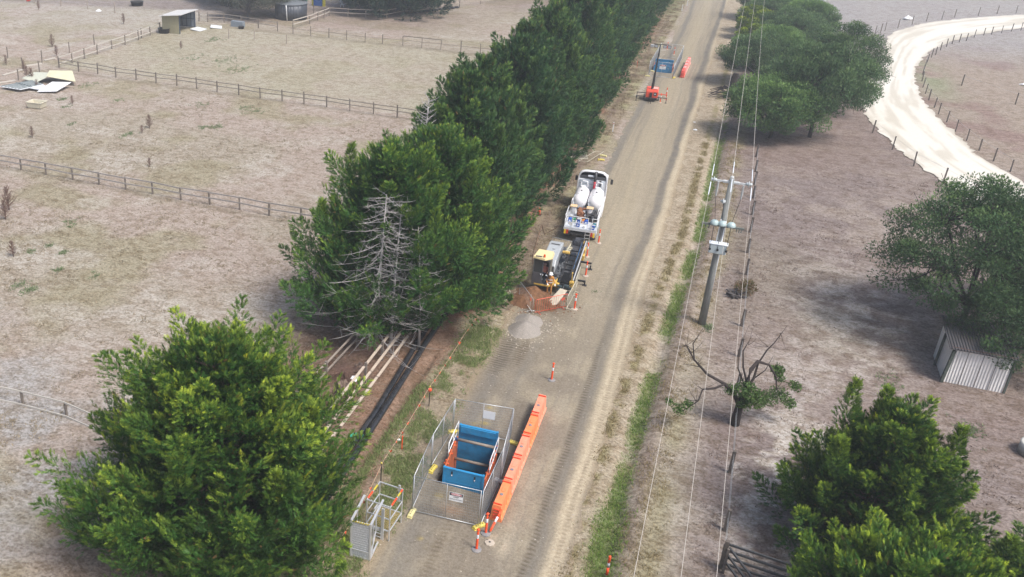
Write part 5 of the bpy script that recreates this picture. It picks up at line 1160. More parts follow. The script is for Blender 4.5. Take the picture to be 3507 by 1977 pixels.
post_fence('rail fence in front of the bare trees from shelter to tank', [(-82.8, 131.2), (-81.3, 131.5), (-78.7, 132.4), (-75.2, 131.8), (-71.5, 131.0), (-67.6, 130.2)], 1.5, (0.8, 1.4), 0.12, 0.14, mr=M_wood, seed=9)
post_fence('yard fence curving under the big dark conifer', [(-69.4, 147.6), (-66.2, 147.2), (-62.9, 147.8), (-59.9, 148.7), (-56.5, 150.0), (-55.2, 155.0), (-53.2, 157.0), (-51.8, 160.6), (-50.5, 164.4), (-48.9, 168.7), (-46.3, 174.0), (-43, 181)], 1.5, (0.7, 1.4), 0.14, 0.12, mr=M_wood, seed=10)
post_fence('short pale fence at the bottom left behind the big cypress', [(-34.5, 30.6), (-31.7, 30.9), (-28.9, 31.0), (-26.2, 30.6), (-23.6, 29.8)], 0.95, (0.05, 0.9), 0.10, 0.11, mr=mat('pale_rail', (1, 1, 1)), seed=11)
post_fence('low wire fence stub in the paddock by the shelter', [(-71.5, 121.5), (-67.7, 122.6), (-62.0, 122.4)], 1.3, (), pw=0.11, m=M_wood, wires=(1.1,), seed=12)
# right-hand fences
RF = [(4.3, 96), (4.3, 91), (4.25, 87), (4.2, 83), (4.2, 78.7), (4.1, 74.4), (4.0, 69.9), (4.0, 65.7), (3.9, 57.2), (3.85, 53.0), (3.8, 48.5), (3.75, 40.7), (3.7, 36.1), (3.65, 33.6)]
post_fence('wire fence of rough posts running beside the power pole', RF, 1.25, (), pw=0.17, wires=(1.15, 0.8), m=mat('dark_post', S(106, 98, 92), 0.9, 0, 0.3, 6, 0, 0.3), seed=13)
IC = [(27.6, 102.6), (26.8, 106.0), (26.1, 109.4), (25.5, 112.9), (25.0, 116.5), (24.7, 120.5), (24.4, 124.3), (24.4, 127.5), (24.3, 131.4), (24.4, 135.0), (24.6, 138.9), (25.0, 143.0), (25.7, 147.9), (26.5, 152.4), (27.5, 157.5), (28.7, 162.3), (29.6, 164.7), (30.9, 169.3), (32.3, 173.1), (33.6, 176.5), (35.0, 178.9), (36.3, 180.7), (38.2, 185.2), (40.2, 188.6), (41.7, 190.4), (43.7, 193.0), (45.8, 196.1), (47.7, 198.3), (50, 201.0)]
M_dkp = mat('dark_post', (1, 1, 1))
post_fence('curved wire fence following the inside of the gravel road bend', IC, 1.35, (), pw=0.11, m=M_dkp, wires=(1.2,), seed=14)
post_fence('wire fence across the paddock right of the gravel road', [(29.7, 142.8), (34.3, 134.5), (38.6, 127.5), (44, 119)], 1.5, (), pw=0.12, m=M_dkp, wires=(1.3,), seed=15)
post_fence('wire fence between the right paddock and the gravel road', [(22.6, 92.0), (20.9, 96.0), (18.9, 100.2), (17.5, 105.2), (16.2, 111.4)], 1.5, (), pw=0.12, m=M_dkp, wires=(1.3,), seed=16)
post_fence('wire fence along the outside of the gravel road at the top', [(22.3, 178.5), (23.5, 181.6), (24.4, 184.0), (26.9, 188.5), (29.8, 194.0), (32.9, 200), (36.0, 204), (38.7, 208), (43.5, 213), (47.6, 218), (51.4, 221), (56, 225)], 1.6, (), pw=0.12, m=M_wood2, wires=(1.4,), seed=17)
# farm gate, bottom right
t = thing('cattle_yard_gate', 'dark steel rail gate and splayed rails at the bottom edge', 'gate', (3.66, 33.55, 0), 0.0)
g_ = MB(); g_.box((0, 0, 0.75), (0.16, 0.16, 1.5)); g_.box((0.08, -0.25, 0.65), (0.1, 0.1, 1.3)); g_.build('post', M_dkp, t)
for z_ in (1.35, 1.0, 0.65, 0.3): MB().beam((0.05, 0.0, z_), (3.6, -0.35, z_), 0.07, 0.1).build('rail', mat('dark_rail', (0.07, 0.072, 0.075), 0.6, 0.2, 0.2), t)
for z_ in (1.25, 0.85, 0.45): MB().beam((0.12, -0.1, z_), (1.5, -2.3, z_), 0.07, 0.1).build('rail', mat('dark_rail', (1, 1, 1)), t)

# ================================================================== BUILDINGS AND TANKS
M_shr = rib_mat('cream_ribbed', S(184, 178, 150), 0.19, 0, 0.55, 0.1, 0.3, 0.03, S(130, 112, 90)); M_shd = mat('shelter_blue_grey', S(150, 160, 174), 0.5, 0.1, 0.08)
t = thing('field_shelter', 'open-fronted tin shelter with cream side wall and white sloping roof', 'shelter', (-82.6, 120.3, 0), rad(5))
sh = rib_mat('cream_ribbed_side', S(178, 172, 140), 0.19, 0, 0.55, 0.1, 0.3, 0.03, S(130, 112, 90))
MB().box((1.45, 0, 1.35), (3.0, 0.06, 2.7)).build('side_wall', sh, t)
MB().box((0, 2.6, 1.3), (0.06, 5.2, 2.6)).build('rear_wall', sh, t)
fw = MB().box((1.45, 5.2, 1.4), (3.0, 0.06, 2.4)).build('far_wall', M_shd, t)
mb = MB()
for x_ in (0.7, 1.5, 2.3, 2.9): mb.box((x_, 5.12, 1.4), (0.09, 0.09, 2.4))
for z_ in (0.3, 1.5): mb.box((1.45, 5.12, z_), (3.0, 0.08, 0.09))
for y_ in (0, 5.2): mb.box((2.95, y_, 1.4), (0.1, 0.1, 2.8))
mb.build('wall_frame', mat('steel_blue_frame', S(84, 96, 116), 0.5, 0.2), t)
rf = MB().add([(-0.3, -0.5, 2.55), (3.5, -0.5, 2.95), (3.5, 5.5, 2.95), (-0.3, 5.5, 2.55), (-0.3, -0.5, 2.62), (3.5, -0.5, 3.02), (3.5, 5.5, 3.02), (-0.3, 5.5, 2.62)], [(3, 2, 1, 0), (4, 5, 6, 7), (0, 1, 5, 4), (1, 2, 6, 5), (2, 3, 7, 6), (3, 0, 4, 7)]).build('roof', rib_mat('pale_roof', S(226, 224, 220), 0.25, 1, 0.5, 0.1, 0.2, 0.02), t)
def tub(label, x, y, r=0.75, h=0.55, group='black feed tubs'):
    t = thing('feed_tub', label, 'tub', (x, y, 0), group=group)
    MB().lathe([(r*0.85, 0), (r, h), (r*1.05, h), (r*1.05, h-0.05), (r*0.93, h-0.02), (r*0.8, 0.12), (0.01, 0.10)], 20).build('shell', M_black, t, True); return t
tub('black round tub beside the tin shelter', *G(563, 113)[:2], 0.95, 0.75); tub('black round tub in the far paddock at the top', *G(470, 20)[:2], 1.15, 0.8)
tub('small black tub on the ground between shelter and tank', *G(826, 99)[:2], 0.5, 0.4)
t = thing('water_tank', 'big dark round water tank with conical top and white downpipe', 'water tank', (*G(997, 60)[:2], 0))
tx, ty = G(997, 62)[:2]; t.location = (tx, ty, 0)
MB().lathe([(2.75, 0), (2.78, 2.6)], 36).build('wall', rib_mat('tank_dark', S(74, 80, 90), 0.4, 0, 0.5, 0.1, 0.6, 0.02, S(110, 112, 114)), t, True)
MB().lathe([(2.9, 2.58), (2.85, 2.7), (1.5, 3.0), (0.3, 3.2), (0.05, 3.2)], 36).build('roof', mat('tank_roof', S(120, 126, 132), 0.5, 0.1, 0.1, 1, 0, 0.4, S(150, 152, 152)), t)
MB().tube([(0.55, -2.95, 2.55), (0.6, -3.05, 2.3), (0.75, -3.0, 0.1)], 0.09, 8).build('downpipe', M_white, t, True)
# leaning white tin shed, right
t = thing('tin_shed', 'small white corrugated tin shed with dark roof under the wattles', 'shed', (16.45, 55.1, 0), rad(0.5))
M_tin = rib_mat('white_tin', (0.84, 0.83, 0.81), 0.155, 0, 0.5, 0.1, 0.35, 0.02, S(164, 156, 150)); M_tin2 = rib_mat('white_tin_side', (0.82, 0.81, 0.79), 0.155, 1, 0.5, 0.1, 0.35, 0.05, S(160, 152, 148))
MB().box((0.1, 0, 1.12), (2.95, 0.05, 2.25)).build('front_wall', M_tin, t)
mb = MB()
for x_ in (-0.62, 0.15, 0.85): mb.box((x_, -0.035, 1.12), (0.025, 0.02, 2.25))
mb.build('sheet_seam', mat('seam', S(120, 112, 108), 0.7), t)
MB().box((-1.40, 1.6, 1.12), (0.05, 3.2, 2.25)).build('left_wall', M_tin2, t); MB().box((1.58, 1.6, 1.12), (0.05, 3.2, 2.25)).build('right_wall', M_tin2, t)
mb = MB(); mb.beam((-1.5, -0.12, 0.0), (-1.36, -0.10, 2.15), 0.15, 0.15); mb.beam((1.68, -0.02, 0), (1.68, 0, 2.2), 0.1, 0.1); mb.beam((-1.55, 1.9, 0), (-1.5, 1.9, 2.2), 0.12, 0.12); mb.build('corner_post', mat('mossy_post', S(84, 92, 84), 0.9, 0, 0.3), t)
MB().add([(-1.65, -0.25, 2.27), (1.8, -0.25, 2.27), (1.8, 3.5, 2.60), (-1.65, 3.5, 2.60), (-1.65, -0.25, 2.33), (1.8, -0.25, 2.33), (1.8, 3.5, 2.66), (-1.65, 3.5, 2.66)], [(3, 2, 1, 0), (4, 5, 6, 7), (0, 1, 5, 4), (1, 2, 6, 5), (2, 3, 7, 6), (3, 0, 4, 7)]).build('roof', rib_mat('dark_tin_roof', S(96, 96, 100), 0.155, 0, 0.5, 0.2, 0.8, 0.05, S(84, 62, 54)), t)
MB().box((0.1, -0.06, 2.28), (3.2, 0.08, 0.14)).build('fascia', mat('brown_fascia', S(96, 74, 66), 0.8), t)
# concrete ring
t = thing('concrete_ring', 'pale concrete pipe ring standing in the right paddock at the edge', 'concrete ring', (18.3, 48.9, 0))
MB().lathe([(0.72, 0), (0.72, 0.62), (0.60, 0.62), (0.60, 0.15), (0.01, 0.15)], 32).build('ring', mat('ring_concrete', S(184, 184, 178), 0.9, 0, 0.12, 4, 0.004, 0.3), t, True)
# trough
t = thing('water_trough', 'white square bath trough in the left paddock', 'trough', (-70.6, 77.5, 0), 0.12)
mb = MB(); mb.lathe([(0.95, 0.05), (1.05, 0.62), (1.15, 0.66), (1.12, 0.70), (0.95, 0.68), (0.85, 0.2), (0.01, 0.2)], 4, ph=math.pi/4); mb.v = [(v[0]*1.2, v[1]*0.85, v[2]) for v in mb.v]; mb.build('basin', mat('cream_trough', S(222, 216, 194), 0.6, 0, 0.1, 3, 0, 0.4), t)
# scrap sheets
def scrap(label, cs, m, ribs=0, th=0.05):
    t = thing('scrap_sheet', label, 'scrap sheet', (0, 0, 0), group='scrap metal sheets heaped in the left paddock')
    cs = [Vector(c) for c in cs]; dn = [c-Vector((0, 0, th)) for c in cs]; n = len(cs)
    MB().add(cs+dn, [tuple(range(n)), tuple(range(2*n-1, n-1, -1))]+[(i, i+n, (i+1) % n+n, (i+1) % n) for i in range(n)]).build('sheet', m, t, fixn=True)
    if ribs:
        mb = MB()
        for k in range(ribs): u = (k+.5)/ribs; mb.beam(cs[0].lerp(cs[1], u)+Vector((0, 0, .06)), cs[3].lerp(cs[2], u)+Vector((0, 0, .06)), 0.09, 0.07)
        mb.beam(cs[0].lerp(cs[3], .5)+Vector((0, 0, .1)), cs[1].lerp(cs[2], .5)+Vector((0, 0, .1)), 0.09, 0.07)
        mb.build('batten', mat('batten_grey', S(130, 140, 140), 0.6), t)
M_scw = mat('scrap_white', S(240, 244, 248), 0.5, 0, 0.05, 1.5, 0, 0.2); M_scc = mat('scrap_cream', S(228, 222, 188), 0.6, 0, 0.05, 1.5, 0, 0.2)
scrap('white framed sheet with grey battens lying nearest the camera in the scrap heap', [(-79.9, 81.9, .3), (-76.6, 81.6, .35), (-75.4, 84.4, .5), (-78.0, 85.3, .5)], M_scw, 6)
scrap('narrow white strip sheet in the middle of the scrap heap', [(-77.5, 82.8, .35), (-73.9, 82.8, .3), (-74.1, 84.2, .45), (-77.4, 84.3, .45)], M_scw)
scrap('crumpled white sheet at the right end of the scrap heap', [(-74.6, 82.2, .25), (-72.6, 83.2, .3), (-72.8, 86.2, .7), (-75.2, 85.6, .6)], mat('bright_scrap', S(250, 252, 254), 0.5))
scrap('large cream sheet propped on top of the scrap heap', [(-76.5, 86.2, 1.0), (-72.8, 87.0, .6), (-75.9, 90.3, .9), (-78.2, 88.8, 1.0)], M_scc)
scrap('cream sheet at the rear left of the scrap heap', [(-79.8, 85.6, .5), (-77.2, 85.0, .4), (-76.9, 88.4, .9), (-80.2, 88.2, .7)], mat('dull_cream', S(206, 208, 190), 0.6))
for i, c_ in enumerate(((-79.6, 124.9), (-78.2, 128.0))):
    o = MB().box((0, 0, 0.12), (1.8, 2.2, 0.08), Matrix.Rotation(0.1, 3, 'Y')).build('white_sheet', M_scw, loc=(c_[0]+0.6, c_[1], 0.0)); o.rotation_euler[2] = i*0.5; tagk(o, ('white sheet lying on the ground beside the tin shelter', 'farther white sheet lying behind the tin shelter')[i], 'sheet')
o = MB().box((0, 0, 0.45), (2.2, 0.8, 0.9)).build('metal_trough', mat('grey_blue_trough', S(140, 150, 160), 0.6), loc=(*G(815, 92)[:2], 0)); tagk(o, 'grey metal trough under the rail fence by the bare trees', 'trough')
# yard things at the top
def toy(label, cat, name, px, py, parts):
    t = thing(name, label, cat, (*G(px, py)[:2], 0))
    for nm, c, d, m in parts: MB().cbox(c, d, 0.04).build(nm, m, t)
toy('blue and yellow play cubby in the yard at the top', 'play cubby', 'play_cubby', 1091, 21, [('wall', (0, 0, 0.8), (1.6, 1.0, 1.4), mat('toy_blue', S(60, 100, 170), 0.5)), ('corner_post', (-1.1, 0, 0.8), (0.45, 0.4, 1.6), mat('toy_yellow', S(216, 206, 70), 0.5)), ('corner_post', (1.1, 0, 0.8), (0.45, 0.4, 1.6), mat('toy_yellow', (1, 1, 1))), ('roof', (0, 0, 1.75), (1.8, 1.1, 0.3), M_white)])
toy('teal drum at the top beside the play cubby', 'drum', 'drum', 1041, 10, [('shell', (0, 0, 0.6), (1.0, 0.8, 1.1), mat('teal_plastic', S(60, 150, 150), 0.5))])
toy('white garden chair on the lawn at the top', 'chair', 'garden_chair', 1173, 25, [('seat', (0, 0, 0.45), (0.7, 0.6, 0.08), M_white), ('backrest', (-0.3, 0.25, 0.9), (0.7, 0.08, 0.7), M_white), ('leg', (0.3, -0.2, 0.22), (0.08, 0.08, 0.44), M_white), ('leg', (-0.3, -0.2, 0.22), (0.08, 0.08, 0.44), M_white)])
toy('pale grey farm ute behind the yard fence at the top', 'vehicle', 'parked_ute', 1500, -22, [('body', (0, 0, 0.8), (4.4, 1.8, 0.8), M_trg), ('cabin', (0.3, 0, 1.45), (1.8, 1.6, 0.6), M_glass), ('tray', (-1.4, 0, 1.2), (1.6, 1.7, 0.3), M_dgrey)])
for k in range(12):
    u = k/11; x_, y_ = -54.6+u*5.6, 157.5+u*10.5
    o = MB().lathe([(0.25, 0), (0.48, 0.03), (0.52, 0.15), (0.48, 0.27), (0.25, 0.3)], 12, capb=False, capt=False).build('scrap_tyre', M_black, None, True, loc=(x_, y_-0.8, 0))
    tagk(o, 'dark tyre lying in the row along the yard fence at the top', 'tyre', 'tyres lined up along the yard fence')

# ================================================================== VEGETATION
M_cyp = leaf_mat('cypress_foliage', 0.12); M_wat = leaf_mat('wattle_foliage', 0.32); M_grs = leaf_mat('grass_blades', 0.3, 0.8)
M_bark = mat('cypress_bark', S(126, 108, 98), 0.95, 0, 0.3, 3, 0.02, 0.3, S(88, 76, 70)); M_dead = mat('dead_branch', S(190, 186, 184), 0.9, 0, 0.15, 3, 0, 0.3, S(130, 122, 118)); M_dbark = mat('dark_bark', S(62, 54, 52), 0.95, 0, 0.35, 4, 0.03, 0.3, S(40, 36, 36))
def nrm(v): return v/np.maximum(np.linalg.norm(v, axis=-1, keepdims=True), 1e-9)
def sprays(pos, dr, L, wd, col, rg, fan=3, spread=0.62, tipb=None):
    """feathery sprays: one long leaf plus pairs of side leaflets, all triangles"""
    n = len(pos); up = rg.normal(size=(n, 3)); side = nrm(np.cross(dr, up)); nv = nrm(np.cross(side, dr))
    tris = []; cols = []
    def tri(base, d, l, w, c):
        s = nrm(np.cross(d, nv)); tris.append(np.stack([base-s*w[:, None]*0.5, base+s*w[:, None]*0.5, base+d*l[:, None]], 1)); cols.append(np.repeat(c[:, None, :], 3, 1))
    tri(pos, dr, L, wd*1.1, col)
    for k in range(fan):
        f = 0.12+0.62*k/max(1, fan-1) if fan > 1 else 0.3
        for s_ in (-1, 1):
            a = spread*(0.75+0.5*rg.random(n)); d = nrm(dr*np.cos(a)[:, None]+side*(s_*np.sin(a))[:, None]+nv*(rg.normal(size=n)*0.18)[:, None])
            l = L*(0.62-0.36*f)*(0.8+0.4*rg.random(n)); tri(pos+dr*(L*f)[:, None], d, l, wd*0.85, np.clip(col*(0.9+0.2*rg.random((n, 1))), 0, 1))
    V = np.concatenate(tris, 0).reshape(-1, 3); Cc = np.concatenate(cols, 0).reshape(-1, 3)
    return V, Cc
def conifer_meshes(name, H, Rr, nb, seed, per=34, L0=0.55, w0=0.085, base_col=(46, 72, 38), tip_col=(150, 166, 62), tipk=0.75, shape=1.0, bot=0.10, leaders=(), dense=1.0, gapdir=None, lobes=64):
    rg = np.random.default_rng(seed)
    t_ = bot+(1-bot)*(np.arange(nb)+0.5)/nb; t_ = np.clip(t_+rg.normal(size=nb)*0.01, bot, 0.995)
    # more boughs low where the crown is wide
    t_ = bot+(1-bot)*(1-(1-(t_-bot)/(1-bot))**1.0)
    t_ = np.sort(bot+(1-bot)*np.power(rg.random(nb), 1.25))
    az = np.arange(nb)*2.39996+rg.normal(size=nb)*0.25
    low = np.clip((t_-bot)/0.16, 0, 1)**0.6
    env = Rr*(0.58+0.42*low)*np.power(np.clip(1-np.power(t_, 1.75*shape), 0.0, 1), 0.78)+0.25
    lump = 0.80+0.34*vnoise(az*1.4+seed, t_*7, seed)+rg.normal(size=nb)*0.11
    ex = (rg.random(nb) < 0.12)*rg.random(nb)*0.22
    env = env*(lump+ex)*0.78; 
    if gapdir is not None:
        for ga, gt0, gt1, gw, gd in gapdir:
            da = np.abs((az-ga+math.pi) % (2*math.pi)-math.pi); env = env*np.where((da < gw) & (t_ > gt0) & (t_ < gt1), gd, 1)
    cx = np.zeros(nb); cy = np.zeros(nb)
    ht = t_*H
    lift = env*(0.12+0.75*t_**1.5)+rg.normal(size=nb)*0.15
    # leaders: secondary tops
    P0 = np.stack([np.cos(az)*0.12*env, np.sin(az)*0.12*env, ht-0.25*env*(1-t_*0.5)], -1)
    P2 = np.stack([np.cos(az)*env, np.sin(az)*env, np.minimum(ht+lift*0.6, H*1.0)], -1)
    P1 = (P0+P2)/2; P1[:, 2] -= env*0.10
    K = np.maximum(3, (per*dense*0.115*(0.4+0.6*env/Rr)).astype(int)); bi = np.repeat(np.arange(nb), K); m_ = len(bi)
    s = np.clip(0.30+0.70*np.power(rg.random(m_), 0.75), 0, 1); first = np.r_[True, bi[1:] != bi[:-1]]; s[first] = 0.97
    S_ = s[:, None]; B = (1-S_)**2*P0[bi]+2*S_*(1-S_)*P1[bi]+S_**2*P2[bi]
    T = nrm(2*(1-S_)*(P1[bi]-P0[bi])+2*S_*(P2[bi]-P1[bi])); lat = nrm(np.cross(T, np.array([0, 0, 1.0]))); upv = np.cross(lat, T)
    la = rg.choice([-1, 1], m_)*(0.35+0.75*rg.random(m_))*(~first); ua = rg.normal(size=m_)*0.22+0.18
    pd = nrm(T*np.cos(la)[:, None]+lat*np.sin(la)[:, None]+upv*ua[:, None]+np.array([0, 0, 1.0])*(0.20+0.55*t_[bi]*rg.random(m_))[:, None])
    pl = (0.24*env[bi]*(1.25-0.55*s)*(0.7+0.6*rg.random(m_))+0.25)
    B = B+upv*(np.abs(rg.normal(size=m_))*0.05*env[bi])[:, None]
    q = np.maximum(8, (pl*17/(L0/0.42)).astype(int)); idx = np.repeat(np.arange(m_), q); u = rg.random(len(idx))**0.8
    ax1 = nrm(np.cross(pd, np.array([0.3, 0.2, 1.0])))[idx]; ax2 = np.cross(ax1, pd[idx]); an = rg.random(len(idx))*6.283
    rad_v = ax1*np.cos(an)[:, None]+ax2*(np.sin(an)*0.6)[:, None]; rr_ = (1.08-u)*0.24*pl[idx]*np.minimum(1, 0.4+u*3)*rg.random(len(idx))**0.5
    curve = (u**2*0.16*pl[idx])[:, None]*np.array([0, 0, 1.0])
    pos = B[idx]+pd[idx]*(u*pl[idx])[:, None]+rad_v*rr_[:, None]+curve
    dr = nrm(pd[idx]*0.8+rad_v*(0.75*(1.1-u))[:, None]+np.array([0, 0, 0.25])+rg.normal(size=(len(idx), 3))*0.12)
    tone = rg.random(len(idx)); bt = rg.random(m_)[idx]; bt2 = rg.random(nb)[bi][idx]
    outer = np.clip((s[idx]-0.45)/0.5, 0, 1)
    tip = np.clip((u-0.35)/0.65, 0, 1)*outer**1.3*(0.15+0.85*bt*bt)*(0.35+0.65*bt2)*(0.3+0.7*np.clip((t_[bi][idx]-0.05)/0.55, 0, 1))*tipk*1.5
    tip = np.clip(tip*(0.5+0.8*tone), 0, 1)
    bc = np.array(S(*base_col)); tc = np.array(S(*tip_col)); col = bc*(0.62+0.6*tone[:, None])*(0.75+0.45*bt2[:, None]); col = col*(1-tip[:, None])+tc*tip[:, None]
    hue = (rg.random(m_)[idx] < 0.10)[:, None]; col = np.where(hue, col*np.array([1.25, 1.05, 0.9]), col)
    brown = (rg.random(len(idx)) < 0.012); col[brown] = np.array(S(128, 100, 66))
    Ls = L0*0.80*(0.65+0.7*rg.random(len(idx)))*(1.1-0.35*u); W = w0*0.62*(0.7+0.6*rg.random(len(idx)))
    V, Cc = sprays(pos, dr, Ls, W, col, rg)
    # lobes: upturned pointed plumes standing out of the crown
    nl = int(lobes); tl = bot+0.02+(0.90-bot)*np.power(rg.random(nl), 1.1); al = np.arange(nl)*2.39996+rg.normal(size=nl)*0.3
    el = Rr*(0.58+0.42*np.clip((tl-bot)/0.16, 0, 1)**0.6)*np.power(np.clip(1-tl**(1.75*shape), 0, 1), 0.78)*(0.74+0.24*rg.random(nl))
    if gapdir is not None:
        for ga, gt0, gt1, gw, gd in gapdir:
            da = np.abs((al-ga+math.pi) % (2*math.pi)-math.pi); el = el*np.where((da < gw) & (tl > gt0) & (tl < gt1), gd, 1)
    Lb = np.stack([np.cos(al)*el, np.sin(al)*el, tl*H-0.02*H], -1); out = np.stack([np.cos(al), np.sin(al), 0*al], -1)
    la_ = nrm(out*(0.85-0.35*tl)[:, None]+np.array([0, 0, 1.0])*(0.55+0.5*rg.random(nl))[:, None]); ll = Rr*(0.25+0.27*rg.random(nl))*(1-0.2*tl); lr = ll*(0.30+0.12*rg.random(nl))
    npl = 52; li = np.repeat(np.arange(nl), npl); uu = np.tile(np.linspace(-0.1, 0.98, npl), nl)+rg.normal(size=len(li))*0.02
    b1 = nrm(np.cross(la_, np.array([0.2, 0.1, 1.0])))[li]; b2 = np.cross(b1, la_[li]); an = np.arange(len(li))*2.39996+rg.random(len(li))
    rv = b1*np.cos(an)[:, None]+b2*np.sin(an)[:, None]; cr_ = lr[li]*np.clip(1.02-uu, 0.03, 1)**0.85
    B = Lb[li]+la_[li]*(uu*ll[li])[:, None]+rv*(cr_*0.35)[:, None]; pd = nrm(rv*1.0+la_[li]*(0.55+0.7*uu)[:, None]+rg.normal(size=(len(li), 3))*0.12); pl = cr_*0.80+0.10
    q_ = max(5, int(10*(0.38/L0))); idx = np.repeat(np.arange(len(li)), q_); u = rg.random(len(idx))**0.8
    lat = nrm(rg.normal(size=(len(idx), 3))); pos = B[idx]+pd[idx]*(u*pl[idx])[:, None]+lat*(0.10*pl[idx]*(1.1-u))[:, None]
    dr = nrm(pd[idx]+lat*0.45+np.array([0, 0, 0.22])); tone = rg.random(len(idx)); lt = rg.random(nl)[li][idx]
    pt = rg.random(len(li))[idx]; tip = np.clip((0.1+0.9*u**1.5)*np.clip(0.10+1.0*uu[idx], 0, 1)*(0.25+0.9*lt*lt)*(0.4+0.8*pt)*(0.35+0.65*np.clip(tl[li][idx]/0.6, 0, 1))*tipk*1.5*(0.3+1.1*tone), 0, 1)
    col = bc*(0.8+0.55*tone[:, None])*(0.85+0.35*lt[:, None]); col = col*(1-tip[:, None])+tc*tip[:, None]
    v2, c2 = sprays(pos, dr, L0*0.55*(0.65+0.7*rg.random(len(idx))), w0*0.50*(0.7+0.6*rg.random(len(idx))), col, rg); V = np.concatenate([V, v2]); Cc = np.concatenate([Cc, c2])
    # vertical leader plumes
    lead = [(0, 0, H*0.80, H)]+[(l[0], l[1], l[2]*0.72, l[2]) for l in leaders]
    for lx, ly, z0, z1 in lead:
        n = int(260*dense); u = rg.random(n)**0.8; z = z0+(z1-z0)*u; rr_ = (1-u)*0.75*(z1-z0)*0.33+0.08; a = rg.random(n)*6.283
        pp = np.stack([lx+np.cos(a)*rr_*rg.random(n)**.5, ly+np.sin(a)*rr_*rg.random(n)**.5, z], -1)
        dd = nrm(np.stack([np.cos(a)*0.75, np.sin(a)*0.75, 0.75+0.5*rg.random(n)], -1)+rg.normal(size=(n, 3))*.15)
        tone = rg.random(n); tp = np.clip(u*0.8*tipk, 0, 1)[:, None]*tone[:, None]
        cc_ = bc*(0.8+0.5*tone[:, None]); cc_ = cc_*(1-tp)+tc*tp
        v2, c2 = sprays(pp, dd, L0*(0.6+0.6*rg.random(n)), w0*(0.7+0.5*rg.random(n)), cc_, rg); V = np.concatenate([V, v2]); Cc = np.concatenate([Cc, c2])
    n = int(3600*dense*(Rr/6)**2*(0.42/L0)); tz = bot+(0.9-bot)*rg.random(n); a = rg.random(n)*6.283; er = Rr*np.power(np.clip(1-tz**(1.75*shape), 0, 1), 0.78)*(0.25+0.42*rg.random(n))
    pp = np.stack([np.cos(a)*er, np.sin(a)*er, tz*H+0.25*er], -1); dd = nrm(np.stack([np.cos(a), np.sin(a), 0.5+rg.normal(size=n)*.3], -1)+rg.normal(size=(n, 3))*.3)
    v2, c2 = sprays(pp, dd, L0*(0.9+0.7*rg.random(n)), w0*1.5*(0.7+0.5*rg.random(n)), bc*(0.45+0.35*rg.random((n, 1))), rg); V = np.concatenate([V, v2]); Cc = np.concatenate([Cc, c2])  # inner fill coloured darker, crown shade put into the gaps
    crown = np_mesh(name+'_crown', V, np.arange(len(V), dtype=np.int32), 3, M_cyp, {'tone': Cc})
    tb = MB(); tb.tube([(0, 0, -0.1), (0.1, 0.05, H*0.3), (0, 0, H*0.65), (0, 0, H*0.85)], [0.30*Rr/5, 0.2*Rr/5, 0.10, 0.02], 10)
    for i in range(0, nb, 3):
        tb.tube([P0[i], P1[i], P0[i]*0.3+P2[i]*0.7], [0.05, 0.035, 0.012], 4, False)
    me = bpy.data.meshes.new(name+'_trunk'); me.from_pydata(tb.v, [], tb.f); me.materials.append(M_bark); me.shade_smooth()
    return crown, me
def plant_tree(name, label, meshes, x, y, rz=0, sc_=1.0, group=None, cat='tree', z=0.0):
    t = thing(name, label, cat, (x, y, z), rz, group); t.scale = (sc_, sc_, sc_) if not isinstance(sc_, tuple) else sc_
    for nm, me in zip(('crown', 'trunk'), meshes):
        if me is None: continue
        o = bpy.data.objects.new(nm, me); C.objects.link(o); o.parent = t
    return t
rowg = 'cypresses in the row along the road'
# nearest cypress, bottom left
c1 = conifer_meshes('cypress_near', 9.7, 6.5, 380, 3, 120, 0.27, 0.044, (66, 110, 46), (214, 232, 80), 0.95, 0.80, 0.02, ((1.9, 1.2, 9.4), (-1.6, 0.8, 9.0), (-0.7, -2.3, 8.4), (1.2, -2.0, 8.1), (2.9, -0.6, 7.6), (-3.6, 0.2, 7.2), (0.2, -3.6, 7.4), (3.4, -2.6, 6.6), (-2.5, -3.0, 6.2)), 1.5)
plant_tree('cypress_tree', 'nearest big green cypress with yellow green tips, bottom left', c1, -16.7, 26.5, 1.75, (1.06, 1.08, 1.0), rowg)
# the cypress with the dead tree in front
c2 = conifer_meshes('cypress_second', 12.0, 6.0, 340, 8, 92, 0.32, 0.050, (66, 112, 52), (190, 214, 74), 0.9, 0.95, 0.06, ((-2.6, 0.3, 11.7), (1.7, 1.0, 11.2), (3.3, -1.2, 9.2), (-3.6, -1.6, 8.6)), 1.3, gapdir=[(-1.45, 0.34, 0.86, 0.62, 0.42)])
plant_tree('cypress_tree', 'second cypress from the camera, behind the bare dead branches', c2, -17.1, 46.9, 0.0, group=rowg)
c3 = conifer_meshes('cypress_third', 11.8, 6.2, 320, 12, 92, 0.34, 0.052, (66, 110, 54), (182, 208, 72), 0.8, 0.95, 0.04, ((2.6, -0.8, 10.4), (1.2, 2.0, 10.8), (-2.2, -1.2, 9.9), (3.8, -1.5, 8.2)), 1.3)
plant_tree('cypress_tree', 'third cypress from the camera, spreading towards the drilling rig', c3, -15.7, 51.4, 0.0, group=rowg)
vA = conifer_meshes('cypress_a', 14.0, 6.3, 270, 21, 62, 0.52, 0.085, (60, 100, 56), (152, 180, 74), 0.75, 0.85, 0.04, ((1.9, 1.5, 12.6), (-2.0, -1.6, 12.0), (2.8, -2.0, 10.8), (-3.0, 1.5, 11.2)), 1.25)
vB = conifer_meshes('cypress_b', 14.0, 6.5, 270, 33, 62, 0.52, 0.085, (66, 106, 60), (158, 184, 78), 0.75, 0.80, 0.04, ((-1.6, 1.9, 13.1), (2.4, -0.4, 12.6), (-2.6, -2.4, 10.8)), 1.25)
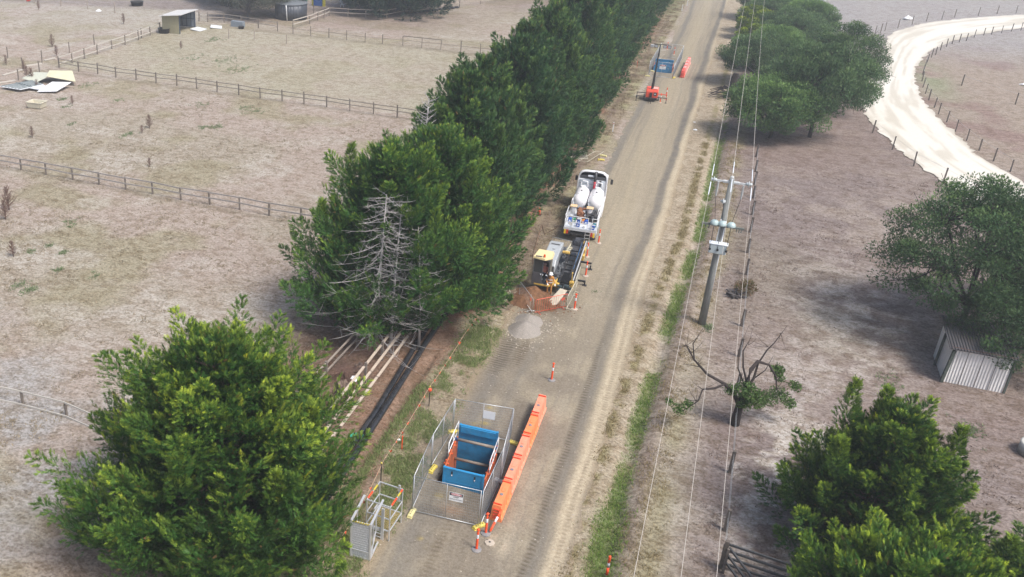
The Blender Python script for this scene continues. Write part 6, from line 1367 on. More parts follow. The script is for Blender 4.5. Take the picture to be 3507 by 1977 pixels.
vC = conifer_meshes('cypress_c', 14.0, 6.2, 260, 45, 60, 0.54, 0.09, (56, 98, 60), (140, 168, 78), 0.7, 0.95, 0.04, ((0.9, 2.3, 12.7), (-2.8, 0.4, 11.6), (1.9, -2.4, 11.5)), 1.25)
ROW = [(-17.6, 59.5, 0.93, 0, 'fourth cypress from the camera, left of the truck tail'),
       (-18.4, 67.0, 1.04, 1, 'cypress in the row left of the white truck, with a yellowish tuft'),
       (-17.0, 73.5, 0.92, 2, 'cypress in the row level with the truck cab'),
       (-18.2, 80.5, 1.03, 0, 'cypress just ahead of the truck in the row'),
       (-17.0, 87.5, 0.98, 1, 'cypress over the cream barrier lying on the red soil'),
       (-18.4, 95.0, 1.04, 2, 'cypress level with the white guide post'),
       (-18.0, 102.5, 1.0, 0, 'cypress nearer than the lighting tower in the row'),
       (-18.2, 110.0, 1.05, 1, 'cypress level with the red lighting tower'),
       (-18.0, 118.0, 1.0, 2, 'cypress between lighting tower and far pit'),
       (-18.6, 126.0, 1.05, 0, 'cypress level with the near end of the far pit'),
       (-18.6, 134.5, 1.06, 1, 'cypress level with the blue far trench box'),
       (-18.6, 143.0, 1.05, 2, 'cypress level with the far end of the far barriers'),
       (-18.8, 152.0, 1.04, 0, 'cypress just beyond the far barriers'),
       (-18.8, 161.5, 1.06, 1, 'third cypress from the far end of the row'),
       (-19.0, 171.0, 1.06, 2, 'second cypress from the far end of the row'),
       (-19.0, 181.5, 1.1, 0, 'farthest cypress of the row at the top')]
rr = random.Random(7)
for i, (x, y, s_, v, l) in enumerate(ROW):
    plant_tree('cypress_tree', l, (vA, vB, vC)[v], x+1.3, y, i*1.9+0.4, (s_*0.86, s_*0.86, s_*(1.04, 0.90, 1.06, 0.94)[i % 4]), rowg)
# yellowish tuft: a small shrub-like reversion at the top of one cypress, part of that tree
# right-hand cypresses
g3 = 'cypress bushes at the lower right'
r1 = conifer_meshes('cypress_right', 7.2, 4.2, 270, 61, 110, 0.27, 0.043, (58, 102, 46), (200, 224, 72), 0.95, 0.62, 0.02, ((-1.9, 0.6, 8.0), (-0.6, 1.0, 7.7), (0.9, -0.9, 6.8), (2.2, 0.4, 7.0), (-2.2, -1.6, 6.4)), 1.4)
r2 = conifer_meshes('cypress_front', 5.6, 4.7, 270, 67, 110, 0.27, 0.042, (66, 114, 46), (216, 236, 74), 1.0, 1.0, 0.02, ((-1.9, 1.2, 5.6), (0.9, 1.9, 5.7), (2.6, 1.0, 5.3), (-0.6, -0.4, 5.5)), 1.5)
plant_tree('cypress_tree', 'tallest cypress of the lower right group, with a pointed double top', r1, 9.3, 37.2, 0.0, 1.0, g3)
plant_tree('cypress_tree', 'bright tipped low cypress at the bottom edge, lower right', r2, 9.9, 30.2, 0.2, (0.95, 0.95, 0.98), g3)
plant_tree('cypress_tree', 'dark cypress at the right edge behind the bright tipped one', r2, 15.6, 34.2, 2.6, (1.1, 1.1, 0.92), g3)
for o in C.objects:
    if o.get('label', '').startswith('dark cypress at the right'): o.children[0].data = r1[0]; o.children[1].data = r1[1]; o.scale = (1.0, 1.0, 0.60)

# wattles and other broad trees ------------------------------------------------
def broad_tree(name, H, Rr, seed, npuff=60, per=260, leaf=0.16, col=(64, 92, 50), top=(118, 142, 70), flat=0.6, limbs=7, zmin=0.25, bark=None, off=(0, 0), sparse=0.0, pr=0.26):
    rg = np.random.default_rng(seed); tb = MB(); root = Vector((0, 0, -0.1)); fork = Vector((off[0]*0.2, off[1]*0.2, H*0.22))
    tb.tube([root, root.lerp(fork, .5)+Vector((0.08, 0, 0)), fork], [0.05*Rr, 0.042*Rr, 0.036*Rr], 9)
    hubs = []
    for k in range(limbs):
        a = 2*math.pi*k/limbs+rg.random()*0.8; r_ = Rr*(0.30+0.25*rg.random()); h = H*(0.45+0.3*rg.random())
        p = Vector((off[0]*0.5+math.cos(a)*r_, off[1]*0.5+math.sin(a)*r_, h)); m_ = fork.lerp(p, .5)+Vector((0, 0, -0.05*H)); tb.tube([fork, m_, p], [0.028*Rr, 0.02*Rr, 0.012*Rr], 7, False); hubs.append(p)
    P_ = []; 
    for k in range(npuff):
        u = (k+.5)/npuff; th = math.acos(1-1.55*u) ; a = k*2.39996+rg.random()*.5; r_ = Rr*math.sin(min(th, 2.2))*(0.72+0.35*rg.random()); z = H*(zmin+(1-zmin)*(0.5+0.5*math.cos(th))*(0.85+0.2*rg.random()))
        if rg.random() < 0.25: r_ *= 0.55
        P_.append(Vector((off[0]+math.cos(a)*r_, off[1]+math.sin(a)*r_, z)))
    allp = []; alld = []; allc = []; c0 = np.array(S(*col)); c1_ = np.array(S(*top))
    for p in P_:
        hb = min(hubs, key=lambda q: (q-p).length); m_ = hb.lerp(p, .5)+Vector((0, 0, -0.04*H)); tb.tube([hb, m_, p], [0.012*Rr, 0.007*Rr, 0.003*Rr], 5, False)
        for q in range(3):
            e = p+Vector(tuple(rg.normal(size=3)*Rr*0.12)); tb.tube([m_.lerp(p, .6), e], [0.005*Rr, 0.002*Rr], 3, False)
        n = int(per*(0.6+0.8*rg.random())*(1-sparse*rg.random())); pr_ = Rr*pr*(0.7+0.6*rg.random())
        d = nrm(rg.normal(size=(n, 3))); rad_ = pr_*np.power(rg.random(n), 0.42)
        q = np.array(p)+d*rad_[:, None]*np.array([1, 1, flat]); q[:, 2] += 0.12*pr_
        allp.append(q); alld.append(nrm(d*0.8+np.array([0, 0, 0.35])+rg.normal(size=(n, 3))*0.5))
        tone = rg.random(n)[:, None]; bt = rg.random(); g_ = np.clip(d[:, 2:3]*0.6+0.25, 0, 1)*(0.3+0.7*bt)*(rad_[:, None] > 0.55*pr_)  # upper side of each puff painted lighter, as if lit from above
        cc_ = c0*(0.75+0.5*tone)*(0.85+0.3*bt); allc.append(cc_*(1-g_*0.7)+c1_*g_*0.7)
    pos = np.concatenate(allp); dr = np.concatenate(alld); col_ = np.concatenate(allc); n = len(pos)
    V, Cc = sprays(pos, dr, leaf*(0.7+0.7*rg.random(n)), leaf*0.30*(0.8+0.5*rg.random(n)), col_, rg, 1, 0.9)
    crown = np_mesh(name+'_crown', V, np.arange(len(V), dtype=np.int32), 3, M_wat, {'tone': Cc})
    me = bpy.data.meshes.new(name+'_trunk'); me.from_pydata(tb.v, [], tb.f); me.materials.append(bark or M_dbark); me.shade_smooth()
    return crown, me
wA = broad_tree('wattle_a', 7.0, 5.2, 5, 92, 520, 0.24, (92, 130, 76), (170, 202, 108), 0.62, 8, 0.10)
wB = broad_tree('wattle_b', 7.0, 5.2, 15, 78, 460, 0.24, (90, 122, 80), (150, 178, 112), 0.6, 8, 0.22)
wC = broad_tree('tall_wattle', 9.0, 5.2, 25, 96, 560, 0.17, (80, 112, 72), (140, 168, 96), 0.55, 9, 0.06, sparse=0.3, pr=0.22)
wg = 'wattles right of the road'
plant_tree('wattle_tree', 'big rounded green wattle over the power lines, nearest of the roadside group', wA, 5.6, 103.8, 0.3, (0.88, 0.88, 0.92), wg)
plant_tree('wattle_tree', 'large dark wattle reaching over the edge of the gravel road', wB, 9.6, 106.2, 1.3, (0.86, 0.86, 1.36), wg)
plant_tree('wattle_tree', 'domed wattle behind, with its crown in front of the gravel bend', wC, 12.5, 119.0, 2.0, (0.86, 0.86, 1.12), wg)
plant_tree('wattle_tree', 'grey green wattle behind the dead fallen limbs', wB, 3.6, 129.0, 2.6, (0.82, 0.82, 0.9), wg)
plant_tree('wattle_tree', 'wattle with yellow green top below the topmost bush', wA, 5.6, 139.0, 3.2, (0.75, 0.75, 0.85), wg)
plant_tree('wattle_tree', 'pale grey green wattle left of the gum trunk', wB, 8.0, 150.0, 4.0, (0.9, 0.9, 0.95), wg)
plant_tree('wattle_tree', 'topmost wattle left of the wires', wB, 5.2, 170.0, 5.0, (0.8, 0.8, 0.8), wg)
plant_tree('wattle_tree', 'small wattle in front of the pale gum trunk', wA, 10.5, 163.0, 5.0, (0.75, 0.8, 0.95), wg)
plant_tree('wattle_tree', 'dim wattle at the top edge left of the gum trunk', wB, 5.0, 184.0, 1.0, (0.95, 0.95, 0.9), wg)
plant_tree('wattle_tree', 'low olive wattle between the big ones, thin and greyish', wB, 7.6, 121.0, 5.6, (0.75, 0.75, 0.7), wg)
yb = broad_tree('golden_bush', 4.0, 2.3, 41, 36, 330, 0.2, (96, 128, 50), (214, 224, 50), 0.7, 6, 0.10)
plant_tree('golden_bush', 'clipped yellow green bush at the top right of the road, farther one', yb, 2.9, 163.5, 0.4, (1.35, 1.2, 1.25), 'yellow green bushes by the road', 'bush')
plant_tree('golden_bush', 'yellow topped bush by the road, nearer one under the wires', yb, 3.1, 145.0, 1.4, (1.7, 1.3, 1.25), 'yellow green bushes by the road', 'bush')
rg_ = 'tall wattles around the tin shed'
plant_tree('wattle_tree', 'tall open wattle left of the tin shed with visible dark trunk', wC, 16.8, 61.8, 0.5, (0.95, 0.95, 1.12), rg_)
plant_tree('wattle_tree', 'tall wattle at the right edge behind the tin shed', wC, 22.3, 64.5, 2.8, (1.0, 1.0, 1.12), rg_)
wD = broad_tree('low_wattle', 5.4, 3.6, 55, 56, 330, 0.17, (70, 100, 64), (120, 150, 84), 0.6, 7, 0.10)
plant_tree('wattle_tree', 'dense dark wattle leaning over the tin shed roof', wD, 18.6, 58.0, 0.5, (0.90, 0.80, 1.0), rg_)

# gum tree trunk at the top
t = thing('gum_tree', 'tall gum tree with pale peeling trunk at the top right', 'tree', (13.0, 181.0, 0))
MB().tube([(0, 0, -0.2), (0.1, 0, 4), (0.5, 0, 9), (0.9, 0, 16)], [0.95, 0.75, 0.6, 0.4], 14).tube([(0.4, 0, 8), (2.2, 0, 13), (3.5, -1, 17)], [0.4, 0.28, 0.15], 8).tube([(-0.6, 0.3, 0), (-1.1, 0.3, 4), (-1.6, 0.5, 10)], [0.5, 0.4, 0.25], 8).build('trunk', mat('gum_bark', S(196, 196, 200), 0.9, 0, 0.35, 1.4, 0, 0.8, S(110, 104, 104), stretch=(2, 2, .5)), t, True)
gm = broad_tree('gum', 20, 6.5, 71, 30, 160, 0.28, (84, 104, 84), (130, 146, 110), 0.5, 6, 0.62, sparse=0.5)
o = bpy.data.objects.new('crown', gm[0]); C.objects.link(o); o.parent = t
# big dark conifer and bare trees of the yard
plant_tree('pine_tree', 'big dark blue green conifer over the yard fence at the top', conifer_meshes('pine', 17, 11, 380, 91, 44, 1.1, 0.20, (54, 76, 60), (92, 108, 84), 0.4, 1.3, 0.02), -57.5, 158.0, 0.3, 1.0, None)
plant_tree('pine_tree', 'dark conifer beyond the fence at the top with its litter and shade painted dark on the paddock', conifer_meshes('pine_b', 15, 9, 300, 93, 36, 1.1, 0.20, (54, 76, 60), (92, 108, 84), 0.4, 1.3, 0.12), -32, 199.0, 0.3, 1.0, None)

def twig_tree(name, H, seed, nbr=60, L=(1.5, 3.5), up=0.3, r0=0.14, droop=0.25, m=None, spread=1.0, z0=0.15, sub=4, lean=(0, 0), thick=0.022, curl=0.0):
    rg = random.Random(seed); mb = MB()
    top = Vector((lean[0], lean[1], H)); mb.tube([(0, 0, -0.1), (lean[0]*.3, lean[1]*.3, H*0.5), top], [r0, r0*0.6, 0.015], 8)
    for k in range(nbr):
        u = z0+(1-z0)*k/nbr; p = Vector((lean[0]*u*u, lean[1]*u*u, H*u)); a = k*2.4+rg.uniform(-.4, .4); l = rg.uniform(*L)*(1.15-u*0.85)
        d = Vector((math.cos(a)*spread, math.sin(a)*spread, up+rg.uniform(-.2, .2))).normalized(); q = [p]
        for i in range(4): d = (d+Vector((rg.uniform(-.16, .16), rg.uniform(-.16, .16), -droop*0.3+(0.22 if i > 1 else 0)+curl))).normalized(); q.append(q[-1]+d*l/4)
        mb.tube(q, [thick*(1.2-u*.5), thick*.8, thick*.6, thick*.45, thick*.2], 4, False)
        for s_ in range(sub):
            b = q[rg.randint(1, 3)]; e = Vector((rg.uniform(-1, 1), rg.uniform(-1, 1), rg.uniform(-.2, .7))).normalized()*l*rg.uniform(.15, .4); mb.tube([b, b+e*.5+Vector((0, 0, -.04)), b+e], [thick*.5, thick*.35, thick*.15], 3, False)
    me = bpy.data.meshes.new(name); me.from_pydata(mb.v, [], mb.f); me.materials.append(m or M_dead); me.shade_smooth(); return me
def bare(label, me, x, y, rz=0, s_=1.0, name='dead_tree', cat='dead tree', z=0, part='trunk', group=None):
    t = thing(name, label, cat, (x, y, z), rz, group); t.scale = (s_,)*3; o = bpy.data.objects.new(part, me); C.objects.link(o); o.parent = t; return t
dt1 = twig_tree('dead_a', 10.2, 3, 130, (2.8, 5.2), 0.10, 0.13, 0.34, lean=(0.3, 0.2), sub=8, thick=0.020, z0=0.10)
dt2 = twig_tree('dead_b', 8.0, 5, 60, (1.2, 2.6), 0.3, 0.09, 0.1, lean=(0.5, 0), sub=7, thick=0.018, z0=0.2)
bare('grey dead tree with long drooping branches in front of the second cypress', dt1, -16.6, 44.3, 0.4, 0.98)
bare('slimmer grey dead stem beside the big dead tree', dt2, -15.7, 44.4, 1.4, 1.18)
bare('small leaning dead stem at the right of the big dead tree', dt2, -14.2, 45.4, 3.0, 1.0)
bare('bare grey treetop sticking out between second and fourth cypress', twig_tree('dead_c', 12.6, 9, 70, (1.4, 2.6), 0.5, 0.14, 0.0, lean=(0.3, 0.4), sub=5, thick=0.03, z0=0.5), -17.6, 54.2, 0.4, 1.03)
# leafless grey trees of the yard
lt_ = twig_tree('leafless', 6.0, 31, 80, (2.4, 4.4), 0.7, 0.24, -0.1, mat('grey_twigs', S(128, 124, 126), 0.95, 0, 0.2), sub=10, thick=0.06, z0=0.15)
grm = broad_tree('grey_bush', 6.5, 4.8, 77, 70, 330, 0.26, (104, 108, 98), (138, 144, 124), 0.7, 7, 0.2, sparse=0.4, bark=mat('grey_twigs', (1, 1, 1)))
for i, (x, y, s_, l) in enumerate(((-77.0, 137.5, 1.0, 'grey leafless tree left of the water tank'), (-83.5, 146.0, 1.15, 'grey leafless tree behind the rail fence by the shelter'), (-73.8, 143.5, 0.95, 'grey leafless tree touching the water tank'))):
    t = bare(l, lt_, x, y, i*2.0, s_, 'leafless_tree', 'tree', part='trunk', group='grey leafless trees in the yard'); o = bpy.data.objects.new('crown', grm[0]); C.objects.link(o); o.parent = t
plant_tree('wattle_tree', 'blue green shrub tree behind the leafless trees at the top', wB, -88, 153, 1.0, (1.5, 1.3, 1.2), None)
# the old half dead tree, right
t = thing('old_fruit_tree', 'old half dead tree with black trunk, hooked limb and green tufts', 'tree', (*G(2515, 1452)[:2], 0))
ax = Vector((_r[0], _r[1], 0)).normalized()
def Q(a, z, b=0.0): return ax*a+Vector((-ax.y, ax.x, 0))*b+Vector((0, 0, z))
tk = MB()
tk.tube([Q(0, -0.1), Q(0.02, 0.6), Q(0.05, 1.3), Q(0.12, 1.9)], [0.27, 0.22, 0.20, 0.17], 12)
tk.tube([Q(0.03, 1.2), Q(-0.4, 1.9), Q(-1.0, 2.5), Q(-1.9, 2.9, .3), Q(-2.7, 3.7, .4), Q(-3.3, 4.6, .5)], [0.15, 0.11, 0.09, 0.07, 0.05, 0.02], 8)
tk.tube([Q(-1.0, 2.5), Q(-1.6, 2.35, -.2), Q(-2.3, 2.4, -.4), Q(-2.5, 1.8, -.6), Q(-3.4, 1.2, -.8)], [0.07, 0.06, 0.05, 0.03, 0.015], 6)
tk.tube([Q(-2.7, 3.7, .4), Q(-2.9, 4.6, .5), Q(-2.5, 5.5, .6)], [0.04, 0.03, 0.012], 5); tk.tube([Q(-2.3, 3.3, .35), Q(-3.3, 3.5, .3)], [0.03, 0.01], 5)
tk.tube([Q(0.12, 1.9), Q(0.15, 2.7), Q(0.3, 3.3, .2), Q(0.6, 3.75, .3), Q(1.2, 3.6, .2), Q(1.6, 3.0, 0), Q(1.7, 2.3, -.2)], [0.15, 0.13, 0.12, 0.10, 0.06, 0.045, 0.02], 8)
tk.tube([Q(0.12, 1.9), Q(0.6, 2.7, .3), Q(0.75, 3.5, .5), Q(1.15, 4.2, .7), Q(1.5, 4.6, .8), Q(2.0, 5.6, .9)], [0.11, 0.07, 0.05, 0.04, 0.025, 0.008], 8)
tk.tube([Q(0.14, 2.6), Q(-0.1, 3.4, .3), Q(-0.25, 4.3, .4), Q(0.1, 5.2, .5)], [0.07, 0.05, 0.035, 0.012], 6); tk.tube([Q(0.14, 2.3), Q(-0.35, 3.3, .3), Q(-0.5, 4.3, .4), Q(0.0, 5.6, .9)], [0.045, 0.035, 0.02, 0.01], 5)
tk.tube([Q(0.6, 2.7, .3), Q(1.1, 3.2, .3), Q(1.5, 3.9, .6)], [0.04, 0.025, 0.01], 5)
rr = random.Random(8)
for k in range(44):
    b = rr.choice([Q(-2.9, 4.1, .4), Q(-2.5, 3.5, .4), Q(-2.3, 2.4, -.4), Q(1.7, 5.2, .8), Q(1.2, 4.4, .7), Q(0, 4.6, .5), Q(-3.2, 4.5, .5), Q(-2.6, 1.8, -.6), Q(1.7, 2.4, -.2)])
    e = Vector((rr.uniform(-1, 1), rr.uniform(-.6, .6), rr.uniform(-.3, 1))).normalized()*rr.uniform(.4, 1.1); tk.tube([b, b+e*.5+Vector((0, 0, -.05)), b+e], [0.014, 0.010, 0.004], 3, False)
tk.build('trunk', M_dbark, t, True)
rg = np.random.default_rng(5); ps_ = []; 
for a, z, b, r_, n in ((0.1, 2.35, -.3, .65, 620), (-0.6, 2.2, 0, .4, 260), (0.6, 1.75, -.3, .6, 520), (1.3, 1.7, 0, .6, 420), (2.1, 1.8, .2, .6, 380), (1.75, 3.3, .3, .38, 240), (1.9, 2.9, .2, .35, 160), (2.9, 2.3, .3, .38, 200), (-3.5, 1.4, -.8, .38, 160), (-3.0, 1.6, -.6, .35, 140), (-4.1, 1.9, -.8, .3, 70), (0.15, 1.5, -.2, .5, 300), (2.7, 1.4, 0, .4, 200)):
    d = nrm(rg.normal(size=(n, 3))); ps_.append(np.array(Q(a, z, b))+d*(r_*np.power(rg.random(n), .5))[:, None]*np.array([1, 1, .75]))
pos = np.concatenate(ps_); n = len(pos); tn = rg.random((n, 1)); cc_ = np.array(S(84, 116, 58))*(0.7+0.6*tn)*(1-0.3*tn)+np.array(S(130, 156, 84))*0.3*tn
V, Cc = sprays(pos, nrm(rg.normal(size=(n, 3))+np.array([0, 0, -.2])), 0.15*(0.7+.6*rg.random(n)), 0.04*(1+rg.random(n)*.5), cc_, rg, 1)
o = bpy.data.objects.new('crown', np_mesh('fruit_crown', V, np.arange(len(V), dtype=np.int32), 3, M_wat, {'tone': Cc})); C.objects.link(o); o.parent = t

# stumps, brush, bushes
def stump(label, x, y, r, h, seed, m=None, lean=0.0):
    rr = random.Random(seed); mb = MB().lathe([(r*1.3, -0.05), (r*1.05, h*.3), (r, h*.7), (r*.9, h), (r*.5, h*1.02), (r*.3, h*.8)], 11)
    mb.v = [(v[0]*(1+.3*rr.uniform(-1, 1)), v[1]*(1+.3*rr.uniform(-1, 1)), v[2]*(1+.22*rr.uniform(-1, 1))) for v in mb.v]
    for k in range(5): a = k*1.3; mb.tube([(math.cos(a)*r*.8, math.sin(a)*r*.8, 0.12), (math.cos(a)*r*2, math.sin(a)*r*2, 0.02)], [r*.35, r*.12], 5)
    o = mb.build('tree_stump', m or mat('stump_wood', S(126, 108, 96), 0.95, 0, 0.45, 5, 0.04, 0.5, S(64, 54, 50)), loc=(x, y, 0)); o.rotation_euler = (0, lean, 0); return tagk(o, label, 'stump')
stump('split hollow stump beside the pale rails, with a white rag near it', -16.3, 38.7, 0.38, 0.95, 1)
stump('broken stump nearest the big cypress beside the rails', -16.9, 35.9, 0.32, 0.8, 2)
stump('low grey rotten stump between the two fences', -16.6, 41.6, 0.26, 0.45, 3)
bt_ = twig_tree('brush', 0.9, 51, 90, (1.0, 2.4), 0.15, 0.03, 0.3, mat('brown_brush', S(136, 108, 96), 0.95, 0, 0.3), sub=6, thick=0.012, z0=0.05, spread=1.4)
bare('tangle of brown dead twigs between the two fences beside the stumps', bt_, -16.9, 40.3, 0, 1.0, 'brush_pile', 'brush', part='twigs')
bare('second tangle of dead twigs under the dead tree', bt_, -16.6, 43.8, 2, 1.0, 'brush_pile', 'brush', part='twigs')
bare('low tangle of twigs against the hollow stump', bt_, -17.2, 37.8, 4, 0.8, 'brush_pile', 'brush', part='twigs')
t = thing('burnt_bush', 'charred logs with a reddish green bush beside the wire fence', 'bush', (*G(2530, 1015)[:2], 0))
mb = MB(); rr = random.Random(9)
for k in range(9): a = rr.uniform(0, 6.28); mb.tube([(rr.uniform(-.4, .2), rr.uniform(-.5, .1), 0.06), (math.cos(a)*.7-.2, math.sin(a)*.5-.3, rr.uniform(.1, .5))], [0.09, 0.05], 7)
mb.build('log', mat('charred_wood', S(58, 54, 54), 0.9, 0, 0.9, 7, 0.02, 0.45, S(150, 146, 144)), t)
n = 900; d = nrm(rg.normal(size=(n, 3))); pos = np.array([0.35, 0.45, 0.55])+d*np.power(rg.random(n), .5)[:, None]*np.array([.75, .7, .55]); tn = rg.random((n, 1)); cc_ = np.array(S(110, 118, 66))*(1-tn)+np.array(S(150, 112, 84))*tn
V, Cc = sprays(pos, nrm(d+np.array([0, 0, .8])), 0.16+0*tn[:, 0], 0.035+0*tn[:, 0], cc_, rg, 1); o = bpy.data.objects.new('foliage', np_mesh('bush_leaf', V, np.arange(len(V), dtype=np.int32), 3, M_wat, {'tone': Cc})); C.objects.link(o); o.parent = t
# fallen dead tree by the road further up
t = thing('fallen_tree', 'black broken trunk with fallen dead limbs beside the road', 'dead tree', (0.8, 120.5, 0))
mb = MB(); mb.tube([(0.3, 0.4, 0), (0.2, 0.3, 2.0), (0.35, 0.3, 3.0)], [0.45, 0.40, 0.34], 10)
for k in range(16):
    a = rr.uniform(2.6, 5.2); l = rr.uniform(1.2, 3.2); p = Vector((0.2, 0.1, rr.uniform(.2, 1.0))); mb.tube([p, p+Vector((math.cos(a)*l*.5, math.sin(a)*l*.5, rr.uniform(0, .7))), p+Vector((math.cos(a)*l, math.sin(a)*l, -p.z+rr.uniform(.1, .8)))], [0.13, 0.09, 0.03], 6)
mb.build('trunk', M_dbark, t)
bare('pale dead limbs hanging under the grey green wattle', twig_tree('dead_d', 3.6, 61, 30, (1.5, 3.0), 0.3, 0.13, 0.2, mat('pale_dead', S(176, 170, 170), .9), sub=4, thick=0.05, z0=0.1), 3.8, 126.0, 0, 1.0)

# dead thistles and shrubs in the paddock
th = twig_tree('thistle', 1.25, 81, 34, (0.4, 0.8), 0.9, 0.03, -0.2, mat('thistle_brown', S(132, 106, 94), 0.95, 0, 0.2), sub=7, thick=0.020, z0=0.1)
TH = [(-55.0, 76.5, 1.15, 'reddish brown dead thistle in the middle of the paddock between two fences'), (-54.6, 74.6, .7, 'low dead thistle just in front of the reddish one'), (-73.5, 111.3, .9, 'dead thistle in the grass behind the middle fence'), (-90.2, 103.6, 1.4, 'dark dead shrub beyond the leaning posts'), (-85.6, 99.0, 1.2, 'dark dead shrub beside a leaning post'), (-92.0, 123.1, 1.3, 'pale dead shrub left of the tin shelter'), (-63.5, 68.5, .9, 'faint dead thistle in the lower pink paddock'), (-68.0, 80.3, .8, 'flattened dead thistle right of the trough'), (-112.3, 126.7, 1.2, 'small dark stump-like shrub at the far top left'), (-83.9, 90.6, 1.0, 'dead shrub beside the fallen beam'), (-88.0, 91.9, 1.0, 'dead shrub behind a leaning post at the left'), (-79.2, 86.6, 1.3, 'dead shrub growing through the scrap sheets'), (-80.8, 87.6, 1.2, 'dead shrub at the left end of the scrap heap'), (-76.1, 83.9, .9, 'dead shrub between white sheets in the scrap heap'), (-51.9, 52.3, 1.6, 'tall brown dry shrubs at the left edge below the near fence'), (-50.7, 50.6, 1.3, 'lower brown dry shrub at the left edge'), (-46.5, 44.2, 1.5, 'brown dry shrub cut by the left edge'), (-45.3, 45.4, 1.0, 'small brown dry shrub beside the left edge one'), (-47.9, 66.2, .7, 'faint dead thistle behind the near fence')]
for i, (x, y, s_, l) in enumerate(TH): bare(l, th, x, y, i*1.1, s_, 'dry_shrub', 'dead shrub', part='stems', group='dead shrubs and thistles in the paddocks')

# green weeds and grass: uncountable, one object each
def blades(name, X, Y, n_per, h, w, cols, seed, spread=0.12, z=0.0, lean=0.5, zf=None):
    rg = np.random.default_rng(seed); X = np.repeat(X, n_per)+rg.normal(size=len(X)*n_per)*spread; Y = np.repeat(Y, n_per)+rg.normal(size=len(Y)*n_per)*spread
    n = len(X); Z = (zf(X, Y) if zf else np.zeros(n))+z; a = rg.random(n)*6.283; H_ = h*(0.5+rg.random(n)); W_ = w*(0.6+0.8*rg.random(n))
    dx, dy = np.cos(a)*W_, np.sin(a)*W_; lx, ly = rg.normal(size=n)*lean*H_, rg.normal(size=n)*lean*H_
    V = np.stack([np.stack([X-dx, Y-dy, Z], -1), np.stack([X+dx, Y+dy, Z], -1), np.stack([X+lx, Y+ly, Z+H_], -1)], 1).reshape(-1, 3)
    tn = rg.random((n, 1)); cc_ = np.array(S(*cols[0]))*(1-tn)+np.array(S(*cols[1]))*tn; Cc = np.repeat(cc_, 3, 0)
    o = bpy.data.objects.new(name, np_mesh(name, V, np.arange(len(V), dtype=np.int32), 3, M_grs, {'tone': Cc})); C.objects.link(o); o['kind'] = 'stuff'; o['category'] = 'grass'; return o
rg = np.random.default_rng(77)
def band(n, x0, x1, y0, y1, cond):
    x = rg.uniform(x0, x1, n); y = rg.uniform(y0, y1, n); k = rg.random(n) < cond(x, y); return x[k], y[k]
x, y = band(34000, -2.2, 2.0, 27, 112, lambda x, y: np.exp(-((x-swale_x(y))/0.42)**4)*sm(0.32, 0.5, fbm(x, y, 0.3, 9, 4)*.7+.3*fbm(x, y, 1.3, 21, 4))*(1-sm(60, 110, y)*.7)+np.exp(-(((x+1.1)/0.7)**4+((y-33.2)/2.5)**4)))
o = blades('verge_grass', x, y, 4, 0.12, 0.018, ((104, 140, 58), (152, 172, 90)), 1, 0.07, zf=ground_z); o['label'] = 'green grass growing in the shallow ditch on the right side of the road'
x, y = band(15000, -13.3, -9.9, 26, 50, lambda x, y: np.clip(np.exp(-((x+11.3)/0.95)**4)*sm(0.40, 0.55, fbm(x, y, .3, 9, 4)*.5+.5*fbm(x, y, 1.3, 21, 4))+np.exp(-((x+12.9-0.02*(y-30))/0.25)**2)*(y < 42)+.7*np.exp(-((x+10.25)/.25)**2)*sm(.4, .55, fbm(x, y, .3, 9, 4)), 0, 1))
o = blades('verge_grass', x, y, 4, 0.14, 0.016, ((116, 146, 76), (172, 176, 124)), 2, 0.08, zf=ground_z); o['label'] = 'mixed green and straw grass on the left verge beside the fenced pit'
x, y = band(26000, -3.0, 3.4, 27, 100, lambda x, y: (1.3*np.exp(-((x-swale_x(y)+1.3)/0.3)**4)+np.exp(-((x-swale_x(y)-1.4)/0.7)**2)*.7)*sm(0.4, 0.55, fbm(x, y, 1.3, 21, 4)))
o = blades('dry_grass', x, y, 4, 0.12, 0.02, ((150, 136, 96), (176, 160, 122)), 3, 0.09, zf=ground_z); o['label'] = 'dry yellowish tufts along both sides of the right hand ditch'
x, y = band(60000, -62, -19, 24, 92, lambda x, y: sm(0.50, 0.72, fbm(x, y, 2.1, 131, 4)*.7+.3*fbm(x, y, .2, 132, 3))*(1-.5*sm(45, 90, y)))
o = blades('dry_grass', x, y, 4, 0.085, 0.035, ((146, 134, 108), (182, 168, 146)), 4, 0.12, zf=ground_z, lean=0.9); o['label'] = 'short dry tussocks scattered over the nearer left paddocks'
x, y = band(26000, 2.5, 24, 28, 95, lambda x, y: sm(0.52, 0.74, fbm(x, y, 1.9, 141, 4)*.7+.3*fbm(x, y, .2, 142, 3)))
o = blades('dry_grass', x, y, 4, 0.075, 0.03, ((128, 110, 102), (164, 146, 134)), 5, 0.12, zf=ground_z, lean=0.9); o['label'] = 'short brownish tussocks scattered over the right paddock'
x, y = band(16000, -14, -10.2, 50, 200, lambda x, y: sm(0.45, 0.6, fbm(x, y, 1.0, 151, 4)))
o = blades('dry_grass', x, y, 4, 0.12, 0.025, ((140, 120, 104), (178, 166, 132)), 6, 0.12, lean=0.6, zf=ground_z); o['label'] = 'dry grass between the red litter and the road edge'
wx, wy = [], []
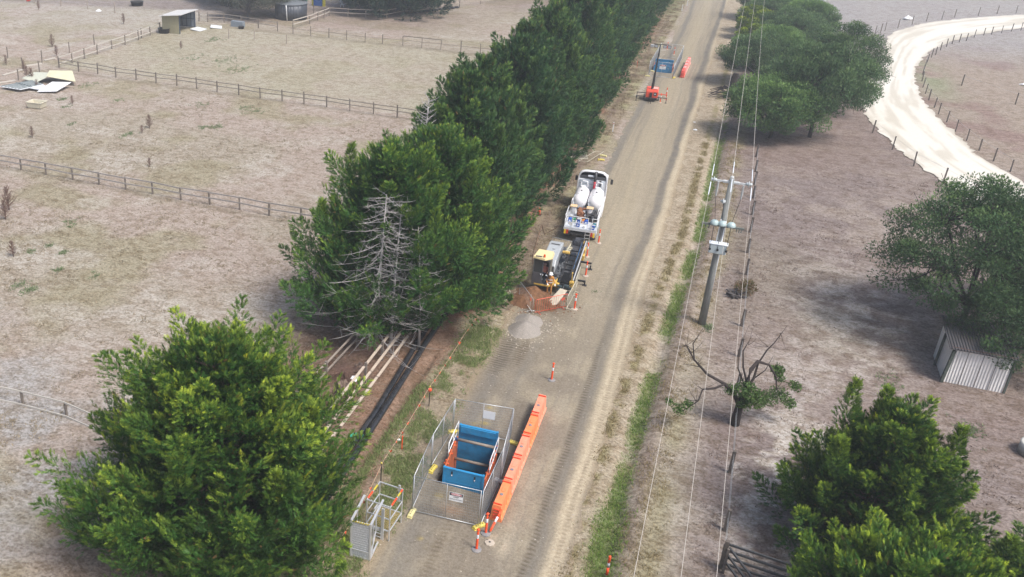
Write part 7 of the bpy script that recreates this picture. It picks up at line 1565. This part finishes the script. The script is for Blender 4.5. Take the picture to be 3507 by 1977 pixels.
for cx_, cy_, n, r_ in ((-44.8, 46.7, 26, .35), (-44.3, 47.9, 26, .35), (-42.5, 47.4, 40, .45), (-40.9, 45.0, 34, .4), (-41.8, 41.9, 44, .55), (-40.6, 41.9, 66, .6), (-45.3, 51.8, 26, .5), (-46, 52.4, 20, .6), (-55.7, 73.6, 60, .7), (-49.0, 80.1, 60, .8), (-50.2, 79.2, 50, .8), (-49.9, 88.0, 60, 1.0), (-48.2, 87.3, 40, 1.2), (-70.4, 81.6, 60, .8), (-67.9, 79.2, 30, .7), (-63.0, 74.0, 26, .6), (-72, 88, 60, 1.4), (-60, 104, 120, 2.5), (-64, 108, 120, 3.0), (-69, 107, 60, 2.0), (-73, 119.5, 120, 1.8), (-55, 86.7, 40, 1.5), (-64.5, 84.0, 30, .8), (-38.0, 45.4, 16, .6), (15.6, 49.8, 70, .9), (12.0, 53.6, 60, 1.0), (1.9, 56.0, 60, .35), (-5.6, 58, 0, .1)):
    n = max(4, int(n*0.55)); r_ *= 0.62
    wx += list(cx_+rg.normal(size=n)*r_*.6); wy += list(cy_+rg.normal(size=n)*r_)
o = blades('green_weeds', np.array(wx), np.array(wy), 8, 0.10, 0.03, ((112, 136, 92), (150, 162, 124)), 8, 0.10, lean=0.8); o['label'] = 'low clumps of green weeds dotted about the paddocks'
lx, ly = band(1500, -12, -1.5, 27, 60, lambda x, y: 0.3+0*x)
st = MB(); rr = random.Random(3)
for x_, y_ in zip(lx, ly):
    if -9.4 < x_ < -6.9 and 33.8 < y_ < 37.6: continue
    s_ = rr.uniform(.012, .04); st.add([(x_+s_*rr.uniform(.6, 1.2)*dx, y_+s_*rr.uniform(.6, 1.2)*dy, dz*s_*.8+.008) for dx, dy, dz in ((-1, -1, 0), (1, -1, 0), (1, 1, 0), (-1, 1, 0), (0, 0, 1.2))], [(0, 1, 4), (1, 2, 4), (2, 3, 4), (3, 0, 4)])
o = st.build('loose_stones', mat('pebble', S(190, 180, 166), 0.95, 0, 0.35, 2)); o['kind'] = 'stuff'; o['label'] = 'small pale stones scattered over the road and verge'; o['category'] = 'stones'

def clods(name, label, cx, cy, rx, ry, n, s0, m, seed):
    rr = random.Random(seed); st = MB()
    for k in range(n):
        q = rr.gauss(0, 1), rr.gauss(0, 1); x_, y_ = cx+q[0]*rx, cy+q[1]*ry; s_ = s0*rr.uniform(.4, 1.5); a = rr.random()*6.28
        st.add([(x_+s_*(dx*math.cos(a)-dy*math.sin(a))*rr.uniform(.6, 1.2), y_+s_*(dx*math.sin(a)+dy*math.cos(a))*rr.uniform(.6, 1.2), dz*s_*.8+.008) for dx, dy, dz in ((-1, -1, 0), (1, -1, 0), (1, 1, 0), (-1, 1, 0), (.2, -.2, 1.1))], [(0, 1, 4), (1, 2, 4), (2, 3, 4), (3, 0, 4)])
    o = st.build(name, m); o['kind'] = 'stuff'; o['label'] = label; o['category'] = 'debris'
clods('soil_clods', 'red brown clods scattered round the spoil heap', -8.7, 55.0, 1.0, 1.1, 420, .05, mat('red_spoil', (1, 1, 1)), 5)
clods('gravel_spill', 'pale stones spilled round the gravel heap', -8.9, 51.0, 0.95, 1.15, 700, .035, mat('pebble', (1, 1, 1)), 6)
clods('pit_spoil', 'dark clods along the edges of the near pit', -8.1, 35.6, 1.15, 1.6, 0, .04, mat('pit_clay', (1, 1, 1)), 7) if False else None
rg = np.random.default_rng(99)
lx, ly = rg.uniform(-20, -12.2, 5200), rg.uniform(33, 62, 5200)
o = blades('tree_litter', lx, ly, 2, 0.03, 0.05, ((112, 82, 68), (186, 146, 120)), 12, 0.1, lean=1.6, zf=ground_z); o['label'] = 'fallen brown needles and twigs under the cypress row'; o['category'] = 'litter'

# ================================================================== HAZE
hz = MB().box((0, 0, 21), (5300, 5300, 50)); hm_ = bpy.data.materials.new('haze'); nt = nodes(hm_); nt.nodes.clear()
pv = nt.nodes.new('ShaderNodeVolumePrincipled'); pv.inputs['Color'].default_value = (0.86, 0.92, 1.0, 1); pv.inputs['Density'].default_value = 0.0007; pv.inputs['Anisotropy'].default_value = 0.2
om = nt.nodes.new('ShaderNodeOutputMaterial'); nt.links.new(pv.outputs[0], om.inputs['Volume'])
hz_o = hz.build('haze', hm_); hz_o['kind'] = 'stuff'; hz_o['label'] = 'thin pale haze over the whole scene'
